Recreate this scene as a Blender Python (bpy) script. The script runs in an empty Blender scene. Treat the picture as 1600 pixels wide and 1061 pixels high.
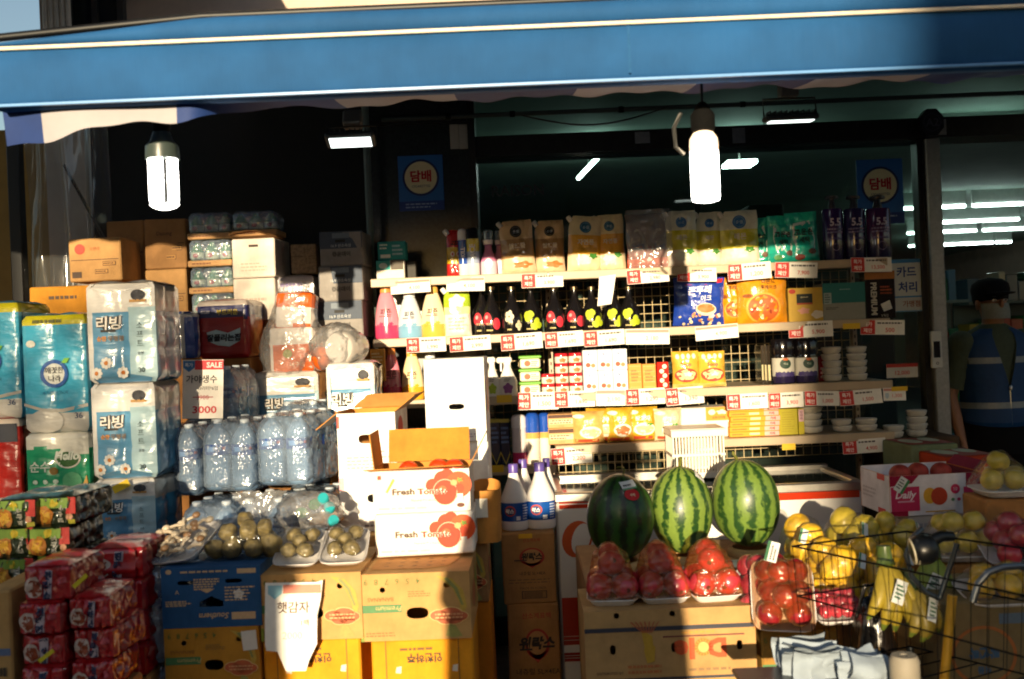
import bpy, bmesh, math, random
from mathutils import Vector, Matrix, noise
from mathutils.geometry import delaunay_2d_cdt
S = bpy.context.scene
COL = S.collection
R = math.radians
PI = math.pi
random.seed(7)

# ------------------------------------------------------------------ camera, sky, sun, exposure
F = 1555.0            # focal length in pixels of the 1600 px wide photograph
ZC = 1.45             # camera height
ROLL = R(2.4)
CR, SR = math.cos(ROLL), math.sin(ROLL)
cam_d = bpy.data.cameras.new('camera')
cam_d.sensor_width = 36.0
cam_d.lens = F / 1600 * 36
cam_d.clip_start = 0.05
cam_d.clip_end = 500
cam_d.dof.use_dof = True
cam_d.dof.focus_distance = 3.9
cam_d.dof.aperture_fstop = 3.2
cam = bpy.data.objects.new('camera', cam_d)
COL.objects.link(cam)
cam.matrix_world = Matrix(((CR, SR, 0, 0), (0, 0, -1, 0), (-SR, CR, 0, ZC), (0, 0, 0, 1)))
S.camera = cam

SUN_EL, SUN_AZ = R(7.7), R(7.0)      # low sun behind the camera, a little to the left
w_ = bpy.data.worlds.new('World')
S.world = w_
w_.use_nodes = True
nt = w_.node_tree
sky = nt.nodes.new('ShaderNodeTexSky')
sky.sky_type = 'NISHITA'
sky.sun_disc = False
sky.sun_elevation = SUN_EL
sky.sun_rotation = PI + SUN_AZ
sky.air_density = 1.0
sky.dust_density = 1.5
nt.links.new(sky.outputs[0], nt.nodes['Background'].inputs[0])
nt.nodes['Background'].inputs[1].default_value = 0.095
sun_d = bpy.data.lights.new('sun', 'SUN')
sun_d.energy = 5.0
sun_d.angle = R(0.55)
sun_d.color = (1.0, 0.81, 0.53)
sun = bpy.data.objects.new('sun', sun_d)
COL.objects.link(sun)
SD = Vector((math.sin(SUN_AZ) * math.cos(SUN_EL), math.cos(SUN_AZ) * math.cos(SUN_EL), -math.sin(SUN_EL)))
sun.rotation_euler = SD.to_track_quat('-Z', 'Y').to_euler()
S.view_settings.view_transform = 'Standard'
S.view_settings.look = 'None'
S.view_settings.exposure = 0.85
S.view_settings.gamma = 1.0
S.render.engine = 'CYCLES'
S.cycles.max_bounces = 8
S.cycles.diffuse_bounces = 4
S.cycles.glossy_bounces = 3
S.cycles.transparent_max_bounces = 24
S.cycles.transmission_bounces = 4
S.cycles.caustics_reflective = False
S.cycles.caustics_refractive = False
S.cycles.sample_clamp_indirect = 4.0
S.cycles.filter_width = 1.9
S.cycles.use_denoising = True

# ------------------------------------------------------------------ pixel helpers (unroll the tilted horizon, then a point at depth Y)
def uw(px, py):
    dx, dy = px - 800.0, py - 530.5
    return dx * CR - dy * SR, -dx * SR - dy * CR
def P(px, py, Y):
    u, w = uw(px, py)
    return Vector((u * Y / F, Y, ZC + w * Y / F))
def PB(x0, y0, x1, y1, Y):
    c = P((x0 + x1) / 2, (y0 + y1) / 2, Y)
    w, h = (x1 - x0) * Y / F, (y1 - y0) * Y / F
    return Vector((c.x, Y, c.z - h / 2)), w, h

# ------------------------------------------------------------------ materials
_m = {}
def hx(s):
    s = s.lstrip('#')
    o = []
    for i in (0, 2, 4):
        v = int(s[i:i + 2], 16) / 255
        o.append(v / 12.92 if v <= 0.04045 else ((v + 0.055) / 1.055) ** 2.4)
    return tuple(o)
def mat(name, col, rough=0.6, metal=0.0, var=0.1, scale=25.0, bump=0.0, bscale=60.0, bstretch=(1, 1, 1), coat=0.0, spec=0.5,
        emit=0.0, emit_col=None, alpha=None, sss=0.0, detail=4.0):
    m = bpy.data.materials.new(name)
    m.use_nodes = True
    n, l = m.node_tree.nodes, m.node_tree.links
    b = n['Principled BSDF']
    b.inputs['Roughness'].default_value = rough
    b.inputs['Metallic'].default_value = metal
    b.inputs['Specular IOR Level'].default_value = spec
    b.inputs['Coat Weight'].default_value = coat
    b.inputs['Coat Roughness'].default_value = 0.12
    c = tuple(col)[:3]
    b.inputs['Base Color'].default_value = (*c, 1)
    tc = n.new('ShaderNodeTexCoord')
    if var > 0:
        nz = n.new('ShaderNodeTexNoise')
        nz.inputs['Scale'].default_value = scale
        nz.inputs['Detail'].default_value = detail
        nz.inputs['Roughness'].default_value = 0.65
        l.new(tc.outputs['Object'], nz.inputs['Vector'])
        mx = n.new('ShaderNodeMix')
        mx.data_type = 'RGBA'
        mr = n.new('ShaderNodeMapRange')
        mr.inputs[1].default_value = 0.3
        mr.inputs[2].default_value = 0.7
        l.new(nz.outputs['Fac'], mr.inputs[0])
        l.new(mr.outputs[0], mx.inputs[0])
        mx.inputs[6].default_value = (*[v * (1 - var) for v in c], 1)
        mx.inputs[7].default_value = (*[min(0.95, v * (1 + var)) for v in c], 1)
        l.new(mx.outputs[2], b.inputs['Base Color'])
    if bump > 0:
        nb = n.new('ShaderNodeTexNoise')
        nb.inputs['Scale'].default_value = bscale
        nb.inputs['Detail'].default_value = 2.0
        mp = n.new('ShaderNodeMapping')
        mp.inputs['Scale'].default_value = bstretch
        l.new(tc.outputs['Object'], mp.inputs['Vector'])
        l.new(mp.outputs[0], nb.inputs['Vector'])
        bp = n.new('ShaderNodeBump')
        bp.inputs['Strength'].default_value = bump
        bp.inputs['Distance'].default_value = 0.01
        l.new(nb.outputs['Fac'], bp.inputs['Height'])
        l.new(bp.outputs[0], b.inputs['Normal'])
    if emit > 0:
        b.inputs['Emission Color'].default_value = (*(emit_col or c), 1)
        b.inputs['Emission Strength'].default_value = emit
    m.diffuse_color = (*c, 1)
    return m
KINDS = dict(
    paper=dict(rough=0.65, var=0.05, scale=40),
    card=dict(rough=0.8, var=0.2, scale=9, bump=0.12, bscale=120, bstretch=(1, 1, 0.15), spec=0.25),
    film=dict(rough=0.3, var=0.05, scale=20, bump=0.55, bscale=14, bstretch=(1, 1, 2.2), coat=0.9),
    bag=dict(rough=0.3, var=0.08, scale=30, bump=0.75, bscale=26, coat=0.9),
    plastic=dict(rough=0.35, var=0.04, scale=20, spec=0.5),
    gloss=dict(rough=0.15, var=0.04, scale=20, coat=0.5),
    metal=dict(rough=0.35, var=0.12, scale=30, metal=0.9),
    paint=dict(rough=0.45, var=0.1, scale=18),
    stone=dict(rough=0.4, var=0.45, scale=60),
    cloth=dict(rough=0.9, var=0.12, scale=60, bump=0.3, bscale=150, spec=0.2),
    skin=dict(rough=0.55, var=0.08, scale=30),
    fruit=dict(rough=0.35, var=0.3, scale=22, coat=0.25),
    ink=dict(rough=0.6, var=0.1, scale=90))
def K(hexc, kind='paper'):
    k = (hexc, kind)
    if k not in _m:
        _m[k] = mat(kind + '_' + hexc.strip('#'), hx(hexc), **KINDS[kind])
    return _m[k]
def lamp_mat(name, col, strength):
    if name not in _m:
        _m[name] = mat(name, (0.8, 0.8, 0.8), var=0, emit=strength, emit_col=col)
    return _m[name]
def clear(name, tint=(1, 1, 1), gloss=0.1, rough=0.06, body=0.0, body_col=(0.8, 0.9, 1), bump=0.0, bscale=20.0, fres=0.9):
    """thin transparent film or glass: see-through, with a Fresnel sheen and an optional milky body"""
    if name in _m:
        return _m[name]
    m = bpy.data.materials.new(name)
    m.use_nodes = True
    n, l = m.node_tree.nodes, m.node_tree.links
    n.remove(n['Principled BSDF'])
    out = n['Material Output']
    tr = n.new('ShaderNodeBsdfTransparent')
    tr.inputs[0].default_value = (*tint, 1)
    gl = n.new('ShaderNodeBsdfGlossy')
    gl.inputs['Roughness'].default_value = rough
    df = n.new('ShaderNodeBsdfDiffuse')
    df.inputs[0].default_value = (*body_col, 1)
    fr = n.new('ShaderNodeFresnel')
    fr.inputs[0].default_value = 1.45
    ad = n.new('ShaderNodeMath')
    ad.operation = 'MULTIPLY_ADD'
    l.new(fr.outputs[0], ad.inputs[0])
    ad.inputs[1].default_value = fres
    ad.inputs[2].default_value = gloss
    ad.use_clamp = True
    m1 = n.new('ShaderNodeMixShader')
    m1.inputs[0].default_value = body
    l.new(tr.outputs[0], m1.inputs[1])
    l.new(df.outputs[0], m1.inputs[2])
    m2 = n.new('ShaderNodeMixShader')
    l.new(ad.outputs[0], m2.inputs[0])
    l.new(m1.outputs[0], m2.inputs[1])
    l.new(gl.outputs[0], m2.inputs[2])
    l.new(m2.outputs[0], out.inputs[0])
    if bump > 0:
        tc = n.new('ShaderNodeTexCoord')
        nb = n.new('ShaderNodeTexNoise')
        nb.inputs['Scale'].default_value = bscale
        nb.inputs['Detail'].default_value = 2
        l.new(tc.outputs['Object'], nb.inputs['Vector'])
        bp = n.new('ShaderNodeBump')
        bp.inputs['Strength'].default_value = bump
        bp.inputs['Distance'].default_value = 0.02
        l.new(nb.outputs['Fac'], bp.inputs['Height'])
        for s in (gl, fr, df):
            l.new(bp.outputs[0], s.inputs['Normal'])
    _m[name] = m
    return m
FILM = clear('cling_film', gloss=0.015, rough=0.10, body=0.01, bump=0.5, bscale=45, fres=0.4)
FILMO = clear('warm_cling_film', tint=(1.0, 0.80, 0.62), gloss=0.03, rough=0.12, body=0.08, body_col=(0.85, 0.30, 0.08), bump=0.8, bscale=40, fres=0.5)
GLASS = clear('window_glass', tint=(0.80, 0.90, 0.86), gloss=0.02, rough=0.02)
WRAP = clear('shrink_wrap', tint=(0.93, 0.97, 1.0), gloss=0.08, rough=0.13, body=0.24, body_col=(0.62, 0.78, 0.99), bump=1.0, bscale=26, fres=.8)
PET = clear('pet_bottle', tint=(0.80, 0.91, 0.99), gloss=0.07, rough=0.07, body=0.36, body_col=(0.42, 0.66, 0.99), fres=.7)
VINYL = clear('clear_vinyl', tint=(0.86, 0.90, 0.92), gloss=0.06, rough=0.12, body=0.12, body_col=(0.6, 0.62, 0.6), bump=0.6, bscale=4)
POLY = clear('thin_poly_bag', tint=(0.95, 0.96, 0.98), gloss=0.06, rough=0.16, body=0.16, body_col=(0.8, 0.78, 0.76), bump=0.9, bscale=20, fres=.6)

# ------------------------------------------------------------------ mesh builder
_glyph = {}
def glyphs(s, bold):
    k = (s, bold)
    if k not in _glyph:
        c = bpy.data.curves.new('t', 'FONT')
        c.body = s
        c.resolution_u = 2
        c.fill_mode = 'FRONT'
        c.offset = bold
        o = bpy.data.objects.new('t', c)
        COL.objects.link(o)
        dg = bpy.context.evaluated_depsgraph_get()
        me = bpy.data.meshes.new_from_object(o.evaluated_get(dg))
        vs = [(v.co.x, v.co.y) for v in me.vertices]
        fs = [tuple(p.vertices) for p in me.polygons]
        bpy.data.objects.remove(o)
        bpy.data.meshes.remove(me)
        bpy.data.curves.remove(c)
        _glyph[k] = (vs, fs)
    return _glyph[k]
def flat(o, right, up, out):
    """map 2-D decal coordinates onto a plane"""
    o, right, up, out = Vector(o), Vector(right), Vector(up), Vector(out)
    return lambda a, b, e=0.0: o + right * a + up * b + out * e
EPS = 0.0011
class MB:
    def __init__(self):
        self.v, self.f, self.mi, self.ms = [], [], [], []
    def slot(self, m):
        if m not in self.ms:
            self.ms.append(m)
        return self.ms.index(m)
    def add(self, vs, fs, m):
        b = len(self.v)
        self.v += [tuple(x) for x in vs]
        s = self.slot(m) if not isinstance(m, list) else None
        for i, f in enumerate(fs):
            self.f.append(tuple(b + k for k in f))
            self.mi.append(s if s is not None else self.slot(m[i]))
        return self
    def quad(self, a, b, c, d, m):
        return self.add([a, b, c, d], [(0, 1, 2, 3)], m)
    def box(self, x0, x1, y0, y1, z0, z1, m, c=0.0, jit=0.0, faces=None):
        """box with chamfered edges c; faces: {'front':mat,...} overrides"""
        mm = lambda k: (faces or {}).get(k, m)
        if c <= 0:
            v = [(x, y, z) for x in (x0, x1) for y in (y0, y1) for z in (z0, z1)]
            return self.add(v, [(0, 1, 3, 2), (4, 6, 7, 5), (0, 4, 5, 1), (2, 3, 7, 6), (0, 2, 6, 4), (1, 5, 7, 3)],
                            [mm('left'), mm('right'), mm('front'), mm('back'), mm('bottom'), mm('top')])
        X, Y, Z = (x0, x1), (y0, y1), (z0, z1)
        vs, ix = [], {}
        for i in (0, 1):
            for j in (0, 1):
                for k in (0, 1):
                    sx, sy, sz = c * (1 - 2 * i), c * (1 - 2 * j), c * (1 - 2 * k)
                    jx, jy, jz = [random.uniform(-jit, jit) for _ in range(3)] if jit else (0, 0, 0)
                    for ax in range(3):
                        p = [X[i] + (sx if ax != 0 else 0) + jx, Y[j] + (sy if ax != 1 else 0) + jy, Z[k] + (sz if ax != 2 else 0) + jz]
                        ix[(i, j, k, ax)] = len(vs)
                        vs.append(p)
        fs, ml = [], []
        def ff(a, key):
            fs.append(a); ml.append(mm(key))
        for i, key in ((0, 'left'), (1, 'right')):
            a = [ix[(i, 0, 0, 0)], ix[(i, 0, 1, 0)], ix[(i, 1, 1, 0)], ix[(i, 1, 0, 0)]]
            ff(a if i == 0 else a[::-1], key)
        for j, key in ((0, 'front'), (1, 'back')):
            a = [ix[(0, j, 0, 1)], ix[(1, j, 0, 1)], ix[(1, j, 1, 1)], ix[(0, j, 1, 1)]]
            ff(a if j == 0 else a[::-1], key)
        for k, key in ((0, 'bottom'), (1, 'top')):
            a = [ix[(0, 0, k, 2)], ix[(0, 1, k, 2)], ix[(1, 1, k, 2)], ix[(1, 0, k, 2)]]
            ff(a if k == 0 else a[::-1], key)
        for j in (0, 1):
            for k in (0, 1):
                ff([ix[(0, j, k, 1)], ix[(1, j, k, 1)], ix[(1, j, k, 2)], ix[(0, j, k, 2)]], 'edge')
        for i in (0, 1):
            for k in (0, 1):
                ff([ix[(i, 0, k, 0)], ix[(i, 1, k, 0)], ix[(i, 1, k, 2)], ix[(i, 0, k, 2)]], 'edge')
        for i in (0, 1):
            for j in (0, 1):
                ff([ix[(i, j, 0, 0)], ix[(i, j, 1, 0)], ix[(i, j, 1, 1)], ix[(i, j, 0, 1)]], 'edge')
        for i in (0, 1):
            for j in (0, 1):
                for k in (0, 1):
                    ff([ix[(i, j, k, a)] for a in range(3)], 'edge')
        return self.add(vs, fs, ml)
    def holed(self, w, h, holes, mapf, m):
        """rectangle -w/2..w/2 x 0..h with real openings (lists of 2-D points)"""
        pts = [(-w / 2, 0), (w / 2, 0), (w / 2, h), (-w / 2, h)]
        ed = [(0, 1), (1, 2), (2, 3), (3, 0)]
        for H in holes:
            b = len(pts)
            pts += H
            ed += [(b + i, b + (i + 1) % len(H)) for i in range(len(H))]
        r = delaunay_2d_cdt([Vector(p) for p in pts], ed, [], 0, 1e-6)
        def inside(p, H):
            c = False
            for i in range(len(H)):
                (ax, ay), (bx, by) = H[i], H[i - 1]
                if (ay > p[1]) != (by > p[1]) and p[0] < (bx - ax) * (p[1] - ay) / (by - ay) + ax:
                    c = not c
            return c
        fs = []
        for t in r[2]:
            cx = sum(r[0][i][0] for i in t) / 3
            cy = sum(r[0][i][1] for i in t) / 3
            if not any(inside((cx, cy), H) for H in holes):
                fs.append(tuple(t))
        return self.add([mapf(p[0], p[1]) for p in r[0]], fs, m)
    def poly2(self, pts, mapf, m, layer=1):
        return self.add([mapf(a, b, EPS * layer) for a, b in pts], [tuple(range(len(pts)))], m)
    def rect2(self, a0, b0, a1, b1, mapf, m, layer=1, n=1, k=1):
        vs = [mapf(a0 + (a1 - a0) * i / n, b0 + (b1 - b0) * j / k, EPS * layer) for j in range(k + 1) for i in range(n + 1)]
        fs = [(j * (n + 1) + i, j * (n + 1) + i + 1, (j + 1) * (n + 1) + i + 1, (j + 1) * (n + 1) + i) for j in range(k) for i in range(n)]
        return self.add(vs, fs, m)
    def disc2(self, a, b, ra, rb, mapf, m, layer=1, n=24, rot=0.0, wob=0.0):
        vs = [mapf(a, b, EPS * layer)]
        for q in (0.5, 1.0):
            for i in range(n):
                t = 2 * PI * i / n
                k = q * (1 + wob * math.sin(t * 5 + a * 90))
                x, y = ra * k * math.cos(t), rb * k * math.sin(t)
                vs.append(mapf(a + x * math.cos(rot) - y * math.sin(rot), b + x * math.sin(rot) + y * math.cos(rot), EPS * layer))
        fs = [(0, 1 + i, 1 + (i + 1) % n) for i in range(n)] + [(1 + i, 1 + n + i, 1 + n + (i + 1) % n, 1 + (i + 1) % n) for i in range(n)]
        return self.add(vs, fs, m)
    def ring2(self, a, b, r0, r1, mapf, m, layer=1, n=28, sy=1.0):
        vs = []
        for r in (r0, r1):
            vs += [mapf(a + r * math.cos(2 * PI * i / n), b + sy * r * math.sin(2 * PI * i / n), EPS * layer) for i in range(n)]
        return self.add(vs, [(i, (i + 1) % n, n + (i + 1) % n, n + i) for i in range(n)], m)
    def text(self, s, a, b, h, mapf, m, bold=0.0, layer=2, rot=0.0, xs=1.0, align='C', shear=0.0, mirror=False):
        """letters h tall centred on (a, b)"""
        vs, fs = glyphs(s, bold)
        if not vs:
            return self
        x0, x1 = min(v[0] for v in vs), max(v[0] for v in vs)
        y0, y1 = min(v[1] for v in vs), max(v[1] for v in vs)
        k = h / max(0.3, y1 - y0)
        ox = {'C': (x0 + x1) / 2, 'L': x0, 'R': x1}[align]
        cr, sr = math.cos(rot), math.sin(rot)
        o = []
        for x, y in vs:
            X, Y = (x - ox) * k * xs, (y - (y0 + y1) / 2) * k
            X += Y * shear
            if mirror:
                X = -X
            o.append(mapf(a + X * cr - Y * sr, b + X * sr + Y * cr, EPS * layer))
        return self.add(o, fs, m)
    def lines(self, a0, b0, a1, b1, n, mapf, m, th=0.25, layer=2, seed=0):
        """rows of fine print too small to read: short dashes"""
        rg = random.Random(seed)
        for i in range(n):
            y = b0 + (b1 - b0) * (i + 0.5) / n
            hh = abs(b1 - b0) / n * th
            x = a0
            end = a1 - (a1 - a0) * rg.uniform(0, 0.35)
            while x < end:
                wd = min(end - x, (a1 - a0) * rg.uniform(0.05, 0.16))
                self.rect2(x, y - hh, x + wd, y + hh, mapf, m, layer)
                x += wd + (a1 - a0) * 0.03
        return self
    def lathe(self, prof, m, seg=24, o=(0, 0, 0), sx=1.0, sy=1.0, cap=True, mats=None):
        """prof: (r, z) from the bottom up; mats: one material per segment"""
        vs, fs, ml = [], [], []
        for r, z in prof:
            for i in range(seg):
                t = 2 * PI * i / seg
                vs.append((o[0] + sx * r * math.sin(t), o[1] - sy * r * math.cos(t), o[2] + z))
        for j in range(len(prof) - 1):
            for i in range(seg):
                fs.append((j * seg + i, j * seg + (i + 1) % seg, (j + 1) * seg + (i + 1) % seg, (j + 1) * seg + i))
                ml.append(mats[j] if mats else m)
        if cap:
            fs.append(tuple(range(seg))[::-1]); ml.append(ml[0])
            fs.append(tuple((len(prof) - 1) * seg + i for i in range(seg))); ml.append(ml[-2])
        return self.add(vs, fs, ml)
    def tube(self, path, r, m, seg=6, closed=False, r1=None):
        path = [Vector(p) for p in path]
        n = len(path)
        vs, fs = [], []
        ref = Vector((0.13, 0.31, 0.94))
        for i, p in enumerate(path):
            a = path[i - 1] if (i > 0 or closed) else path[i]
            b = path[(i + 1) % n] if (i < n - 1 or closed) else path[i]
            d = (b - a).normalized()
            u = d.cross(ref)
            if u.length < 1e-3:
                u = d.cross(Vector((1, 0, 0)))
            u.normalize()
            w = d.cross(u)
            rr = r if r1 is None else r + (r1 - r) * i / max(1, n - 1)
            for k in range(seg):
                t = 2 * PI * k / seg
                vs.append(p + u * (rr * math.cos(t)) + w * (rr * math.sin(t)))
        for i in range(n if closed else n - 1):
            for k in range(seg):
                j = (i + 1) % n
                fs.append((i * seg + k, i * seg + (k + 1) % seg, j * seg + (k + 1) % seg, j * seg + k))
        if not closed:
            fs.append(tuple(range(seg))[::-1])
            fs.append(tuple((n - 1) * seg + k for k in range(seg)))
        return self.add(vs, fs, m)
    def bar(self, a, b, r, m):
        return self.tube([a, b], r, m, seg=4)
    def grid(self, fn, nu, nv, m, mf=None):
        vs = [fn(i / nu, j / nv) for j in range(nv + 1) for i in range(nu + 1)]
        fs, ml = [], []
        for j in range(nv):
            for i in range(nu):
                fs.append((j * (nu + 1) + i, j * (nu + 1) + i + 1, (j + 1) * (nu + 1) + i + 1, (j + 1) * (nu + 1) + i))
                ml.append(mf((i + 0.5) / nu, (j + 0.5) / nv) if mf else m)
        return self.add(vs, fs, ml)
    def ball(self, c, rx, ry, rz, m, seg=20, rings=12, fn=None):
        vs, fs = [], []
        for j in range(1, rings):
            ph = PI * j / rings - PI / 2
            for i in range(seg):
                t = 2 * PI * i / seg
                d = Vector((math.cos(ph) * math.cos(t), math.cos(ph) * math.sin(t), math.sin(ph)))
                k = fn(d) if fn else 1.0
                vs.append((c[0] + rx * d.x * k, c[1] + ry * d.y * k, c[2] + rz * d.z * k))
        kb, kt = (fn(Vector((0, 0, -1))), fn(Vector((0, 0, 1)))) if fn else (1, 1)
        vs += [(c[0], c[1], c[2] - rz * kb), (c[0], c[1], c[2] + rz * kt)]
        b, t_ = len(vs) - 2, len(vs) - 1
        for j in range(rings - 2):
            for i in range(seg):
                fs.append((j * seg + i, j * seg + (i + 1) % seg, (j + 1) * seg + (i + 1) % seg, (j + 1) * seg + i))
        for i in range(seg):
            fs.append((b, (i + 1) % seg, i))
            fs.append((t_, (rings - 2) * seg + i, (rings - 2) * seg + (i + 1) % seg))
        return self.add(vs, fs, m)
    def build(self, name, parent=None, smooth=38, loc=None, rot=None):
        me = bpy.data.meshes.new(name)
        me.from_pydata(self.v, [], self.f)
        for m in self.ms:
            me.materials.append(m)
        me.polygons.foreach_set('material_index', self.mi)
        if smooth:
            me.polygons.foreach_set('use_smooth', [True] * len(me.polygons))
            me.set_sharp_from_angle(angle=R(smooth))
        me.update()
        o = bpy.data.objects.new(name, me)
        COL.objects.link(o)
        if parent:
            o.parent = parent
        if loc is not None:
            o.location = loc
        if rot is not None:
            o.rotation_euler = rot
        return o

# ------------------------------------------------------------------ things, parts, copies
def tag(o, label=None, cat=None, group=None, kind=None):
    if label: o['label'] = label
    if cat: o['category'] = cat
    if group: o['group'] = group
    if kind: o['kind'] = kind
    return o
def thing(name, label, cat, loc=(0, 0, 0), rz=0.0, group=None, rot=None):
    o = bpy.data.objects.new(name, None)
    o.empty_display_size = 0.05
    COL.objects.link(o)
    o.location = loc
    o.rotation_euler = rot if rot is not None else (0, 0, rz)
    return tag(o, label, cat, group)
def single(mb, name, label, cat, loc=(0, 0, 0), rz=0.0, group=None, rot=None, smooth=38):
    o = mb.build(name, smooth=smooth, loc=loc, rot=rot if rot is not None else (0, 0, rz))
    return tag(o, label, cat, group)
def dup(o, label=None, loc=None, rot=None, parent=None):
    """copy a thing (or a part) with copies of its parts and their sub-parts, sharing mesh data"""
    c = o.copy()
    COL.objects.link(c)
    if parent is not None: c.parent = parent
    if label: c['label'] = label
    if loc is not None: c.location = loc
    if rot is not None: c.rotation_euler = rot
    for ch in list(o.children):
        dup(ch, parent=c)
    return c
def N(x, y=0.0, z=0.0):
    return noise.noise(Vector((x, y, z)))
# ------------------------------------------------------------------ ground, road, pavement
def slab(name, x0, x1, y0, y1, z0, z1, m):
    mb = MB(); mb.box(x0, x1, y0, y1, z0, z1, m)
    o = mb.build(name, smooth=0); o['kind'] = 'structure'
    return o
ASPH = mat('asphalt', (0.05, 0.05, 0.052), rough=0.9, var=0.35, scale=40, bump=0.3, bscale=300)
PAVE = mat('pavement_concrete', (0.22, 0.21, 0.2), rough=0.85, var=0.25, scale=9, bump=0.15, bscale=120)
slab('ground', -200, 200, -200, 200, -0.6, -0.20, mat('bare_ground', (0.12, 0.11, 0.1), rough=0.95, var=0.3, scale=2))
slab('road', -90, 90, -20, 1.0, -0.40, -0.15, ASPH)
slab('pavement', -90, 90, 1.16, 4.6, -0.40, 0.0, PAVE)
slab('kerb', -90, 90, 1.0, 1.16, -0.40, 0.003, mat('kerb_stone', (0.3, 0.3, 0.29), rough=0.8, var=0.25, scale=20))

# ------------------------------------------------------------------ the shop building
YF = 4.75
CREAM_WALL = mat('pinkish_render', hx('#c9b3a2'), rough=0.85, var=0.12, scale=5, bump=0.1, bscale=60)
GRANITE = mat('dark_granite', (0.018, 0.022, 0.02), rough=0.3, var=0.7, scale=70, detail=8)
TRANSOM = mat('pale_transom_paint', hx('#8fa39a'), rough=0.6, var=0.1, scale=4)
FRAME = mat('dark_bronze_frame', (0.03, 0.028, 0.025), rough=0.4, metal=0.6, var=0.2)
STEEL = mat('brushed_steel', (0.42, 0.42, 0.4), rough=0.35, metal=0.9, var=0.15, scale=60)
INT = mat('interior_paint', hx('#7d8f86'), rough=0.8, var=0.1, scale=3)
bld = thing('shop_building', 'cream rendered shop building with dark granite pillar, glass front and bright ceiling tubes', 'building', (0, YF, 0))
def bpart(name, boxes, m, c=0.0, parent=None):
    mb = MB()
    for b in boxes:
        mb.box(b[0], b[1], b[2] - YF, b[3] - YF, b[4], b[5], b[6] if len(b) > 6 else m, c)
    return mb.build(name, parent or bld, smooth=0)
zt0, zt1 = ZC + 0.87, ZC + 0.965
xw0, xw1, xd1 = -0.14, 1.97, 3.35
wallb = bpart('upper_wall', [(-2.08, 9, 4.95, 5.25, ZC + 1.45, 9.0)], CREAM_WALL)
mb = MB()
g = lambda a, b, e=0.0: Vector((a, 4.95 - YF - e - 0.002, b))
rg = random.Random(3)
for i in range(14):      # patches of paler plaster and grime streaks
    a, b = rg.uniform(-1.7, 6), rg.uniform(3.0, 3.4)
    mb.poly2([(a, b), (a + rg.uniform(.2, .9), b + .01), (a + rg.uniform(.3, .9), b + rg.uniform(.02, .12)), (a + .05, b + .08)], g,
             K(rg.choice(['#b79d88', '#d8c6b8', '#a99a94']), 'stone' if i % 3 == 0 else 'paint'), 1)
mb.build('plaster_patch', wallb, smooth=0)
a0 = P(118, 30, 4.95); a1 = P(189, 30, 4.95)
wn = bpart('upper_window', [(a0.x, a1.x, 4.925, 4.949, ZC + 1.62, ZC + 2.6)], mat('dark_window_glass', (0.02, 0.025, 0.03), rough=0.08, var=0))
bpart('frame', [(a0.x - .03, a0.x, 4.90, 4.949, ZC + 1.6, ZC + 2.63), (a1.x, a1.x + .03, 4.90, 4.949, ZC + 1.6, ZC + 2.63),
                ((a0.x + a1.x) / 2 - .015, (a0.x + a1.x) / 2 + .015, 4.905, 4.924, ZC + 1.62, ZC + 2.6)], K('#3b3a3c', 'paint'), parent=wn)
mb = MB()
for i in range(5):
    p = P(79 + i * 9, 20, 4.9)
    mb.tube([(p.x, 0.09, ZC + 1.3), (p.x, 0.09, 9.0)], 0.0125, K('#d9d4cf', 'paint'), seg=8)
mb.build('drain_pipe', bld)
bpart('transom_pane', [(xw0, xd1 + 2, YF, YF + .008, zt1, ZC + 1.3)], GLASS)
bpart('header_bar', [(xw0, xd1 + 2, YF - 0.05, 4.9, zt0, zt1), (1.08, 1.14, YF - 0.053, YF - .0505, zt0 + .012, zt1 - .012, STEEL),
                     (2.02, 2.09, YF - 0.053, YF - .0505, zt0 + .01, zt1 - .012, STEEL), (.62, .69, YF - 0.053, YF - .0505, zt0 + .03, zt1 - .012, STEEL)], FRAME)
bpart('granite_pillar', [(-0.66, xw0, YF - 0.06, 5.2, 0, ZC + 1.45)], GRANITE)
bpart('pillar_trim', [(xw0 - .028, xw0 + 0.006, YF - 0.085, YF - 0.0605, 0, ZC + 1.2), (-0.66, xw0 - .03, YF - .085, YF - .0605, ZC + 1.03, ZC + 1.05)], FRAME)
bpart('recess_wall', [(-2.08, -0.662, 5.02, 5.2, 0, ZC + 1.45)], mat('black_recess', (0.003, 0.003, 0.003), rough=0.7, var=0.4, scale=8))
mb = MB()
p = P(577, 330, 4.45)
mb.tube([(p.x, 4.45 - YF, 0), (p.x, 4.45 - YF, ZC + 1.32)], 0.016, K('#5f6d68', 'paint'), seg=10)
mb.build('metal_post', bld)
pane = MB(); pane.box(xw0 + .01, xw1, 0.0, 0.008, 0.12, zt0 - .002, GLASS); pane.build('window_pane', bld, smooth=0)
bpart('window_frame', [(xw0, xw1, YF - .04, YF + .05, 0, 0.12), (0.9, 0.93, YF + 0.01, YF + .04, .12, zt0), ], FRAME)
bpart('door_post', [(1.985, 2.055, YF - 0.06, YF + .06, 0, zt0 - .002)], STEEL, c=0.006)
bpart('door_post_shadow_strip', [(1.955, 1.984, YF - 0.03, YF + .04, 0, zt0 - .002)], FRAME).name = 'door_shade_strip'  # dark strip stands in for the shade beside the post
bpart('door_jamb', [(xd1, xd1 + .1, YF - 0.06, YF + .06, 0, zt0 - .002)], STEEL, c=0.006)
bpart('shop_floor', [(-2.08, 9, 4.6, 23, -0.39, 0.002)], mat('floor_tile', (0.12, 0.12, 0.11), rough=0.35, var=0.2, scale=2))
bpart('ceiling', [(-2.08, 9, 4.96, 23, ZC + 1.36, ZC + 1.44)], INT)
bpart('back_wall', [(-2.08, 9, 22.8, 23, 0.0, ZC + 1.35)], INT)
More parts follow.
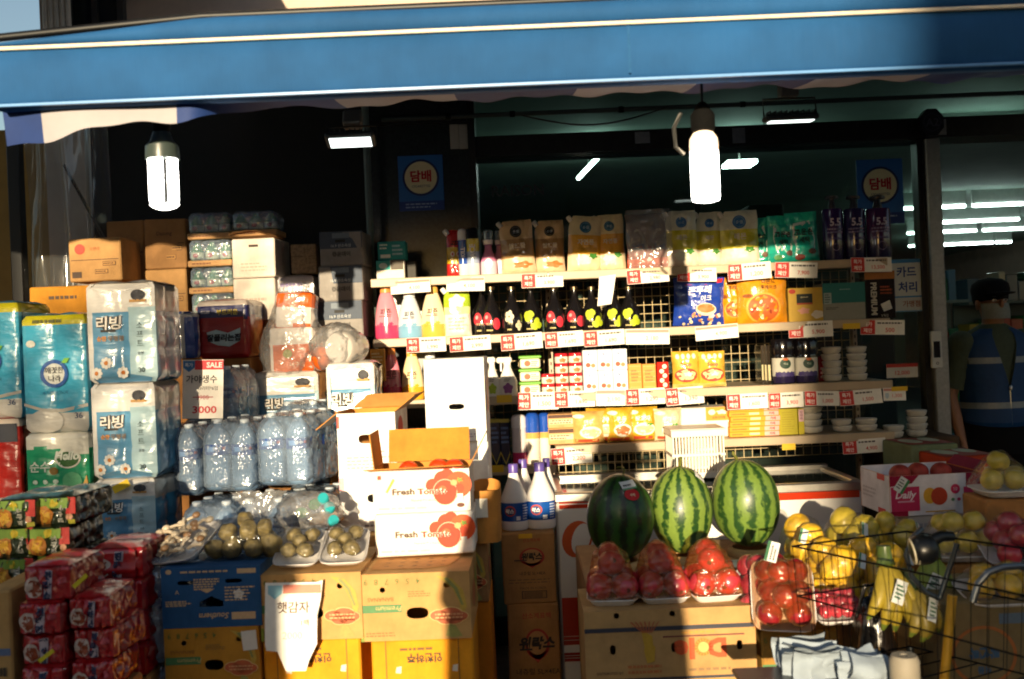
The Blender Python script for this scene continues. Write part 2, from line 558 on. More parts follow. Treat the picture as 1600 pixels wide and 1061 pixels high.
bpart('side_wall', [(-2.28, -2.085, 4.95, 23, 0.0, 9.0)], CREAM_WALL)
bpart('end_wall', [(9.0, 9.2, 4.95, 23, 0.0, 9.0)], CREAM_WALL)
bpart('partition', [(-0.5, -.4, 5.3, 9.2, 0, ZC + 1.35)], INT)
tube_m = lamp_mat('fluorescent_tube', (0.80, 1.0, 0.93), 13.0)
# ceiling tubes of the shop: each one its own part
rows = [(215, [(1460, 1492), (1498, 1600)]), (322, [(1412, 1440), (1459, 1508), (1520, 1600)]), (346, [(1460, 1592)]), (361, [(1418, 1440), (1460, 1525), (1536, 1600)]),
        (381, [(1420, 1440), (1460, 1552), (1556, 1580)])]
for y, segs in rows:
    u, w = uw(1500, y)
    Y = 1.20 * F / w
    for x0, x1 in segs:
        A, B = P(x0, y, Y), P(x1, y, Y)
        L = B.x - A.x
        mb = MB(); mb.box(A.x, A.x + L, Y - YF - .02, Y - YF + .02, ZC + 1.185, ZC + 1.21, tube_m, 0.006)
        t = mb.build('ceiling_lamp', bld)
        mb = MB(); mb.box(A.x - .01, A.x + L + .01, Y - YF - .012, Y - YF + .012, ZC + 1.2115, ZC + 1.359, K('#d5dad6', 'paint')); mb.build('housing', t)
for (xa, ya, xb, yb, Y) in ((937, 243, 927, 275, 6.6), (1133, 257, 1178, 257, 6.9)):
    A, B = P(xa, ya, Y), P(xb, yb, Y)
    mb = MB()
    if abs(xa - xb) < 20:
        mb.tube([(A.x, Y - YF, A.z), (A.x - .08, Y - YF + .9, A.z)], 0.016, tube_m, seg=6); mb.bar((A.x - .04, Y + .45 - YF, A.z + .017), (A.x - .04, Y + .45 - YF, ZC + 1.36), .006, STEEL)
    else:
        mb.box(A.x, B.x, Y - YF - .1, Y - YF + .1, A.z - .012, A.z + .012, tube_m); mb.bar(((A.x + B.x) / 2, Y - YF, A.z + .0125), ((A.x + B.x) / 2, Y - YF, ZC + 1.36), .006, STEEL)
    mb.build('ceiling_lamp', bld)

# door lock panel, alarm, switch plates, conduit
p, w, h = PB(1454, 517, 1471, 575, YF - .07)
mb = MB(); mb.box(-w / 2, w / 2, -.02, 0, 0, h, K('#c9cbc8', 'plastic'), .004); mb.rect2(-w * .3, h * .28, w * .3, h * .72, flat((0, -.02, 0), (1, 0, 0), (0, 0, 1), (0, -1, 0)), K('#15171a', 'gloss'), 1)
mb.ring2(0, h * .13, .004, .007, flat((0, -.02, 0), (1, 0, 0), (0, 0, 1), (0, -1, 0)), K('#555555'), 1, n=14)
single(mb, 'door_lock', 'pale grey electronic lock with black panel on the steel door post', 'door lock', p + Vector((0, .01, 0)))
p, w, h = PB(1437, 168, 1476, 214, YF - .1)
mb = MB()
oc = [(w / 2 * math.cos(PI / 8 + i * PI / 4), h / 2 + h / 2 * math.sin(PI / 8 + i * PI / 4)) for i in range(8)]
fr = flat((0, 0, 0), (1, 0, 0), (0, 0, 1), (0, -1, 0))
mb.add([fr(a, b) for a, b in oc] + [fr(a, b, -.035) for a, b in oc], [tuple(range(8))] + [(i, 8 + i, 8 + (i + 1) % 8, (i + 1) % 8) for i in range(8)], K('#15161c', 'plastic'))
mb.ring2(0, h / 2, w * .33, w * .38, fr, K('#3a3a48'), 1, n=8)
mb.text('A2', 0, h / 2, h * .28, fr, K('#4a4a58'), bold=.02)
single(mb, 'alarm_box', 'black octagonal alarm plate at the top of the door post', 'alarm', p, smooth=0)
mb = MB()
for x0, x1 in ((704, 716), (718, 731)):
    A, B = P(x0, 233, 4.685), P(x1, 194, 4.685)
    mb.box(A.x, B.x, -.006, 0, A.z - 1, B.z - 1, K('#b9b4a6', 'plastic'), .002)
single(mb, 'wall_plate', 'pair of slim cream plates on the dark pillar above the tobacco sign', 'wall plate', (0, 4.689, 1))
mb = MB()
A, B = P(596, 187, 4.55), P(1600, 146, 4.55)
mb.tube([(A.x, 0, 0), (B.x + .4, 0, 0)], .011, K('#3d4743', 'paint'), seg=8)
for q in (700, 800, 970, 1160):
    c = P(q, 170, 4.55).x
    mb.tube([(c - .012, 0, 0), (c + .012, 0, 0)], .015, K('#222826', 'metal'), seg=8)
cab = mb.build('conduit_pipe', loc=(0, 4.55, A.z)); tag(cab, 'thin dark conduit pipe running across the shop front above the window', 'pipe')
mb = MB()
A, B = P(815, 180, 4.5), P(1040, 168, 4.5)
mb.tube([A.lerp(B, t) + Vector((0, 0, -.06 * math.sin(PI * t))) - Vector((0, 4.5, 2)) for t in [i / 14 for i in range(15)]], .004, K('#101210', 'plastic'), seg=5)
single(mb, 'cable', 'black cable sagging below the conduit pipe above the window', 'cable', (0, 4.5, 2))

# tobacco signs
def tobacco(p, w, h, label, strip=True):
    t = thing('tobacco_sign', label, 'sign', p, group='blue tobacco signs')
    mb = MB(); f = flat((0, -.004, 0), (1, 0, 0), (0, 0, 1), (0, -1, 0))
    b0 = h * .17 if strip else 0
    mb.box(-w / 2, w / 2, -.004, 0, 0, h, K('#2f6db4', 'plastic'), .001)
    cy, r = (b0 + h) / 2 + h * .01, w * .40
    mb.disc2(0, cy, r * 1.02, r * 1.02, f, K('#172a5c', 'plastic'), 1, n=32)
    mb.disc2(0, cy, r * .9, r * .9, f, K('#f0dfae', 'plastic'), 2, n=32)
    mb.text('담배', 0, cy + r * .08, r * .66, f, K('#c8202a'), bold=.035, layer=3)
    mb.text('CIGARETTES', 0, cy - r * .48, r * .13, f, K('#3b3550'), layer=3)
    if strip:
        mb.rect2(-w / 2, 0, w / 2, b0, f, K('#1d3d86', 'plastic'), 1)
        mb.lines(-w * .36, b0 * .2, w * .42, b0 * .85, 2, f, K('#9fb2d8'), th=.2, layer=2)
    mb.build('panel', t, smooth=0)
    return t
p, w, h = PB(623, 243, 693, 329, 4.683)
tobacco(p, w, h, 'blue tobacco sign with cream disc on the dark granite pillar')
p, w, h = PB(1339, 249, 1411, 350, 4.74)
tobacco(p, w, h, 'blue tobacco sign stuck on the window beside the door post')
p, w, h = PB(1386, 405, 1447, 487, 4.735)
t = thing('window_poster', 'blue bordered card payment poster on the window beside the door post', 'poster', p)
mb = MB(); f = flat((0, -.002, 0), (1, 0, 0), (0, 0, 1), (0, -1, 0))
mb.box(-w / 2, w / 2, -.002, 0, 0, h, K('#3f86c0', 'paper'))
mb.rect2(-w * .44, h * .3, w * .38, h * .93, f, K('#c8ced0'), 1)
mb.text('카드', w * .0, h * .76, h * .2, f, K('#1d3f86'), bold=.03)
mb.text('처리', w * .02, h * .47, h * .2, f, K('#1d3f86'), bold=.03)
mb.rect2(-w * .44, h * .02, w * .47, h * .27, f, K('#b9bfc4'), 1)
mb.text('가맹점', w * .1, h * .15, h * .12, f, K('#8a4a2a'), bold=.02)
for i in range(3): mb.disc2(w * .41, h * (.9 - .22 * i), w * .05, w * .06, f, K('#d0a02a'), 1)
mb.build('sheet', t, smooth=0)
p, w, h = PB(1385, 568, 1434, 590, 4.735)
mb = MB(); mb.box(-w / 2, w / 2, -.002, 0, 0, h, K('#c9cbc6'))
mb.rect2(-w * .5, h * .74, w * .5, h, f, K('#b8352e'), 1); mb.text('12,000', 0, h * .33, h * .34, f, K('#c2403a'), bold=.01)
single(mb, 'price_sign', 'small white price sign reading 12,000 with a red header on the window', 'price sign', p, smooth=0)
# faint letters on the glass
p, w, h = PB(768, 285, 850, 310, 4.746)
mb = MB(); mb.text('RAISON', 0, h / 2, h * .7, flat((0, 0, 0), (1, 0, 0), (0, 0, 1), (0, -1, 0)), K('#2b3230', 'plastic'), bold=.02, layer=0)
single(mb, 'window_lettering', 'faint dark letters stuck on the window glass above the pouches', 'lettering', p, smooth=0)

# things inside the window and the shop
counter = MB(); counter.box(0.0, 1.72, 0, .5, 0, ZC + .25, K('#2a2320', 'paint'), .01)
single(counter, 'cigarette_counter', 'dark brown counter behind the shop window under the cigarette cartons', 'counter', (0.15, 5.3, 0.002))
cols = ['#4a1d18', '#1d2a58', '#5a1f18', '#54201a', '#63261a', '#1c2f60', '#5a2418', '#2d3a46']
edge = [865, 890, 916, 944, 985, 1010, 1035, 1060]
for i, x in enumerate(edge):
    p = P(x + 10, 300, 5.32); w = 22 * 5.32 / F
    mb = MB(); f = flat((0, 0, 0), (1, 0, 0), (0, 0, 1), (0, -1, 0)); H = .2 + .012 * (i % 3)
    mb.box(-w / 2, w / 2, 0, .16, 0, H, K(cols[i], 'gloss'), .002)
    mb.rect2(-w * .3, H * .45, w * .3, H * .62, f, K('#8a7a5a'), 1)
    nm = ['maroon', 'navy', 'dark red', 'brown', 'rust red', 'blue', 'russet', 'slate grey'][i]
    single(mb, 'cigarette_carton', f'{nm} cigarette carton upright behind the window, {["first","second","third","fourth","fifth","sixth","seventh","last"][i]} from the left', 'carton',
           (p.x, 5.32, ZC + .2535), group='cigarette cartons behind the window')
p = P(1155, 300, 5.5)
mb = MB(); mb.box(-.11, .11, 0, .3, 0, .5, K('#1e2a28', 'paint'), .01)
for i in range(2): mb.rect2(-.09 + .1 * i, .05, -.01 + .1 * i, .38, flat((0, 0, 0), (1, 0, 0), (0, 0, 1), (0, -1, 0)), K('#16201f', 'gloss'), 1)
single(mb, 'dark_cabinet', 'dark green cabinet with two doors behind the window', 'cabinet', (p.x + .3, 6.1, ZC + .262))
mb = MB(); mb.box(-.5, .9, 0, .6, 0, ZC + .26, K('#25302c', 'paint'), .01)
single(mb, 'back_counter', 'dark green back counter inside the shop', 'counter', (p.x + .1, 5.95, .002))
p = P(1222, 285, 5.7)
mb = MB(); mb.box(-.1, .1, 0, .2, 0, .26, K('#20302e', 'gloss'), .012); mb.disc2(.02, .14, .06, .07, flat((0, 0, 0), (1, 0, 0), (0, 0, 1), (0, -1, 0)), K('#0c1413', 'gloss'), 1)
single(mb, 'coffee_machine', 'dark rounded machine with a black disc on its front behind the window', 'machine', (p.x + .1, 5.98, ZC + .263))
# dim gondola shelves deep in the shop
rg = random.Random(5)
for gi, (x0, x1, Y, H, lab) in enumerate(((1462, 1512, 7.2, 1.75, 'dim shop shelf of green and red goods inside the doorway, nearest the post'), (1512, 1600, 8.4, 1.8, 'dim shop shelf of mixed goods behind the vendor'))):
    A, B = P(x0, 430, Y), P(x1 + 60 * gi, 430, Y)
    t = thing('gondola_shelf', lab, 'shelf', (A.x, Y, 0.002), group='shelves inside the shop')
    W = B.x - A.x
    mb = MB(); mb.box(0, W, .3, .32, 0, H, K('#31443f', 'paint'))
    for k in range(5): mb.box(0, W, 0, .298, .1 + .37 * k, .12 + .37 * k, K('#4b5a55', 'paint'))
    mb.build('frame', t, smooth=0)
    for k in range(5):
        mb = MB(); x = .01
        while x < W - .07:
            w = rg.uniform(.05, .1)
            mb.box(x, x + w, .03, .25, .1205 + .37 * k, .1205 + .37 * k + rg.uniform(.14, .27), K(rg.choice(['#2f6b3f', '#8a2f2a', '#8a7a2f', '#3f5a6a', '#b0a890', '#5a2f4a', '#1f4f3a']), 'gloss'), .004)
            x += w + .006
        g_ = mb.build('goods', t, smooth=0); g_['kind'] = 'stuff'

# ------------------------------------------------------------------ neighbouring side: yellow wall, black post, clear vinyl curtain, blue tarp heap
mb = MB(); mb.box(-6, -2.3, 0, .3, -.2, 2.75, mat('ochre_render', hx('#9c7a3c'), rough=0.85, var=0.15, scale=6), .01)
single(mb, 'ochre_wall', 'ochre yellow rendered wall beyond the black post at the left edge', 'wall', (0, 5.6, 0))
p = P(28, 350, 4.55)
mb = MB(); mb.box(-.028, .028, -.028, .028, 0, ZC + 1.2, K('#0c0c0c', 'paint'), .005); mb.box(-.06, .06, -.06, .06, 0, .012, K('#0c0c0c', 'paint'))
single(mb, 'black_post', 'black square post at the left edge holding the vinyl curtain', 'post', (p.x, 4.55, 0))
A, B = P(40, 350, 4.6), P(168, 350, 4.6)
mb = MB()
mb.grid(lambda u, v: (A.x + (B.x - A.x) * u, .05 * math.sin(u * 21 + 2 * N(u * 3, v * 2)) * (1.2 - v * .7) + .04 * N(u * 8, v * 5, 3), (ZC + 1.1) * v), 60, 24, VINYL)
single(mb, 'vinyl_curtain', 'clear vinyl curtain with folds hanging beside the black post', 'curtain', (0, 4.62, 0.004), smooth=80)
p = P(95, 400, 5.15)
mb = MB()
def tarp(d): return 1 + .10 * N(d.x * 2.2, d.y * 2.2, d.z * 2.2) + .05 * N(d.x * 7, d.y * 7, d.z * 7)
mb.ball((0, 0, .68), .33, .25, 1.18, mat('blue_tarp', hx('#28559a'), rough=0.35, var=0.25, scale=7, bump=0.8, bscale=9, coat=.4), seg=36, rings=26, fn=tarp)
for v_ in range(len(mb.v)):
    x, y, z = mb.v[v_]
    mb.v[v_] = (x, y, max(0, z))
single(mb, 'tarp_heap', 'tall heap under a crumpled blue tarp behind the vinyl curtain', 'tarp', (p.x + .04, 5.2, 0.003))
mb = MB(); mb.tube([P(100, 258, 4.75) - Vector((-1, 4.75, 2)), P(162, 372, 4.75) - Vector((-1, 4.75, 2))], .008, K('#3a352e', 'metal'), seg=6)
single(mb, 'stay_rod', 'thin slanting metal rod behind the vinyl curtain', 'rod', (-1, 4.75, 2))

# ------------------------------------------------------------------ across the street, behind the camera: two buildings with an alley; a cabinet and a tree added for shade
def across(name, label, x0, x1, h, m, win):
    t = thing(name, label, 'building', (0, -22, -.15), rz=-SUN_AZ)
    mb = MB(); mb.box(x0, x1, -7, 0, 0, h, m, .02); w = mb.build('wall', t, smooth=0)
    for k in range(int(h // 3)):
        for i in range(int((x1 - x0) // 2.4)):
            a = x0 + .7 + i * 2.4
            mb = MB(); mb.box(a, a + 1.3, 0.002, .05, 1.0 + 3 * k, 2.4 + 3 * k, win, .01)
            mb.build('window', t, smooth=0)
    mb = MB(); mb.box(x0 - .05, x1 + .05, -7.05, .05, h + .002, h + .25, K('#8f8a84', 'paint'), .02); mb.build('parapet', t, smooth=0)
    return t
WIN = mat('street_window', (0.05, 0.06, 0.07), rough=0.1, var=0)
SHADE_R, SHADE_L = -2.03, -5.4
across('brick_building', 'tall brick building across the street', SHADE_R, 22, 11.5, mat('red_brick', hx('#8d5a45'), rough=0.85, var=0.25, scale=14), WIN)
across('grey_building', 'grey rendered building across the street beside the alley', -24, SHADE_L, 10.5, mat('grey_render', hx('#a8a49c'), rough=0.85, var=0.12, scale=4), WIN)
t = thing('added_shade_cabinet', 'grey metal cabinet added behind the camera to shade the lower left goods', 'cabinet', (-1.76, -1.3, -.15))  # unseen cabinet added to throw shade over the lower left
mb = MB(); mb.box(-.62, .58, -.25, .25, .12, 1.52, K('#7f8782', 'paint'), .015); mb.build('body', t)
mb = MB(); mb.box(-.66, .62, -.29, .29, 1.5205, 1.58, K('#747c77', 'paint'), .02); mb.build('roof', t)
mb = MB(); mb.box(-.6, .56, -.23, .23, 0, .1195, K('#6d6b66', 'stone')); mb.build('plinth', t)
for s in (-1, 1):
    mb = MB(); mb.box(-.02 + (-.29 if s < 0 else .29) - .26, -.02 + (-.29 if s < 0 else .29) + .26, .2505, .262, .2, 1.44, K('#878f8a', 'paint'), .004)
    d = mb.build('door', t)
    mb = MB(); mb.box(-.02 - s * -.06 - .012, -.02 - s * -.06 + .012, .2625, .285, .85, .98, K('#3a3d3c', 'metal'), .004); mb.build('handle', d)
t = thing('added_shade_tree', 'slim leafy tree added behind the camera to half shade the left goods', 'tree', (-3.35, -11, -.15))  # unseen tree added to break up the sun on the left packs
mb = MB(); mb.tube([(0, 0, 0), (.03, .02, 1.2), (-.02, 0, 2.3), (.02, .03, 3.4)], .06, K('#4a3a2c', 'card'), seg=10, r1=.025)
rg = random.Random(12)
for i in range(9):
    a = i * 2.4; z = 2.0 + .16 * i
    mb.tube([(0, 0, z), (.35 * math.cos(a), .35 * math.sin(a), z + .3), (.65 * math.cos(a), .65 * math.sin(a), z + .5)], .018, K('#4a3a2c', 'card'), seg=6, r1=.006)
mb.build('trunk', t, smooth=60)
mb = MB(); LF = K('#4a6a24', 'plastic')
for i in range(3000):
    while True:
        q = Vector((rg.uniform(-1, 1), rg.uniform(-1, 1), rg.uniform(-1, 1)))
        if q.length < 1: break
    c = Vector((q.x * .85, q.y * .85, 3.05 + q.z * 1.25)); u = Vector((rg.uniform(-1, 1), rg.uniform(-1, 1), rg.uniform(-.6, .6))).normalized(); v = u.cross(Vector((rg.random(), rg.random(), 1))).normalized()
    mb.add([c - u * .05, c + v * .024, c + u * .055, c - v * .024], [(0, 1, 2, 3)], LF)
mb.build('crown', t, smooth=0)
# ------------------------------------------------------------------ awning
BLUE = mat('awning_blue_fabric', hx('#1e4f80'), rough=0.75, var=0.2, scale=3, bump=0.12, bscale=30, bstretch=(3, 1, .15), spec=0.2)
BLUE2 = mat('awning_navy_fabric', hx('#10306c'), rough=0.7, var=0.12, scale=6)
WHITE2 = mat('awning_white_fabric', hx('#a29ea4'), rough=0.75, var=0.08, scale=6)
YA = 2.4
X0, X1 = -1.225, 2.4
zb = P(800, 131, YA).z
zc_ = P(800, 46, YA).z
aw = thing('awning', 'blue shop awning with cream trim line and a striped valance across the shop front', 'awning', (0, YA, zb))
H = zc_ - zb
mb = MB()
prof = [(0.075, 0.03), (0.06, -.004), (0.02, -.008), (0.004, 0.0), (0.0, .012), (-.006, H * .35), (-.006, H * .7), (0.0, H), (.02, H + .02), (.09, H + .02)]
nx = 48
def beam(u, v):
    k = v * (len(prof) - 1); i = min(len(prof) - 2, int(k)); q = k - i
    y, z = prof[i][0] * (1 - q) + prof[i + 1][0] * q, prof[i][1] * (1 - q) + prof[i + 1][1] * q
    x = X0 + (X1 - X0) * u
    return (x, y + .003 * N(x * 3, z * 6), z + .0015 * N(x * 2, 5))
mb.grid(beam, nx, len(prof) - 1, BLUE)
mb.build('front_beam', aw, smooth=80)
mb = MB()
for x in (.31,): mb.rect2(x - .0025, .012, x + .0035, H - .004, flat((0, -.0075, 0), (1, 0, 0), (0, 0, 1), (0, -1, 0)), K('#285684', 'cloth'), 1)
mb.build('seam', aw)
mb = MB(); mb.box(X0, X1, -.012, .004, H - .002, H + .007, K('#e8d8bd', 'paint'), .002); mb.build('trim', aw)
mb = MB(); mb.box(X0, X1, -.008, .002, -.006, .001, K('#5f93cc', 'plastic'), .001); mb.build('edge_highlight', aw)  # paler strip paints the highlight along the beam's lower edge
# rolled fabric above the trim, thicker towards the right
def fold(u, v):
    x = X0 + (X1 - X0) * u
    hh = .012 + .046 * min(1, u / .14)
    a = PI * (v * 1.1 - .05)
    return (x, .022 - .022 * math.sin(a) + .003 * N(x * 4, v), H + .009 + hh * (1 - math.cos(a)) / 2 + .002 * N(x * 3, 9))
mb = MB(); mb.grid(fold, 60, 10, BLUE); mb.build('fabric_roll', aw, smooth=80)
mb = MB(); mb.tube([(X0 - .3, .04, H + .026), (X0 + .5, .04, H + .076), (X1, .04, H + .08)], .010, K('#08090b', 'paint'), seg=8); mb.build('dark_gap_line', aw, smooth=50)  # black tube draws the dark gap above the fabric roll
# roof sheet, from the beam back to the wall
zr = ZC + 1.40 - zb
def roofs(u, v):
    x = X0 + (X1 + .8 - X0) * u
    return (x, .09 + 2.42 * v, H + .03 + (zr - H - .03) * v - .05 * math.sin(PI * v) + .01 * N(x * 2, v * 4))
mb = MB(); mb.grid(roofs, 48, 12, BLUE2)
rf = mb.build('roof_fabric', aw, smooth=80)
# striped valance: hangs straight down at the left end, is blown back under the roof elsewhere
sx0 = P(70, 190, 2.47).x
SW = 205 * 2.55 / F
def vt(x):
    a, b = P(300, 180, 2.5).x, P(520, 160, 2.6).x
    t = min(1, max(0, (x - a) / (b - a)))
    return t * t * (3 - 2 * t)
def val(u, v):
    x = X0 - .01 + u * (X1 - X0)
    t = vt(x)
    yb = .05 + .55 * t
    kx = min(1, max(0, (x + 1.25) / .5))
    zbot = -.085 + .05 * kx * (1 - t) + (.045 + .15) * t
    zbot += .008 * math.sin(x * 18) * (1 if t < .5 else .7) + .004 * math.sin(x * 41)
    q = 1 - v
    return (x, .04 + (yb - .04) * q + .02 * q * math.sin(x * 9) * (1 - t) + .012 * math.sin(x * 14 + 1), (H * .6) * v + zbot * q - .02 * math.sin(PI * v) * t)
mb = MB()
mb.grid(val, 283, 8, BLUE2, mf=lambda u, v: WHITE2 if int((X0 - .01 + u * (X1 - X0) - sx0) / SW + 10) % 2 == 0 else BLUE2)
mb.build('valance', aw, smooth=80)
mb = MB(); mb.grid(lambda u, v: (-3.3 + u * 2.06, .03 + .02 * math.sin(u * 17), ZC + .77 - zb + .012 * math.sin(u * 55) * (1 - v) + 1.05 * v), 60, 5, BLUE2, mf=lambda u, v: WHITE2 if int(u * 6) % 2 else BLUE2); mb.build('added_shade_valance', aw, smooth=80)  # unseen valance added past the beam's end to cut off the sun
zz_ = ZC + 1.82 - zb
mb = MB(); mb.grid(lambda u, v: (-3.3 + u * 2.06, .03 + 3.2 * v, zz_ + .36 * v - .03 * math.sin(PI * v)), 24, 12, BLUE2, mf=lambda u, v: WHITE2 if int(u * 6) % 2 else BLUE2); mb.build('added_end_roof', aw, smooth=80)  # roof sheet added to carry the shading valance
mb = MB(); mb.tube([(-3.3, .03, zz_), (-1.24, .03, zz_)], .014, K('#20242a', 'metal'), seg=8)
for x in (-3.2, -2.5): mb.tube([(x, .03, zz_), (x, 3.3, zz_ + .36), (x, 3.3, 2.74 - zb)], .014, K('#20242a', 'metal'), seg=8)
mb.build('added_end_frame', aw, smooth=60)  # frame added to hold the shading valance and its roof
for x in (-1.15, 0.4, 2.2):
    mb = MB(); mb.tube([(x, .1, H * .6), (x, 1.2, .45), (x, 2.33, zr - .12)], .016, K('#20242a', 'metal'), seg=8); mb.build('folding_arm', aw)

# ------------------------------------------------------------------ lamps
LIT = lamp_mat('lit_bulb_glass', (1.0, 0.96, 0.88), 9.0)
def bulb(px0, y_cap, y_neck, y_tube, y_end, px1, Y, label, tubes):
    top, _, _ = PB(px0, y_cap, px1, y_end, Y)
    k = Y / F
    hc, hn, htb = (y_neck - y_cap) * k, (y_tube - y_neck) * k, (y_end - y_tube) * k
    Rr = (px1 - px0) / 2 * k
    t = thing('hanging_bulb', label, 'lamp', top, group='lit bulbs hanging from the awning')
    z2, z1 = htb, htb + hn
    if tubes:
        mb = MB()
        for i in range(6):
            a = i * PI / 3
            cx, cy = Rr * .66 * math.sin(a), Rr * .66 * math.cos(a)
            mb.lathe([(Rr * .12, .012), (Rr * .20, .024), (Rr * .21, htb * .5), (Rr * .21, htb)], LIT, seg=10, o=(cx, cy, 0))
        mb.lathe([(Rr * .3, .001), (Rr * .66, .006), (Rr * .86, .013)], LIT, seg=24)
        mb.build('lamp_tubes', t)
        mb = MB(); mb.lathe([(Rr * .40, .02), (Rr * .40, z2 - .008)], K('#050505', 'cloth'), seg=16); mb.build('dark_gap_core', t)  # black core added so the gaps between the tubes look dark
        mb = MB(); mb.lathe([(Rr * .98, z2 - .006), (Rr, z2 + .004), (Rr * .96, z2 + hn * .45), (Rr * .7, z2 + hn * .62), (Rr * .5, z1)], K('#3c4643', 'plastic')); mb.build('lamp_base', t)
    else:
        mb = MB(); mb.lathe([(Rr * .5, 0), (Rr * .93, .004), (Rr, .014), (Rr, htb * .98)], LIT); mb.build('lamp_tubes', t)
        mb = MB(); mb.lathe([(Rr * 1.01, z2 - .004), (Rr * 1.02, z2 + hn * .3), (Rr * .98, z2 + hn * .6), (Rr * .7, z1 - .004), (Rr * .4, z1)], mat('warm_lit_collar', hx('#f3d9ba'), rough=.4, var=0, emit=0.8, emit_col=(1, .75, .5))); mb.build('lamp_base', t)
    rs = Rr * (.50 if tubes else .85)
    mb = MB(); mb.lathe([(rs * .9, z1), (rs, z1 + .006), (rs * 1.02, z1 + hc * .55), (rs * .75, z1 + hc * .72), (rs * .3, z1 + hc)], K('#060606', 'cloth')); mb.build('socket', t)
    mb = MB(); mb.tube([(0, 0, z1 + hc - .004), (0.001, 0, z1 + hc + .05), (0, 0, zb + .09 - top.z)], .0035, K('#0d0d0d', 'plastic')); mb.build('cord', t)
    return t
bulb(228, 162, 207, 246, 328, 280, 2.62, 'lit tubular lamp with a grey base hanging at the left under the awning', True)
b2 = bulb(1078, 160, 205, 235, 316, 1122, 2.62, 'lit white cylinder lamp in a black socket hanging right of centre', False)
mb = MB(); mb.tube([(-.055, .01, .24), (-.075, .01, .2), (-.072, .01, .15), (-.05, .01, .13)], .006, K('#30302e', 'plastic')); mb.build('side_cable', b2)
def flood(px0, px1, y0, y1, Y, label, tilt, em):
    c, w, h = PB(px0, y0, px1, y1, Y)
    t = thing('flood_light', label, 'flood light', (c.x, Y, c.z), group='flood lights under the awning', rot=(tilt, 0, 0))
    D = .075
    mb = MB(); mb.box(-w / 2, w / 2, -D / 2, D / 2, .0, .022, K('#2b2f2e', 'paint'), .006)
    for i in range(9): mb.box(-w * .42 + i * w * .105 - .002, -w * .42 + i * w * .105 + .002, -D * .42, D * .42, .0225, .036, K('#2b2f2e', 'paint'))
    mb.build('housing', t)
    mb = MB(); mb.box(-w * .42, w * .42, -D * .36, D * .36, -.004, -.0005, lamp_mat('led_panel', (.9, 1.0, .95), em), .001); mb.build('led_panel', t)
    mb = MB(); mb.tube([(-w * .5, 0, .012), (-w * .5, 0.02, .085), (w * .5, 0.02, .085), (w * .5, 0, .012)], .004, K('#4a4a44', 'metal')); mb.build('bracket', t)
    mb = MB(); mb.box(-.035, .035, 0, .05, .0895, .15, K('#55524a', 'paint'), .006); mb.build('mount', t)
    return t
flood(509, 586, 206, 222, 3.6, 'lit white flood light bracketed under the awning beside the metal post', R(-26), 1.6)
flood(1194, 1276, 178, 189, 3.7, 'lit flood light seen edge on under the awning right of the hanging bulb', R(4), 3)
# ------------------------------------------------------------------ the wire backed display racks in front of the window
YR = 4.25
ZA, ZB, ZS, ZD, ZE = [P(800, y, YR).z for y in (428, 522, 619, 700, 729)]
SHELF = mat('cream_shelf_enamel', hx('#b09c82'), rough=0.45, var=0.08, scale=8)
WIRE = K('#c8b48c', 'paint')
def xat(px, py=560, Y=YR): return P(px, py, Y).x
def shelf(t, x0, x1, z, d=.44, lip=.034):
    mb = MB()
    mb.box(x0, x1, 0.002, d, z - .014, z - .001, SHELF, .002)
    mb.box(x0, x1, -.012, .0015, z - lip, z + .002, SHELF, .003)
    mb.build('shelf', t)
def wire_panel(t, x0, x1, z0, z1, y, s=.0405):
    mb = MB(); r = .0019
    n = max(1, round((x1 - x0) / s)); m = max(1, round((z1 - z0) / s))
    for i in range(n + 1): mb.bar((x0 + (x1 - x0) * i / n, y, z0), (x0 + (x1 - x0) * i / n, y, z1), r, WIRE)
    for j in range(m + 1): mb.bar((x0, y + .0035, z0 + (z1 - z0) * j / m), (x1, y + .0035, z0 + (z1 - z0) * j / m), r, WIRE)
    mb.build('wire_back', t, smooth=0)
xl, xm, xr = xat(582, 500), xat(862, 560), xat(1392, 560)
def upright(t, x, z1):
    mb = MB(); mb.box(x - .011, x + .011, .40, .43, .0, z1, SHELF, .002)
    for i in range(int(z1 / .034)): mb.rect2(x - .003, .03 + i * .034, x + .003, .045 + i * .034, flat((0, .40, 0), (1, 0, 0), (0, 0, 1), (0, -1, 0)), K('#2a241c'), 1)
    mb.build('upright', t, smooth=0)
rk = thing('display_rack', 'cream metal display rack with wire back, left section behind the white boxes', 'rack', ((xl + xm) / 2, YR, 0), group='wire backed display racks')
cx = (xl + xm) / 2
for z in (ZA, ZB, ZS, ZE, ZE - .28): shelf(rk, xl - cx, xm - cx - .001, z)
wire_panel(rk, xl - cx + .02, xm - cx - .02, ZE, ZA - .02, .445)
upright(rk, xl - cx + .012, ZA - .016)
rk2 = thing('display_rack', 'cream metal display rack with wire back, right section in front of the window', 'rack', ((xm + xr) / 2, YR, 0), group='wire backed display racks')
cx = (xm + xr) / 2
for z in (ZA, ZB, ZS, ZD): shelf(rk2, xm - cx + .001, xr - cx, z)
wire_panel(rk2, xm - cx + .02, xr - cx - .02, ZD - .14, ZA - .02, .445)
upright(rk2, xm - cx + .012, ZA - .016); upright(rk2, xr - cx - .012, ZA - .016)
fw = MB(); r = .0018
for i in range(18): fw.bar((xm - cx + .01 + i * .03, -.01, ZD - .036), (xm - cx + .01 + i * .03, -.01, ZD - .15), r, WIRE)
for z in (ZD - .036, ZD - .075, ZD - .112, ZD - .15): fw.bar((xm - cx, -.0135, z), (xm - cx + .53, -.0135, z), r, WIRE)
fw.build('wire_front', rk2, smooth=0)

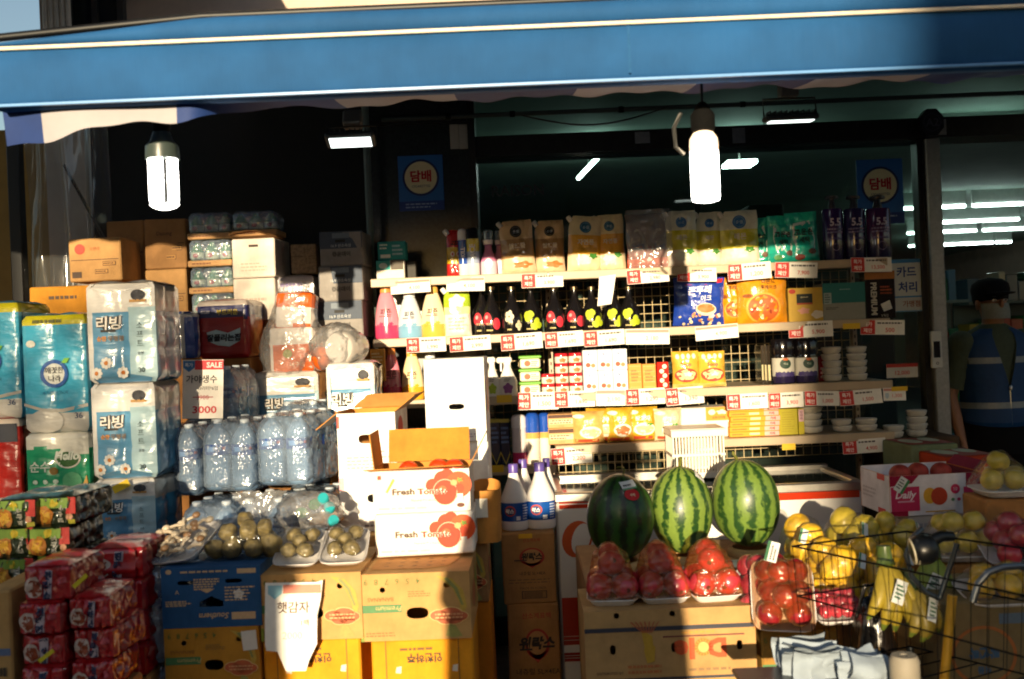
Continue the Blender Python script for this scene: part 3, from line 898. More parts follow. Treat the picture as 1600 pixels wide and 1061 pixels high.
# ------------------------------------------------------------------ builders for the goods
def sbox(x0, y0, x1, y1, Y, z=None):
    p, w, h = PB(x0, y0, x1, y1, Y)
    if z is not None:
        h += p.z - z if abs(p.z - z) < .05 else 0
        p.z = z + .0012
    return p, w, h
def pouch(label, p, w, h, d, bands, deco=None, name='refill_pouch', cat='pouch', group=None, seed=0, seal=True, spout=None, rz=0.0, lean=0.0, kind='stand', part='bag'):
    """bag grid: kind 'stand' (bottom gusset) or 'pillow' (both ends sealed); bands = [(v from, material)]"""
    sd = seed * 3.7
    def thick(v):
        if kind == 'stand': return (min(1, v / .10 + .35)) * (1 - v) ** .55 + .015
        return (max(0, 1 - abs(2 * v - 1) ** 4)) ** .7 + .03
    def hw(v):
        k = w / 2 * (1 - .05 * math.sin(PI * v) + .02 * N(v * 4, sd))
        if kind == 'stand' and v > .86 and spout: k *= 1 - (v - .86) * .5
        return k
    def sf(u, v, s):
        side = max(0, 1 - abs(2 * u - 1) ** 2.6) ** .75
        y = d / 2 * thick(v) * side
        cr = .10 * d * N(u * 5 + sd, v * 6, s) + .07 * d * N(u * 11, v * 13 + sd, s)
        x = (2 * u - 1) * hw(v) + .015 * w * N(v * 7, sd + u) + (max(0, v - .80) * 1.3 * (1 - u) * hw(v) if spout else 0)
        return Vector((x, s * (y + cr * side), h * v + .012 * h * N(u * 3, sd) * v))
    vs = sorted(set([i / 18 for i in range(19)] + [b[0] for b in bands]))
    nu = 16
    mb = MB()
    for s in (-1, 1):
        pts = [sf(i / nu, v, s) for v in vs for i in range(nu + 1)]
        fs, ml = [], []
        for j in range(len(vs) - 1):
            m = bands[0][1]
            for b in bands:
                if (vs[j] + vs[j + 1]) / 2 >= b[0]: m = b[1]
            for i in range(nu):
                q = (j * (nu + 1) + i, j * (nu + 1) + i + 1, (j + 1) * (nu + 1) + i + 1, (j + 1) * (nu + 1) + i)
                fs.append(q if s < 0 else q[::-1]); ml.append(m)
        mb.add(pts, fs, ml)
    def front(a, b, e=0.0):
        v = min(1, max(0, b / h)); u = min(1, max(0, .5 + a / (2 * hw(v))))
        q = sf(u, v, -1)
        return Vector((a, q.y - e - .0012, b))
    if deco: deco(mb, front, w, h)
    t = thing(name, label, cat, p, rot=(lean, R(3) * N(sd, 1.3) * 2, rz + R(14) * N(sd, 4.1)), group=group)
    mb.build(part, t, smooth=75)
    if spout is not None:
        mb = MB(); mb.lathe([(.011, 0), (.011, .02), (.009, .026)], spout, seg=12)
        mb.build('cap', t, loc=(-w * .40, 0, h * .90), rot=(0, R(-38), 0))
    return t
def pack(label, name, cat, p, w, h, d, m, deco=None, group=None, c=.003, rz=0.0, faces=None, jit=0.0, part='carton'):
    """printed carton, front face at local y = 0"""
    t = thing(name, label, cat, p, rz, group)
    mb = MB(); mb.box(-w / 2, w / 2, 0, d, 0, h, m, c, jit, faces)
    if deco: deco(mb, flat((0, 0, 0), (1, 0, 0), (0, 0, 1), (0, -1, 0)), w, h)
    mb.build(part, t, smooth=0)
    return t
def cyl_map(prof, sy):
    def f(a, b, e=0.0):
        r = prof[-1][0]
        for (r0, z0), (r1, z1) in zip(prof, prof[1:]):
            if z0 <= b <= z1 and z1 > z0:
                r = r0 + (r1 - r0) * (b - z0) / (z1 - z0); break
        rm = max(.005, max(q[0] for q in prof))
        t = a / rm
        return Vector(((r + e) * math.sin(t), -sy * (r + e) * math.cos(t) - (e + .0006), b))
    return f
def bottle(label, p, prof, mats, cap_from, cap_mat, deco=None, sy=.7, name='bottle', cat='bottle', group=None, seg=26, rz=0.0):
    """lathe bottle; segments from index cap_from on become the separate cap"""
    t = thing(name, label, cat, p, rz, group)
    mb = MB(); mb.lathe(prof[:cap_from + 1], mats[0], seg=seg, sy=sy, mats=mats[:cap_from])
    if deco: deco(mb, cyl_map(prof, sy))
    mb.build('body', t, smooth=50)
    if cap_from < len(prof) - 1:
        cp = [(prof[cap_from][0] * 1.08, prof[cap_from][1])] + [(r * 1.08, z) for r, z in prof[cap_from:][1:]]
        mb = MB(); mb.lathe(cp, cap_mat, seg=18, sy=max(sy, .9)); mb.build('cap', t, smooth=50)
    return t
WH = K('#e6e2dc', 'plastic'); BLK = K('#141214', 'gloss'); RED = K('#c9302c')
def price_tag(x0, y0, x1, y1, price, label, Y=None, style=0, ref=1.0, rz=None):
    Y = YR - .018 if Y is None else Y
    p, w, h = PB(x0, y0, x1, y1, Y)
    rg = random.Random(x0 * 7 + y0)
    mb = MB(); f = flat((0, 0, 0), (1, 0, 0), (0, 0, 1), (0, -1, 0))
    mb.box(-w / 2, w / 2, 0, .0012, 0, h, K('#e9e4da'))
    if style == 0:
        sq = min(h * .98, w * .33)
        mb.rect2(-w / 2 + .001, h * .03, -w / 2 + sq, h * .98, f, RED, 1)
        mb.text('특가', -w / 2 + sq / 2, h * .71, h * .3, f, K('#f2e8e0'), bold=.02)
        mb.text('제안', -w / 2 + sq / 2, h * .29, h * .3, f, K('#f2e8e0'), bold=.02)
        mb.lines(-w / 2 + sq * 1.15, h * .68, w / 2 - .01, h * .9, 1, f, K('#4a4440'), th=.25, seed=x0)
        mb.text(price, -w / 2 + sq + (w - sq) / 2, h * .32, h * .30, f, K('#cf4a3c'), bold=.01)
    else:
        mb.rect2(-w / 2 + .002, h * .76, w / 2 - .002, h * .95, f, K('#c98a7c'), 1)
        mb.poly2([(-w * .42, h * .6), (-w * .26, h * .6), (-w * .26, h * .3), (-w * .34, h * .12), (-w * .42, h * .3)], f, K('#b9c6cf'), 1)
        mb.text(price, w * .1, h * .38, h * .32, f, K('#d8826c'), bold=.01)
    single(mb, 'price_tag', label, 'price tag', p, rot=(R(rg.uniform(-9, 5)), R(rg.uniform(-3, 3)), R(rg.uniform(-6, 6)) if rz is None else rz), group='price tags along the shelf edges', smooth=0)

# ---- price tags
for a in [
    (610, 437, 673, 458, '4,100', 'price tag at the left end of the top shelf edge, above the pink bottle', 1),
    (697, 433, 757, 455, '4,100', 'price tag on the top shelf edge above the green pouch', 1),
    (815, 427, 880, 449, '3,900', 'price tag on the top shelf edge below the brown pouches', 0),
    (980, 420, 1046, 442, '2,980', 'price tag on the top shelf edge below the bag of onion nets', 0),
    (1058, 418, 1119, 440, '3,900', 'price tag on the top shelf edge below the yellow pouches, above the blue snack bag', 0),
    (1138, 411, 1205, 437, '1,200', 'price tag on the top shelf edge above the orange cereal bag', 0),
    (1210, 410, 1277, 434, '7,900', 'price tag reading 7,900 below the teal pouches', 0),
    (1329, 402, 1394, 425, '13,500', 'price tag reading 13,500 below the purple pump bottles', 0),
    (635, 527, 697, 550, '1,990', 'price tag reading 1,990 under the pale blue bottle', 0),
    (703, 525, 767, 548, '2,990', 'price tag reading 2,990 under the green refill pouch', 0),
    (783, 521, 848, 546, '1,690', 'price tag under the white flower bottle, left of a gap', 0),
    (852, 518, 912, 542, '1,690', 'price tag under the red labelled dark bottles', 0),
    (913, 516, 976, 540, '1,690', 'price tag under the lime leaf dark bottles', 0),
    (977, 514, 1046, 538, '2,180', 'price tag below the last dark bottle', 1),
    (1087, 508, 1154, 530, '4,900', 'price tag under the blue snack bag', 1),
    (1233, 502, 1301, 527, '5,900', 'price tag reading 5,900 under the yellow box', 0),
    (1345, 500, 1412, 523, '500', 'price tag reading 500 under the black premium pack', 0),
    (808, 613, 872, 640, '1,500', 'price tag under the green tubs', 0),
    (866, 611, 930, 636, '1,690', 'price tag under the red tubs', 0),
    (931, 609, 977, 634, '2,190', 'price tag under the white cartons', 1),
    (978, 607, 1040, 632, '1,290', 'price tag under the tall orange packs', 0),
    (1041, 605, 1101, 632, '1,390', 'price tag under the soup bags', 0),
    (1136, 615, 1200, 639, '1,600', 'price tag above the stack of orange boxes', 0),
    (1201, 613, 1256, 637, '3,900', 'price tag reading 3,900 under the dark jars', 0),
    (1257, 611, 1312, 634, '1,000', 'price tag reading 1,000 under the left bowl stack', 0),
    (1313, 609, 1379, 632, '1,500', 'price tag reading 1,500 under the right bowl stack', 0),
    (1380, 606, 1416, 626, '1,300', 'price tag reading 1,300 with no red square at the right end of the shelf', 1),
    (862, 699, 926, 725, '2,200', 'price tag under the tan display boxes on the lowest shelf', 0),
    (1318, 686, 1384, 708, '4,900', 'price tag reading 4,900 under the small bowls on the lowest shelf', 0)]:
    price_tag(a[0], a[1], a[2], a[3], a[4], a[5], style=a[6])
for x0, y0, x1, y1, lab in ((1317, 505, 1344, 514, 'yellow sticker beside the tag reading 500'), (1393, 604, 1418, 611, 'yellow sticker at the right end of the third shelf'), (1222, 693, 1243, 703, 'yellow sticker under the lime boxes'),
                            (776, 617, 800, 629, 'yellow sticker under the trigger bottles'), (764, 727, 787, 738, 'yellow sticker under the dark blue packs')):
    p, w, h = PB(x0, y0, x1, y1, YR - .0165)
    mb = MB(); mb.box(-w / 2, w / 2, 0, .001, 0, h, K('#d8b020'))
    single(mb, 'shelf_sticker', lab, 'sticker', p, smooth=0, group='yellow stickers on the shelf edges')
# a torn paper slip hanging over the second shelf
p, w, h = PB(932, 432, 958, 478, YR - .016)
mb = MB(); f = flat((0, 0, 0), (1, 0, 0), (0, 0, 1), (0, -1, 0))
mb.grid(lambda u, v: (-w * .5 + w * u * (1 - .15 * (1 - v)) + w * .2 * v, -.012 * math.sin(PI * v) - .012 * (1 - v), h * v + w * .1 * u), 6, 8, K('#ece8e2'))
single(mb, 'paper_slip', 'blank white paper slip hanging from the top shelf in front of the dark bottles', 'paper', p)

# ---- top shelf
Y = YR + .05
p, w, h = sbox(588, 407, 632, 434, Y, ZA)
def d_teal(mb, f, w, h):
    mb.rect2(-w * .4, h * .12, -w * .05, h * .3, f, K('#d5d9d6'), 1)
    mb.lines(-w * .42, h * .55, -w * .06, h * .9, 2, f, K('#dfe8e6'), seed=2); mb.lines(w * .02, h * .2, w * .42, h * .85, 3, f, K('#a8c6d8'), seed=4)
low = pack('small white and teal carton directly under the plain teal box on the top shelf', 'carton_box', 'carton', p, w, h, .1, K('#d8d2c6'), lambda mb, f, w, h: (mb.rect2(-w / 2, h * .5, w * .0, h, f, K('#2f9a98'), 1), mb.disc2(-w * .25, h * .72, w * .15, h * .15, f, K('#b8c9cc'), 2), mb.rect2(w * .02, h * .5, w * .46, h * .98, f, K('#5a5248'), 1)))
p2, w2, h2 = sbox(590, 378, 634, 407, Y)
p2.z = p.z + h + .001
pack('teal carton with white print resting on a white carton on the top shelf', 'carton_box', 'carton', p2, w2, h2, .09, K('#128a8c', 'paper'), d_teal)
p, w, h = sbox(625, 408, 636, 432, Y + .06, ZA)
pack('dark slim carton behind the white and teal carton', 'carton_box', 'carton', p + Vector((.03, 0, 0)), .05, h, .06, K('#2a2620'))
# red and yellow refill pouch
p, w, h = sbox(697, 360, 725, 431, Y + .02, ZA)
pouch('red refill pouch with a yellow middle and white spout on the top shelf', p, w, h, .05, [(0, K('#b8201e', 'bag')), (.28, K('#c9a41c', 'bag')), (.63, K('#b8201e', 'bag'))],
      lambda mb, f, w, h: (mb.text('ZIZI', .003, h * .72, h * .09, f, K('#1a1010'), bold=.03, shear=.3), mb.disc2(-w * .16, h * .48, .009, .012, f, K('#e8dcc0'), 2), mb.disc2(w * .16, h * .48, .009, .012, f, K('#e8dcc0'), 2),
                            mb.disc2(-w * .16, h * .48, .004, .006, f, K('#b8201e'), 3), mb.disc2(w * .16, h * .48, .004, .006, f, K('#b8201e'), 3)), spout=K('#e8e4e0', 'plastic'), seed=1)
def aerosol(label, x0, y0, x1, y1, Yi, z, cols, capm, fcap=.8, txt=None, group=None):
    p, w, h = sbox(x0, y0, x1, y1, Yi, z); r = w / 2
    prof = [(r * .9, 0), (r, .004), (r, h * .25), (r, h * .5), (r, h * fcap), (r * .97, h * fcap + .002), (r * .95, h * .93), (r * .7, h * .985), (r * .3, h)]
    mt = [cols[0], cols[0], cols[1], cols[2], capm, capm, capm, capm]
    return bottle(label, p, prof, mt, 4, capm, (lambda mb, f: mb.text(txt, 0, h * .5, r * .8, f, K('#e8e8ec'), rot=PI / 2, bold=.02)) if txt else None, sy=1, name='aerosol_can', cat='aerosol', group=group)
aerosol('white and blue aerosol can beside the red pouch on the top shelf', 716, 358, 731, 430, Y, ZA, [K('#dcdad8', 'gloss'), K('#2450a8', 'gloss'), K('#2450a8', 'gloss')], K('#e6e4e2', 'plastic'), .76, 'KILL')
aerosol('black capped aerosol can with a yellow band on the top shelf', 728, 356, 749, 429, Y, ZA, [K('#d5d2d0', 'gloss'), K('#9aa8c0', 'gloss'), K('#c9b81e', 'gloss')], K('#0e0d10', 'plastic'), .76, 'ACE')
CLR = clear('clear_cap', gloss=.1, body=.2, body_col=(.7, .8, .85))
for i, (x0, x1, c, lab) in enumerate(((750, 776, '#c87aa0', 'pink trigger spray bottle with a clear cap beside the black aerosol'), (770, 790, '#c88aa6', 'rose trigger spray bottle with a clear cap half hidden by the brown pouch'))):
    p, w, h = sbox(x0, 360, x1, 428, Y + .05 * i, ZA); r = w / 2
    prof = [(r * .95, 0), (r, .01), (r * .98, h * .3), (r * .45, h * .55), (r * .4, h * .66), (r * .55, h * .68), (r * .6, h * .78), (r * .6, h * .97), (r * .3, h)]
    mt = [K('#d8c0cc', 'plastic'), K('#d8b8c8', 'plastic'), K(c, 'plastic'), K(c, 'plastic'), K('#7a3a8a', 'plastic'), K('#e6e0e6', 'plastic'), CLR, CLR]
    bottle(lab, p, prof, mt, 6, CLR, lambda mb, f, r=r, h=h: mb.disc2(0, h * .25, r * .5, h * .12, f, K('#f0e6ec'), 1), sy=.8, name='spray_bottle', cat='spray bottle')
KR = dict(brown=('#c8a878', '#a07a48', '#d8bc98', '#15130f', '쌀뜨물'), amber=('#dccb9c', '#dca020', '#e0c8a0', '#1d5a78', '자연퐁'), lime=('#d8d4bc', '#d0c428', '#d8ccb8', '#1d5f98', '레몬'))
POU = [(783, 345, 837, 426, 'brown', 'brown dish soap pouch with a black disc beside the spray bottles'), (835, 345, 882, 424, 'brown', 'brown dish soap pouch with a black disc next to the amber pouches'),
       (884, 338, 938, 421, 'amber', 'amber dish soap pouch with a blue disc beside the brown pouches'), (930, 336, 977, 420, 'amber', 'amber dish soap pouch with a blue disc beside the bag of nets'),
       (1040, 330, 1090, 414, 'lime', 'lime yellow pouch with a blue disc just right of the bag of nets'), (1086, 332, 1128, 413, 'lime', 'narrow lime yellow pouch in the middle of the three'), (1125, 330, 1186, 412, 'lime', 'wide lime yellow pouch next to the teal pouches')]
for i, (x0, y0, x1, y1, k, lab) in enumerate(POU):
    p, w, h = sbox(x0, y0, x1, y1, Y + (.03 if i % 2 else 0), ZA)
    c = KR[k]
    def dd(mb, f, w, h, c=c, k=k):
        mb.disc2(0, h * .79, w * .17, w * .17, f, K(c[3], 'ink'), 1); mb.ring2(0, h * .79, w * .12, w * .135, f, K('#6f93a8' if k != 'brown' else '#6a6250'), 2)
        mb.text('순샘', 0, h * .79, w * .09, f, K('#c9d6da'), layer=2)
        mb.text(c[4], 0, h * .52, w * .17, f, K('#e0d6c0'), bold=.03)
        if k != 'brown':
            mb.disc2(w * .22, h * .27, w * .13, h * .05, f, K('#3a7a2a', 'ink'), 1, wob=.2)
            mb.disc2(-w * .05, h * .2, w * .22, h * .09, f, K('#d8d8c0', 'ink'), 1, wob=.1)
        else: mb.disc2(w * .12, h * .16, w * .26, h * .06, f, K('#b86a2c', 'ink'), 1, wob=.2)
    pouch(lab, p, w, h, .075, [(0, K(c[2], 'bag')), (.2, K(c[2], 'bag')), (.30, K(c[1], 'bag')), (.65, K(c[0], 'bag'))], dd, seed=i + 3, spout=K('#d8d0c0', 'plastic'))
# clear bag of nets
p, w, h = sbox(978, 335, 1046, 419, Y, ZA)
nb = pouch('clear plastic bag of red and orange nets with two grey labels on the top shelf', p, w, h, .09, [(0, K('#b0401c', 'bag')), (.18, K('#7a2c1c', 'bag')), (.4, K('#5a4438', 'bag')), (.85, K('#4a3c34', 'bag'))],
      lambda mb, f, w, h: [(mb.poly2([(x - w * .2, h * .32), (x + w * .2, h * .32), (x + w * .16, h * .55), (x + w * .06, h * .72), (x - w * .06, h * .72), (x - w * .16, h * .55)], f, K('#9a9086'), 1),
                            mb.rect2(x - w * .13, h * .34, x + w * .13, h * .45, f, K('#4a4a6a'), 2), mb.lines(x - w * .12, h * .48, x + w * .13, h * .6, 2, f, K('#6a5a5a'), seed=3)) for x in (-w * .24, w * .25)],
      name='net_bag', cat='bag', seed=21)
mb = MB(); mb.grid(lambda u, v: ((u - .5) * w * 1.04, -.05 - .02 * N(u * 6, v * 7), h * v * 1.06), 14, 14, POLY); mb.build('clear_wrap', nb, smooth=80)
# teal pouches
for i, (x0, y0, x1, y1, lab) in enumerate(((1170, 341, 1205, 411, 'teal refill pouch with a white label leaning behind the lime pouch'), (1197, 338, 1243, 410, 'teal refill pouch in the middle of the teal group'), (1229, 332, 1281, 408, 'shiny teal refill pouch with a red fruit at its foot, next to the purple bottles'))):
    p, w, h = sbox(x0, y0, x1, y1, Y + .04 * (i == 0), ZA)
    def dd(mb, f, w, h):
        mb.poly2([(-w * .3, h * .78), (w * .22, h * .82), (w * .32, h * .5), (w * .3, h * .26), (-w * .26, h * .24), (-w * .34, h * .5)], f, K('#d8e0da', 'bag'), 1)
        mb.text('고운손', 0, h * .6, w * .2, f, K('#22302c'), bold=.03); mb.text('세탁', 0, h * .44, w * .17, f, K('#22302c'), bold=.03)
        mb.disc2(w * .2, h * .2, w * .13, h * .06, f, K('#6a4a3c', 'ink'), 2); mb.disc2(-w * .2, h * .1, w * .14, h * .06, f, K('#8a3a2a' if i == 2 else '#4a8a4a', 'ink'), 2)
    pouch(lab, p, w, h, .07, [(0, K('#18a08c', 'bag')), (.2, K('#1cb098', 'bag')), (.8, K('#2cc8a4', 'bag'))], dd, seed=i + 31, rz=R(-6 + 5 * i))
# purple pump bottles
for i, (x0, x1, lab, c) in enumerate(((1285, 1317, 'purple pump bottle reading 5.5 next to the teal pouches', '#3a2458'), (1318, 1351, 'dark violet pump bottle reading 5.5 in the middle of three', '#2c2450'), (1353, 1391, 'plum pump bottle reading 5.5 at the right end of the top shelf', '#4a2450'))):
    p, w, h = sbox(x0, 306, x1, 405, Y, ZA); r = w / 2
    prof = [(r * .95, 0), (r, .006), (r, h * .3), (r, h * .76), (r * .92, h * .79), (r * .35, h * .8), (r * .35, h * .84), (r * .25, h * .9), (r * .25, h * .94), (r * .6, h * .945), (r * .6, h * .985), (r * .3, h)]
    m0 = K(c, 'gloss'); m1 = K('#241a3c', 'gloss')
    bottle(lab, p, prof, [m1, m1, m0, m0, m0] + [K('#1a1424', 'plastic')] * 6, 5, K('#1a1424', 'plastic'),
           lambda mb, f, r=r, h=h: (mb.text('5.5', 0, h * .58, h * .12, f, K('#c8b8c8'), bold=.03, xs=.85), mb.lines(-r * .8, h * .4, r * .8, h * .5, 2, f, K('#8a7a9a'), seed=1), mb.ring2(0, h * .2, r * .3, r * .36, f, K('#7a6a8a'), 1), mb.lines(-r * .7, h * .3, r * .7, h * .36, 1, f, K('#6a5a8a'), seed=8)),
           sy=.8, name='pump_bottle', cat='pump bottle', group='purple pump bottles')

# ---- second shelf
def softener(x0, y0, x1, y1, z, Yi, c1, c2, lab, capc):
    p, w, h = sbox(x0, y0, x1, y1, Yi, z); r = w / 2
    prof = [(r * .93, 0), (r, .008), (r, h * .12), (r * .99, h * .25), (r * .92, h * .45), (r * .78, h * .62), (r * .58, h * .78), (r * .44, h * .86), (r * .42, h * .95), (r * .36, h)]
    m1, m2 = K(c1, 'gloss'), K(c2, 'gloss')
    bottle(lab, p, prof, [m2, m2, m2, m1, m1, m1, m1, m1, m1], 7, K(capc, 'plastic'),
           lambda mb, f: (mb.text('피죤', 0, h * .5, h * .12, f, K('#3a2a2e'), bold=.01), mb.lines(-r * .6, h * .40, r * .5, h * .44, 1, f, K('#6a5a5a'), seed=4),
                          [mb.disc2(-r * .7 + r * .28 * q, h * .24 + .01 * math.sin(q * 2.1), r * .2, h * .03, f, m2, 1, wob=.25) for q in range(6)]),
           sy=.62, name='softener_bottle', cat='bottle', group='fabric softener bottles')
softener(585, 446, 623, 530, ZB, Y, '#d88494', '#c43c64', 'pink softener bottle standing on the second shelf at its left end', '#e0904a')
softener(621, 455, 660, 528, ZB, Y, '#c2cad2', '#7aa8c6', 'pale blue softener bottle on the second shelf', '#d0d8de')
softener(657, 447, 696, 526, ZB, Y, '#e2ccaa', '#d8a848', 'cream and yellow softener bottle on the second shelf beside the green pouch', '#e0a850')
softener(598, 543, 627, 624, ZS, Y, '#d87a8c', '#c8265a', 'pink softener bottle on the third shelf behind the open white box', '#e0904a')
softener(627, 546, 662, 622, ZS, Y, '#e6cfa0', '#e0a02a', 'yellow softener bottle on the third shelf behind the open white box', '#e0a850')
softener(656, 550, 690, 621, ZS, Y + .08, '#c2cad2', '#5a9ac8', 'pale blue softener bottle on the third shelf half hidden by the tall white box', '#d0d8de')
p, w, h = sbox(694, 450, 736, 523, Y, ZB)
pouch('white refill pouch with a lime green top and spout on the second shelf', p, w, h, .06, [(0, K('#e0dcd0', 'bag')), (.45, K('#d8dc9a', 'bag')), (.6, K('#96b01e', 'bag'))],
      lambda mb, f, w, h: (mb.disc2(0, h * .72, w * .28, h * .13, f, K('#e8ead8', 'ink'), 1, wob=.15), mb.lines(-w * .35, h * .12, w * .35, h * .4, 4, f, K('#b0a898'), seed=5)), seed=41, spout=K('#e8e6e0', 'plastic'), rz=R(4))
DECO = ['red', 'red2', 'white', 'lime', 'red', 'red', 'lime', 'lime', 'lime']
necks = [753, 768, 800, 830, 866, 898, 925, 959, 983]
ords = ['first', 'second', 'third', 'fourth', 'fifth', 'sixth', 'seventh', 'eighth', 'last']
for i, (x, k) in enumerate(zip(necks, DECO)):
    p, w, h = sbox(x - 17, 448, x + 17, 519, Y + (.02 if i % 2 else -.01) + (.05 if i == 0 else 0), ZB); r = w / 2
    prof = [(r * .94, 0), (r, .006), (r * .99, h * .3), (r * .85, h * .48), (r * .45, h * .68), (r * .27, h * .8), (r * .25, h * .92), (r * .34, h * .925), (r * .34, h * .99), (r * .28, h)]
    def dd(mb, f, r=r, h=h, k=k, i=i):
        if k.startswith('red'):
            mb.disc2(-r * .45, h * .33, r * .42, h * .13, f, K('#b82030'), 1); mb.disc2(r * .45, h * .22, r * .36, h * .12, f, K('#c8283a'), 1); mb.disc2(-r * .5, h * .36, r * .15, h * .04, f, K('#e89a9a'), 2)
        elif k == 'white':
            for q in range(5): mb.disc2(-r * .3 + r * .26 * math.cos(q * 1.257), h * .36 + h * .08 * math.sin(q * 1.257), r * .2, h * .06, f, K('#d8ccb4'), 1)
            for q in range(4): mb.disc2(r * .6 + r * .18 * math.cos(q * 1.57), h * .17 + h * .06 * math.sin(q * 1.57), r * .16, h * .05, f, K('#cbbfa0'), 1)
        else:
            for q, (a, b) in enumerate(((-.5, .38), (-.1, .41), (-.3, .31), (.45, .24), (.2, .14), (.65, .16))): mb.disc2(r * a, h * b, r * .28, h * .085, f, K('#a8b81e' if q % 2 else '#b8c42c'), 1 + q % 2, rot=q)
        mb.lines(-r * .5, h * .06, r * .1, h * .12, 1, f, K('#c8b87a'), seed=i)
        mb.text('복분자' if k.startswith('red') else '매실', -r * .2, h * .22, h * .05, f, K('#d8d0a8'), layer=3)
    wd = {'red': 'red fruit', 'red2': 'twin red fruit', 'white': 'white flower', 'lime': 'lime leaf'}[k]
    bottle(f'dark wine bottle with {wd} print, {ords[i]} from the left on the second shelf', p, prof, [BLK] * 9, 6, K('#6a5a44', 'metal'), dd, sy=1, name='wine_bottle', cat='bottle', group='dark fruit wine bottles')
    if i in (0, 1, 3, 5):
        pass
p, w, h = sbox(1050, 434, 1130, 518, Y, ZB)
def d_blue(mb, f, w, h):
    mb.poly2([(-w * .1, h * .90), (w * .46, h * .98), (w * .44, h * .9), (w * .1, h * .84), (-w * .3, h * .83)], f, K('#c8202a', 'ink'), 1)
    mb.text('콘푸레', 0, h * .73, h * .17, f, K('#f0eef0'), bold=.025, rot=.1, shear=.2)
    mb.text('이크', w * .12, h * .57, h * .12, f, K('#f0eef0'), bold=.02, rot=.1, shear=.2)
    mb.disc2(w * .12, h * .34, w * .2, h * .13, f, K('#d8c8b0', 'ink'), 1); mb.disc2(w * .12, h * .36, w * .17, h * .09, f, K('#c8743a', 'ink'), 2)
    rg = random.Random(2)
    for q in range(26): mb.disc2(rg.uniform(-w * .42, w * .42), rg.uniform(h * .03, h * .26), rg.uniform(.004, .011), rg.uniform(.003, .008), f, K(rg.choice(['#e0c8a0', '#d8a86a', '#ece0cc', '#c87a5a']), 'ink'), 2 + q % 3, n=9, rot=q)
pouch('blue cereal bag with big white letters and a red top on the second shelf', p, w, h, .08, [(0, K('#1c3c9c', 'bag'))], d_blue, name='cereal_bag', cat='bag', seed=51, kind='pillow')
for i, (x0, x1, lab) in enumerate(((1122, 1168, 'orange almond cereal bag half hidden behind its twin'), (1150, 1229, 'orange almond cereal bag with a bowl of flakes on the second shelf'))):
    p, w, h = sbox(x0, 432, x1, 512, Y + .06 * (1 - i), ZB)
    def dd(mb, f, w, h):
        mb.text('아몬드', w * .1, h * .88, h * .1, f, K('#3a1c0c'), bold=.02); mb.text('후레이크', w * .1, h * .76, h * .09, f, K('#4a2410'), bold=.02)
        mb.ring2(0, h * .32, w * .3, w * .34, f, K('#e0a03a', 'ink'), 1, sy=.9); mb.disc2(0, h * .32, w * .3, w * .27, f, K('#b8561a', 'ink'), 1)
        rg = random.Random(8)
        for q in range(22):
            t, r0 = rg.uniform(0, 6.28), w * .26 * math.sqrt(rg.random())
            mb.disc2(r0 * math.cos(t), h * .33 + r0 * .8 * math.sin(t), .009, .006, f, K(rg.choice(['#e8c890', '#d89a4a', '#f0e4d0', '#9a3c1c']), 'ink'), 2 + q % 3, n=9, rot=q)
        mb.disc2(-w * .3, h * .58, w * .1, h * .04, f, K('#8a4a1a', 'ink'), 1)
    pouch(lab, p, w, h, .08, [(0, K('#d88c14', 'bag')), (.9, K('#d08a1c', 'bag'))], dd, name='cereal_bag', cat='bag', seed=60 + i, kind='pillow')
p, w, h = sbox(1232, 450, 1286, 506, Y, ZB)
pack('yellow biscuit box with a dark label on the second shelf', 'biscuit_box', 'box', p, w, h, .12, K('#c8a23c'), lambda mb, f, w, h: (mb.rect2(-w * .26, h * .52, w * .2, h * .82, f, K('#1c241e'), 1), mb.text('premier', -w * .03, h * .72, h * .06, f, K('#d8c89a')), mb.rect2(-w * .26, h * .5, w * .2, h * .55, f, K('#a8482a'), 2),
     mb.disc2(-w * .06, h * .32, w * .16, h * .09, f, K('#d89a8a'), 1, wob=.2), mb.disc2(w * .33, h * .2, w * .17, h * .12, f, K('#e0d6c4'), 1, wob=.1), mb.disc2(-w * .38, h * .9, w * .1, h * .07, f, K('#b83a2a'), 1)))
p, w, h = sbox(1286, 442, 1352, 503, Y, ZB)
pack('teal topped grey carton on the second shelf beside the yellow box', 'tissue_carton', 'box', p, w, h, .14, K('#8c8c82'), lambda mb, f, w, h: (mb.rect2(-w / 2, h * .46, w / 2, h, f, K('#1c6a68'), 1), mb.rect2(-w * .48, h * .44, -w * .3, h * .74, f, K('#9aa8a4'), 2), mb.lines(-w * .46, h * .46, -w * .32, h * .72, 4, f, K('#3a5a58'), layer=3), mb.lines(-w * .1, h * .8, w * .25, h * .84, 1, f, K('#9ab4b0')), mb.lines(-w * .44, h * .28, -w * .1, h * .36, 2, f, K('#4a4a48'))))
p, w, h = sbox(1352, 424, 1399, 500, Y, ZB)
pack('black pack lettered PREMIUM with a tan top at the right end of the second shelf', 'razor_pack', 'pack', p, w, h, .07, K('#17130f', 'gloss'), lambda mb, f, w, h: (mb.text('PREMIUM', -w * .22, h * .42, w * .2, f, K('#c8c0b0'), rot=-PI / 2, bold=.03), mb.rect2(-w / 2, h * .83, w / 2, h, f, K('#a8682a'), 1),
     mb.poly2([(w * .0, h * .3), (w * .3, h * .38), (w * .38, h * .2), (w * .1, h * .14)], f, K('#c8c4bc'), 1), mb.lines(0, h * .5, w * .42, h * .7, 3, f, K('#a8481c'), seed=4), mb.text('5개입', w * .12, h * .06, h * .06, f, K('#b8b0a4'))))

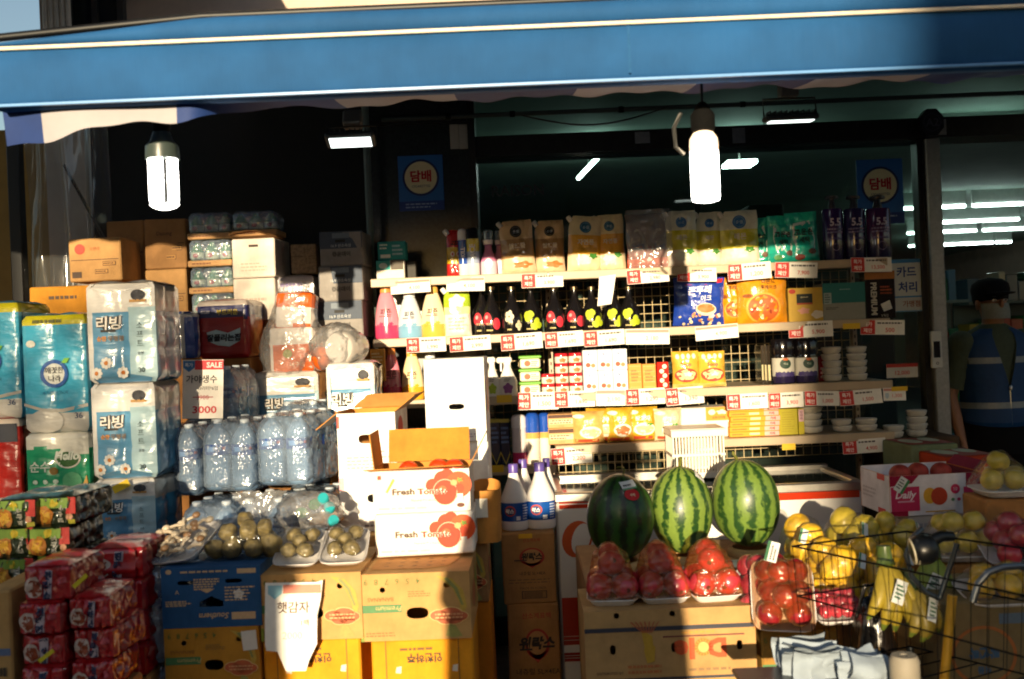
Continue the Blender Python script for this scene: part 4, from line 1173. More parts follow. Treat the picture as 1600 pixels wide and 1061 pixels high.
# ---- third shelf
p, w, h = sbox(579, 545, 602, 596, YR - .03)
pack('orange yellow hanging pack clipped at the left end of the third shelf', 'hanging_pack', 'pack', p, w, h, .02, K('#d8941e', 'bag'), lambda mb, f, w, h: (mb.rect2(-w * .35, h * .08, w * .35, h * .5, f, K('#e2b060', 'ink'), 1), mb.lines(-w * .4, h * .6, w * .4, h * .9, 3, f, K('#f0d8a0'), seed=3)))
for i, (x0, x1, c, lab) in enumerate(((757, 781, '#9ab02a', 'white trigger bottle with a green label on the third shelf beside the tall white box'), (778, 808, '#8a4a8a', 'white trigger bottle with a purple label beside the green tubs'))):
    p, w, h = sbox(x0, 553, x1, 617, Y - .02, ZS); r = w / 2
    prof = [(r * .95, 0), (r, .006), (r * .98, h * .35), (r * .5, h * .6), (r * .38, h * .68), (r * .38, h * .74), (r * .4, h * .75)]
    t = bottle(lab, p, prof, [K('#dcd8d2', 'plastic')] * 6, 6, WH, lambda mb, f, r=r, h=h, c=c: (mb.disc2(0, h * .18, r * .5, h * .12, f, K(c, 'ink'), 1, wob=.15), mb.lines(-r * .4, h * .34, r * .4, h * .42, 2, f, K('#5a5a4a'))), sy=.7, name='trigger_bottle', cat='spray bottle')
    mb = MB(); mb.box(-r * 1.1, r * .5, -.015, .015, h * .78, h * .92, K('#e4dfd8', 'plastic'), .006); mb.box(-r * .35, r * .35, -.012, .012, h * .74, h * .785, K('#e4dfd8', 'plastic'), .002); mb.box(-r * .75, -r * .55, -.006, .006, h * .58, h * .785, K('#d0c8d0', 'plastic'), .002)
    mb.build('trigger_head', t)
for k in range(3):
    y1 = 612 - 20.5 * k
    p, w, h = sbox(810, y1 - 20, 846, y1, Y)
    p.z = ZS + .0012 + k * (20.5 * Y / F)
    h = 19.6 * Y / F
    t = thing('plastic_tub', f'white tub with a green lid, {["lowest","middle","topmost"][k]} of the stack of three on the third shelf', 'tub', p, group='green lidded tubs')
    mb = MB(); mb.box(-w * .44, w * .44, 0.004, .076, 0, h * .76, K('#dcd8c0', 'plastic'), .006); f = flat((0, .004, 0), (1, 0, 0), (0, 0, 1), (0, -1, 0))
    mb.disc2(-w * .12, h * .38, w * .14, h * .24, f, K('#b85a3a', 'ink'), 1); mb.lines(w * .04, h * .15, w * .38, h * .6, 3, f, K('#5a7a3a'), seed=k); mb.build('tub', t)
    mb = MB(); mb.box(-w * .5, w * .5, 0, .08, h * .765, h, K('#6aa838', 'plastic'), .005); mb.build('lid', t)
idx = 0
for cx_, n in ((857, 2), (879, 4), (901, 4)):
    for k in range(n):
        p, w, h = sbox(cx_ - 10.5, 596, cx_ + 10.5, 611, Y)
        h = 15.3 * Y / F; p.z = ZS + .0012 + k * (h + .0008)
        col_ = {857: 'left', 879: 'middle', 901: 'right'}[cx_]
        lv = ['bottom', 'second', 'third', 'top'][k] if n == 4 else ['bottom', 'top'][k]
        t = thing('small_can', f'small red and white can at the {lv} of the {col_} column beside the green tubs', 'can', p, group='stacked red and white cans')
        r = w / 2
        mb = MB(); mb.lathe([(r * .96, 0), (r, .002), (r, h * .66), (r, h - .002), (r * .96, h)], WH, seg=20, o=(0, r, 0), mats=[K('#e4ded2', 'gloss'), K('#e4ded2', 'gloss'), K('#b8202a', 'gloss'), K('#b8202a', 'gloss')])
        f0 = cyl_map([(r, 0), (r, h)], 1); f = lambda a, b, e=0.0: f0(a, b, e) + Vector((0, r, 0))
        mb.disc2(.004, h * .3, r * .5, h * .22, f, K('#c8703a', 'ink'), 1, wob=.15); mb.build('can', t, smooth=50)
for c_ in range(3):
    for k in range(2):
        x0 = 912 + 23.3 * c_
        p, w, h = sbox(x0, 578, x0 + 22.6, 610, Y)
        h = 32.5 * Y / F; p.z = ZS + .0012 + k * (h + .001)
        pack(f'white milk tea carton with a red fruit, {["lower","upper"][k]} row, {["left","middle","right"][c_]} of three', 'drink_carton', 'carton', p, w, h, .06, K('#d8dbe2'),
             lambda mb, f, w, h: (mb.text('밀크', 0, h * .8, h * .13, f, K('#3a5aa0'), bold=.02), mb.disc2(-w * .15, h * .28, w * .17, h * .11, f, K('#c8482c', 'ink'), 1), mb.disc2(w * .2, h * .25, w * .15, h * .1, f, K('#c87a4a', 'ink'), 1), mb.lines(-w * .4, h * .48, w * .4, h * .66, 2, f, K('#8a9ac0'), seed=2)), group='white drink cartons', c=.002)
for i, (x0, x1) in enumerate(((982, 1003), (1004, 1025))):
    p, w, h = sbox(x0, 569, x1, 609, Y, ZS)
    pack(f'tall orange curry pack, {["left","right"][i]} of two on the third shelf', 'curry_pack', 'pack', p, w, h, .06, K('#d8903c'), lambda mb, f, w, h: [mb.rect2(-w * .42, h * (.1 + .2 * q), w * .42, h * (.11 + .2 * q), f, K('#e8c08a'), 1) for q in range(5)] + [mb.lines(-w * .3, h * .3, w * .3, h * .8, 4, f, K('#b8622a'), seed=i)], c=.002)
p, w, h = sbox(1027, 566, 1045, 608, Y - .01, ZS)
pack('slim red sauce pack with white dots beside the soup bags', 'sauce_pack', 'pack', p, w, h, .04, K('#c02418', 'gloss'), lambda mb, f, w, h: [mb.disc2((-.1 if q % 2 else .15) * w, h * (.15 + .17 * q), w * .2, w * .2, f, K('#e8d0c0'), 1) for q in range(5)])
for i, (x0, x1) in enumerate(((1050, 1092), (1091, 1134))):
    p, w, h = sbox(x0, 549, x1, 606, Y, ZS)
    pouch(f'yellow soup bag with a bowl picture, {["left","right"][i]} of two on the third shelf', p, w, h, .06, [(0, K('#d8b868', 'bag')), (.12, K('#d8a83c', 'bag'))],
          lambda mb, f, w, h: (mb.text('Soup', 0, h * .63, h * .14, f, K('#b0402a'), bold=.03), mb.disc2(0, h * .35, w * .42, h * .19, f, K('#b8402c', 'ink'), 1), mb.disc2(0, h * .36, w * .34, h * .14, f, K('#e0c08a', 'ink'), 2, wob=.1), mb.disc2(w * .06, h * .38, w * .15, h * .06, f, K('#f0e4d0', 'ink'), 3, wob=.2),
                               [mb.disc2((-.3 + .2 * q) * w, h * .86, .008, .011, f, K('#f0e6d0', 'ink'), 1) for q in range(4)]), name='soup_bag', cat='bag', seed=70 + i, kind='pillow')
for i, (x0, x1) in enumerate(((1206, 1241), (1242, 1277))):
    p, w, h = sbox(x0, 530, x1, 611, Y, ZS); r = w / 2
    prof = [(r * .95, 0), (r, .005), (r, h * .18), (r, h * .58), (r, h * .64), (r * .98, h * .66), (r, h * .68), (r, h * .95), (r * .9, h)]
    bk = K('#120f12', 'gloss')
    bottle(f'dark instant coffee jar with a green emblem on its white label, {["left","right"][i]} of two', p, prof, [bk, K('#241c3c', 'gloss'), K('#c4c0b4'), bk, bk, bk, bk, bk], 5, bk,
           lambda mb, f, r=r, h=h: (mb.disc2(0, h * .45, r * .5, h * .11, f, K('#1c3a2a', 'ink'), 1), mb.disc2(0, h * .55, r * .25, h * .03, f, K('#c0602a', 'ink'), 2), mb.text('맥심', 0, h * .45, h * .05, f, K('#b8c0b0')),
                                  [mb.disc2(r * (-.75 + .3 * q), h * .22, r * .24, h * .055, f, K('#3a2c66', 'ink'), 1, wob=.2) for q in range(6)]), sy=.85, name='coffee_jar', cat='jar', group='dark coffee jars')
for i in range(3):
    p, w, h = sbox(1190 + 5 * i, 540, 1194 + 5 * i, 611, Y + .03 * (2 - i), ZS)
    pack(f'thin dark pack on edge, {["first","second","third"][i]} left of the coffee jars', 'slim_pack', 'pack', p, .012, h, .11, K('#2c241c', 'gloss'), lambda mb, f, w, h: mb.rect2(-w * .4, h * .1, w * .4, h * .5, f, K('#c0b48a'), 1), c=.001)
p, w, h = sbox(1279, 557, 1294, 608, Y + .05, ZS)
pack('dark red pack between the coffee jars and the bowls', 'slim_pack', 'pack', p, w, h, .06, K('#7a1418', 'gloss'), lambda mb, f, w, h: mb.lines(-w * .3, h * .1, w * .3, h * .6, 3, f, K('#c0a0a0')))
def bowl_mesh(r, h, m):
    mb = MB()
    mb.lathe([(r * .62, 0), (r * .72, .001), (r * .93, h * .3), (r * .98, h * .7), (r * 1.03, h * .84), (r * 1.03, h * .95), (r * .96, h)], m, seg=22)
    return mb
BOWL = K('#c8c4ba', 'plastic')
def bowls(px, y_base, n, Yi, z, pxw, pitch, where, grp):
    p = P(px, y_base, Yi); r = pxw / 2 * Yi / F; hh = pitch * Yi / F
    z0 = z if z is not None else p.z
    for k in range(n):
        lv = 'only' if n == 1 else ('bottom' if k == 0 else 'top' if k == n - 1 else ['', 'second', 'third', 'fourth'][k])
        t = thing('rice_bowl', f'white rice bowl, {lv} of the stack {where}', 'bowl', (p.x + random.uniform(-.003, .003), Yi + r, z0 + .0012 + k * (hh + .0008)), group=grp)
        bowl_mesh(r, hh * .92, BOWL).build('cup', t, smooth=50)
        mb = MB(); mb.lathe([(r * 1.0, 0), (r * 1.0, .002), (r * .4, .004)], K('#d8d4cc', 'paper'), seg=22); mb.build('lid', t, loc=(0, 0, hh * .925))
    return z0 + .0012 + n * (hh + .0008)
g_ = 'white rice bowls on the shelves'
bowls(1306, 608, 5, Y, ZS, 30, 10.6, 'beside the coffee jars on the third shelf', g_)
bowls(1346, 607, 5, Y, ZS, 30, 10.4, 'at the right end of the third shelf', g_)
# ---- lowest shelf, right section
for k in range(2):
    p, w, h = sbox(857, 676, 898, 699, Y)
    h = (25 if k == 0 else 22) * Y / F; p.z = ZD + .0012 + (0 if k == 0 else 25 * Y / F + .001)
    pack(f'tan candy display box, {["lower","upper"][k]} of two at the left end of the lowest shelf', 'display_box', 'box', p, w, h, .1, K('#c89a64'),
         lambda mb, f, w, h: (mb.rect2(-w * .45, h * .3, w * .45, h * .62, f, K('#e0cba8'), 1), mb.lines(-w * .42, h * .3, w * .42, h * .62, 2, f, K('#8a4a2a'), seed=k), mb.text('크라운', 0, h * .15, h * .14, f, K('#b86a3a')), mb.rect2(-w * .48, h * .72, w * .48, h * .95, f, K('#4a2a1c'), 1)), group='tan display boxes')
NB = [(894, 643, 945, 699, '#d0a860', 'noodle bag with white ovals leaning at the left of the lowest shelf'), (915, 638, 975, 698, '#c89a30', 'yellow noodle bag with large pale writing on the lowest shelf'), (948, 637, 990, 697, '#d0a030', 'yellow noodle bag with a round soup picture'),
      (975, 636, 1028, 697, '#c89c28', 'golden dumpling bag with a white plate picture in the middle of the lowest shelf'), (1022, 638, 1066, 696, '#d8c4a0', 'cream dumpling bag with a green leaf beside the white basket')]
for i, (x0, y0, x1, y1, c, lab) in enumerate(NB):
    p, w, h = sbox(x0, y0, x1, y1, Y + .03 * (i % 2), ZD)
    def dd(mb, f, w, h, i=i):
        mb.disc2(w * .05, h * .36, w * .33, h * .19, f, K('#e8e0d0', 'ink'), 1); mb.disc2(w * .05, h * .36, w * .26, h * .13, f, K('#d8b88a' if i != 2 else '#c06a3a', 'ink'), 2, wob=.08)
        mb.text(['만두', '국수', '우동', '왕교자', '물만두'][i], 0, h * .68, h * .16, f, K('#f0e8d8'), bold=.04, shear=.15)
        mb.rect2(-w * .42, h * .06, w * .3, h * .15, f, K('#c0482c', 'ink'), 1, n=6)
        if i in (3, 4): mb.disc2(w * .2, h * .5, w * .12, h * .04, f, K('#4a8a2a', 'ink'), 3, wob=.3)
        mb.disc2(-w * .3, h * .86, w * .18, h * .06, f, K('#ece4d4', 'ink'), 1)
    pouch(lab, p, w, h, .08, [(0, K(c, 'bag'))], dd, name='noodle_bag', cat='bag', seed=80 + i, kind='pillow', rz=R(-4 + 2 * i))
p, w, h = sbox(1064, 637, 1143, 697, Y + .04, ZD)
pack('white carton with an orange corner behind the white basket', 'carton_box', 'carton', p, w, h, .15, K('#ded8cc'), lambda mb, f, w, h: (mb.rect2(0, h * .55, w * .5, h, f, K('#c88a28'), 1), mb.disc2(w * .12, h * .83, w * .07, h * .09, f, K('#e8dcc4'), 2), mb.disc2(w * .32, h * .83, w * .1, h * .07, f, K('#e8dcc4'), 2, wob=.2), mb.text('오뚜기카레', w * .25, h * .65, h * .09, f, K('#8a3a1a'), bold=.02)))
for k in range(7):
    p, w, h = sbox(1142, 685, 1220, 693, Y)
    h = 7.6 * Y / F; p.z = ZD + .0012 + k * (h + .0008)
    pack(f'flat orange curry box with a pink printed end, {["lowest","second from the bottom","third from the bottom","middle","third from the top","second from the top","topmost"][k]} of seven', 'curry_box', 'box', p + Vector((random.uniform(-.004, .004), 0, 0)), w, h, .13, K('#d8921c'),
         lambda mb, f, w, h: (mb.rect2(w * .2, h * .06, w * .49, h * .94, f, K('#d8a8a0'), 1), mb.text('카레', w * .35, h * .5, h * .6, f, K('#9a3a3a'), bold=.03), mb.rect2(-w * .1, h * .3, w * .1, h * .75, f, K('#ecd8a0'), 1), mb.lines(-w * .45, h * .2, -w * .15, h * .8, 1, f, K('#b8641a'), seed=k)), group='flat orange boxes', c=.0012)
p, w, h = sbox(1218, 639, 1247, 692, Y, ZD)
pack('lime yellow box standing beside the orange boxes', 'tea_box', 'box', p, w, h, .12, K('#a89c16'), lambda mb, f, w, h: mb.lines(-w * .35, h * .1, w * .35, h * .9, 9, f, K('#8a7c10'), th=.12), c=.002)
p, w, h = sbox(1248, 639, 1257, 692, Y, ZD)
pack('narrow yellow box with a pink lettered top right of the lime box', 'tea_box', 'box', p, w, h, .12, K('#b8a818'), lambda mb, f, w, h: (mb.rect2(-w * .45, h * .5, w * .45, h * .97, f, K('#d0a8b0'), 1), mb.text('둥굴레', 0, h * .74, w * .5, f, K('#5a2a3a'), rot=PI / 2)), c=.001)
bowls(1273, 691, 5, Y, ZD, 35, 10.2, 'beside the yellow tea boxes, lowest shelf', g_)
bowls(1321, 688, 2, Y, ZD, 30, 9.6, 'second from the left on the lowest shelf', g_)
bowls(1361, 686, 2, Y, ZD, 32, 9.6, 'above the tag reading 4,900', g_)
yb = YR + .1
mb = MB(); mb.box(0, .30, 0, .36, 0, P(1402, 686, yb).z, K('#4a3a2a', 'card'), .006)
f = flat((0, 0, 0), (1, 0, 0), (0, 0, 1), (0, -1, 0)); mb.lines(.04, .2, .25, .3, 3, f, K('#2a2018'))
single(mb, 'stock_carton', 'brown stock carton under the two small bowls at the right end of the rack', 'carton', (P(1393, 686, yb).x, yb, 0.001))
zz = P(1402, 686, yb).z
bowls(1402, 685, 2, yb + .01, zz, 31, 9.6, 'standing just right of the white rack upright', g_)
bowls(1440, 690, 4, yb + .02, zz, 31, 10.2, 'nearest the door post', g_)
# ---- lower left section
for i in range(2):
    p, w, h = sbox(767 + 15 * i, 655, 782 + 15 * i, 726, Y, ZE)
    pack(f'dark blue detergent pack with yellow edging, {["left","right"][i]} of two on the bottom shelf', 'detergent_pack', 'pack', p, w, h, .09, K('#12203c', 'gloss'), lambda mb, f, w, h: (mb.lines(-w * .4, h * .45, w * .4, h * .85, 4, f, K('#5a78a8'), seed=i), mb.poly2([(-w * .5, h * .3), (0, h * .05), (w * .5, h * .3), (w * .5, h * .25), (0, 0), (-w * .5, h * .25)], f, K('#b8a030'), 1), mb.rect2(-w * .5, h * .92, w * .5, h, f, K('#a89838'), 1)))
aerosol('white and pink aerosol can with a white cap on the bottom shelf', 800, 648, 823, 726, Y, ZE, [K('#c8326a', 'gloss'), K('#dccfd2', 'gloss'), K('#d8cdd0', 'gloss')], K('#ded8d8', 'plastic'), .74)
for i, (x0, x1) in enumerate(((822, 843), (842, 860))):
    aerosol(f'blue capped aerosol can with a cream label, {["left","right"][i]} of two on the bottom shelf', x0, 645, x1, 726, Y + .03 * i, ZE, [K('#dcd6c8', 'gloss'), K('#e0d9cc', 'gloss'), K('#c8a05a', 'gloss')], K('#1c4aa8', 'gloss'), .62, group='blue capped aerosol cans')
for i in range(2):
    p, w, h = sbox(632 + 16 * i, 668, 648 + 16 * i, 728, Y + .05, ZE)
    pack(f'slate blue pad pack with a pale figure, {["left","right"][i]} of two seen between the white boxes', 'pad_pack', 'pack', p, w, h, .08, K('#3a4c5c', 'gloss'), lambda mb, f, w, h: (mb.disc2(0, h * .72, w * .3, h * .16, f, K('#9ab0bc', 'ink'), 1), mb.disc2(0, h * .5, w * .4, h * .1, f, K('#d8d0c4', 'ink'), 1, wob=.2)))
# ------------------------------------------------------------------ cartons and stacks in front of the racks
FR = flat((0, 0, 0), (1, 0, 0), (0, 0, 1), (0, -1, 0))
def ell(cx, cy, rx, ry, n=14, p=2.0):
    o = []
    for i in range(n):
        t = 2 * PI * i / n
        c, s = math.cos(t), math.sin(t)
        o.append((cx + rx * math.copysign(abs(c) ** (2 / p), c), cy + ry * math.copysign(abs(s) ** (2 / p), s)))
    return o
def carton(label, p, w, h, d, m, deco=None, holes=(), rz=0.0, group=None, name='cardboard_box', cat='box', side=None, top=None, c=.003):
    """closed cardboard box, real hand holes in its front face (local y = 0)"""
    t = thing(name, label, cat, p, rz, group)
    mb = MB()
    a, b, e = w / 2, h, .003
    rg = random.Random(int(w * 9999) + int(h * 777))
    j = lambda: rg.uniform(-.0025, .0025)
    if holes:
        mb.holed(w, h, [list(H) for H in holes], FR, m)
        for (q0, q1, q2, q3) in (((a, 0, 0), (a, d, 0), (a, d, b), (a, 0, b)), ((-a, d, 0), (-a, 0, 0), (-a, 0, b), (-a, d, b)), ((a, d, 0), (-a, d, 0), (-a, d, b), (a, d, b)),
                                 ((-a, 0, b), (a, 0, b), (a, d, b), (-a, d, b)), ((-a, d, 0), (a, d, 0), (a, 0, 0), (-a, 0, 0))):
            mb.quad(q0, q1, q2, q3, m)
    else:
        mb.box(-a, a, 0, d, 0, b, m, max(c, .005), .0022)
    if deco: deco(mb, FR, w, h)
    if side: side(mb, flat((a, d / 2, 0), (0, 1, 0), (0, 0, 1), (1, 0, 0)), d, h)
    if top: top(mb, flat((0, d / 2, h), (1, 0, 0), (0, 1, 0), (0, 0, 1)), w, d)
    mb.build('box_body', t, smooth=0)
    return t
_sup = ['stacked against the recess wall', 'under the tissue packs', 'under the water packs']
def support(label, x0, x1, y0, y1, z1, z0=0.001, m=None):
    mb = MB(); mb.box(x0, x1, y0, y1, 0, z1 - z0 - .0015, m or K('#a4713f', 'card'), .006)
    mb.rect2(x0, (z1 - z0) * .5 - .002, x1, (z1 - z0) * .5 + .002, flat((0, y0, 0), (1, 0, 0), (0, 0, 1), (0, -1, 0)), K('#5a3a20'), 1)
    return single(mb, 'stock_carton', label, 'carton', (0, 0, z0), smooth=0)
KR_, KR2, KR3 = K('#ac8454', 'card'), K('#9a7248', 'card'), K('#bc925a', 'card')
YEL = K('#d8901c', 'card'); INKB = K('#2a2a2c', 'ink'); GRN = K('#3c6a4a', 'ink'); WPR = K('#e6e0d8', 'card')
def banana_print(mb, f, w, h):
    """upside-down banana box print: size numbers, band, fruit seal"""
    mb.rect2(-w * .5, h * .001, -w * .47, h * .2, f, K('#7a8a2a', 'ink'), 1)
    for i, ch in enumerate('987654'): mb.text(ch, -w * .44 + w * .095 * i, h * .88, h * .085, f, K('#5a6a2a', 'ink'), rot=PI, bold=.01)
    mb.text('BANANAS', -w * .31, h * .62, h * .06, f, K('#8a5a22', 'ink'), rot=PI)
    mb.rect2(-w * .49, h * .42, -w * .12, h * .54, f, K('#4a7a4a', 'ink'), 1)
    mb.text('Premium', -w * .24, h * .48, h * .075, f, K('#c8b070', 'ink'), rot=PI, shear=.2)
    mb.lines(-w * .06, h * .64, w * .16, h * .74, 3, f, K('#8a6a34', 'ink'), seed=3)
    mb.poly2([(w * .2, h * .95), (w * .34, h * .9), (w * .44, h * .72), (w * .47, h * .48), (w * .42, h * .3), (w * .40, h * .55), (w * .34, h * .76)], f, K('#b8983a', 'ink'), 1)
    mb.poly2([(w * .27, h * .9), (w * .36, h * .74), (w * .42, h * .5), (w * .44, h * .5), (w * .39, h * .76), (w * .30, h * .92)], f, K('#84864a', 'ink'), 2)
    for q, (a, b, r) in enumerate(((.22, .36, .085), (.32, .38, .1), (.40, .34, .075), (.28, .30, .08), (.35, .30, .08))): mb.disc2(w * a, h * b, w * r * 1.12, h * r * 1.05, f, K('#d0b070', 'ink'), 3)
    for q, (a, b, r) in enumerate(((.22, .36, .085), (.32, .38, .1), (.40, .34, .075), (.28, .30, .08), (.35, .30, .08))): mb.disc2(w * a, h * b, w * r, h * r * .9, f, K('#b85a34', 'ink'), 4)
    mb.lines(w * .18, h * .3, w * .44, h * .4, 2, f, K('#d89a6a', 'ink'), layer=5, seed=1)
    mb.poly2([(w * .30, h * .22), (w * .36, h * .2), (w * .42, h * .04), (w * .33, h * .02), (w * .27, h * .05)], f, K('#94904a', 'ink'), 1)
    mb.lines(-w * .45, h * .06, -w * .15, h * .14, 2, f, K('#8a6a34', 'ink'), seed=7)
def ban_holes(w, h): return [ell(-w * .29, h * .76, h * .042, h * .042), ell(w * .29, h * .8, h * .045, h * .045), ell(w * .02, h * .4, w * .1, h * .085, p=2.6)]
YF2 = 2.75
# -- the central banana box, potato box, blue box and what they stand on
p, w, h = PB(562, 895, 735, 1000, YF2)
zt = p.z + h
def top_flaps(mb, f, w, d):
    mb.poly2([(-w * .42, -d * .36), (w * .1, -d * .38), (w * .3, -d * .3), (w * .38, -d * .05), (w * .40, d * .4), (-w * .4, d * .42)], f, K('#b8824a', 'card'), 2)
    for i in range(5):
        for q in range(4): mb.rect2(-w * .3 + i * w * .13, -d * .28 + q * d * .13, -w * .26 + i * w * .13, -d * .265 + q * d * .13, f, K('#6a4522'), 3)
carton('kraft banana box printed upside down with a red seal, under the white tomato boxes', p, w, h, .34, KR3, banana_print, ban_holes(w, h), top=top_flaps, rz=R(-1),
       side=lambda mb, f, w, h: (mb.disc2(0, h * .45, w * .2, h * .2, f, K('#a86038', 'ink'), 1), mb.poly2([(w * .2, h * .1), (w * .4, h * .5), (w * .3, h * .9), (w * .1, h * .6)], f, K('#8a8a3a', 'ink'), 1)))
ZTOM = zt
def yellow_box(label, x0, x1, y0, ztop, zbot):
    a, b = P(x0, y0, YF2 + .01), P(x1, y0, YF2 + .01)
    w = b.x - a.x
    def dd(mb, f, w, h):
        for s in (-1, 1): mb.rect2(s * w * .36 - .0015, 0, s * w * .36 + .0015, h, f, K('#8a5a10'), 1)
        mb.text('인천하주', w * .02, h - .052, .026, f, K('#3a2a10', 'ink'), rot=PI, bold=.03)
        mb.lines(-w * .22, h - .033, w * .26, h - .02, 1, f, K('#6a4a14', 'ink'), seed=2)
        for s in (-.26, .3): mb.poly2([(w * s, h - .075), (w * s + .014, h - .073), (w * s + .012, h - .093), (w * s - .003, h - .091)], f, K('#d8cdbc'), 1)
    carton(label, Vector(((a.x + b.x) / 2, YF2 + .01, zbot)), w, ztop - zbot - .001, .33, YEL, dd, group='yellow produce boxes')
yellow_box('yellow produce box with inverted black lettering under the central banana box', 580, 738, 1000, p.z, .001)
yz = p.z
# side stack behind it, running back
pp = P(752, 1000, 3.12)
carton('worn kraft banana box with a green and red printed side behind the central banana box', Vector((pp.x - .10, 3.12, yz + .0)), .26, zt - yz, .3, KR2, banana_print,
       side=lambda mb, f, w, h: (mb.poly2([(-w * .1, h * .05), (w * .2, h * .2), (w * .25, h * .9), (-w * .05, h * .7)], f, K('#6a7a3a', 'ink'), 1), mb.disc2(-w * .15, h * .5, w * .14, h * .16, f, K('#a04a30', 'ink'), 2)))
carton('amber produce box at the back of the central stack', Vector((pp.x - .10, 3.13, .001)), .27, yz - .002, .3, K('#c87a1c', 'card'), None)
# potato box
p, w, h = PB(406, 896, 566, 1000, YF2)
zp = p.z + h
carton('kraft box with a fruit seal under the two potato trays', p, w, h, .33, KR3, banana_print, ban_holes(w, h), rz=R(-1.5))
yellow_box('yellow produce box behind the handwritten potato sign', 411, 562, 1000, p.z, .001)
# blue box on a banana box
p, w, h = PB(252, 886, 408, 980, YF2)
zbl = p.z + h
BLUEP = K('#27527e', 'card')
def blue_print(mb, f, w, h):
    cr = K('#c8a880', 'ink')
    mb.lines(-w * .3, h * .9, w * .2, h * .96, 1, f, cr, seed=1); mb.rect2(w * .27, h * .88, w * .46, h * .96, f, cr, 1)
    for (a, b, rx, ry) in ((-.04, .72, .13, .1),): mb.lines(w * (a - rx), h * (b - ry), w * (a + rx), h * (b + ry), 5, f, cr, seed=2, th=.3)
    mb.poly2([(-w * .12, h * .64), (w * .04, h * .64), (-w * .04, h * .57)], f, cr, 1)
    mb.lines(-w * .46, h * .36, -w * .2, h * .46, 3, f, cr, seed=5, th=.35); mb.lines(w * .14, h * .42, w * .45, h * .68, 5, f, cr, seed=6, th=.22)
    mb.text('Southern', w * .02, h * .19, h * .1, f, cr, shear=.25, bold=.02, rot=PI)
    mb.rect2(w * .2, h * .12, w * .44, h * .24, f, cr, 1)
    mb.disc2(w * .28, h * .54, w * .05, h * .08, f, K('#d8d4cc', 'ink'), 2, wob=.2); mb.disc2(-w * .42, h * .94, w * .03, h * .04, f, cr, 1); mb.text('A', -w * .34, h * .6, h * .07, f, cr)
carton('dark blue printed fruit box with a five sided hand hole, under the mushroom tray', p, w, h, .33, BLUEP, blue_print, [ell(-w * .25, h * .75, w * .085, h * .035, p=4), ell(w * .23, h * .76, w * .085, h * .035, p=4), [(-w * .12, h * .34), (w * .12, h * .34), (w * .12, h * .43), (0, h * .52), (-w * .12, h * .42)]], rz=R(-1))
p2, w2, h2 = PB(257, 980, 406, 1078, YF2)
p2.z = p.z - h2
def bl_print(mb, f, w, h):
    banana_print(mb, f, w, h); mb.poly2([(w * .32, h * .93), (w * .48, h * .95), (w * .49, h * .64), (w * .34, h * .62)], f, K('#d8d4ca'), 6)
carton('kraft banana box with a white label at the corner, under the blue box', p2, w2, h2 - .001, .33, K('#b8822c', 'card'), bl_print, ban_holes(w2, h2), rz=R(-1))
support('plain carton on the pavement under the lower left banana box', p2.x - w2 / 2, p2.x + w2 / 2, YF2 + .01, YF2 + .32, p2.z)
# handwritten potato sign on a cut sheet
def sign_pts(w, h): return [(-w * .5, h * .98), (w * .5, h), (w * .46, h * .8), (w * .40, h * .62), (w * .26, h * .12), (w * .2, 0), (-w * .14, .0), (-w * .28, h * .22), (-w * .47, h * .24)]
p, w, h = PB(414, 907, 505, 1045, YF2 - .022)
mb = MB(); pts = sign_pts(w, h)
fs_ = lambda a, b, e=0.0: Vector((a, -.006 * math.sin(b / h * 3) - e - .02 * (1 - b / h), b))
mb.rect2(-w * .49, h * .3, w * .40, h * .98, fs_, K('#e8e3da'), 0, n=4, k=8)
mb.poly2([(-w * .47, h * .235), (-w * .28, h * .22), (-w * .14, 0), (w * .2, 0), (w * .26, h * .12), (w * .40, h * .30), (-w * .49, h * .30)], fs_, K('#e8e3da'), 0)
mb.poly2([(w * .40, h * .3), (w * .41, h * .62), (w * .47, h * .8), (w * .5, h), (w * .40, h * .98)], fs_, K('#e8e3da'), 0)
mb.rect2(-w * .18, h * .86, w * .47, h * .955, fs_, K('#d8806a'), 1, n=3); mb.poly2([(-w * .44, h * .95), (-w * .2, h * .95), (-w * .2, h * .86), (-w * .32, h * .8), (-w * .44, h * .86)], fs_, K('#8ab8c4'), 1)
mb.text('햇감자', 0, h * .71, h * .125, fs_, K('#4a2a22', 'ink'), bold=.012, layer=2)
mb.text('1팩', w * .2, h * .54, h * .07, fs_, K('#6a3a34', 'ink'), layer=2); mb.text('2000', -w * .02, h * .4, h * .08, fs_, K('#dcb0a4', 'ink'), layer=2)
single(mb, 'price_sign', 'white handwritten sign for new potatoes hanging over the kraft box', 'sign', p, smooth=80, rot=(0, R(1), R(-1)))

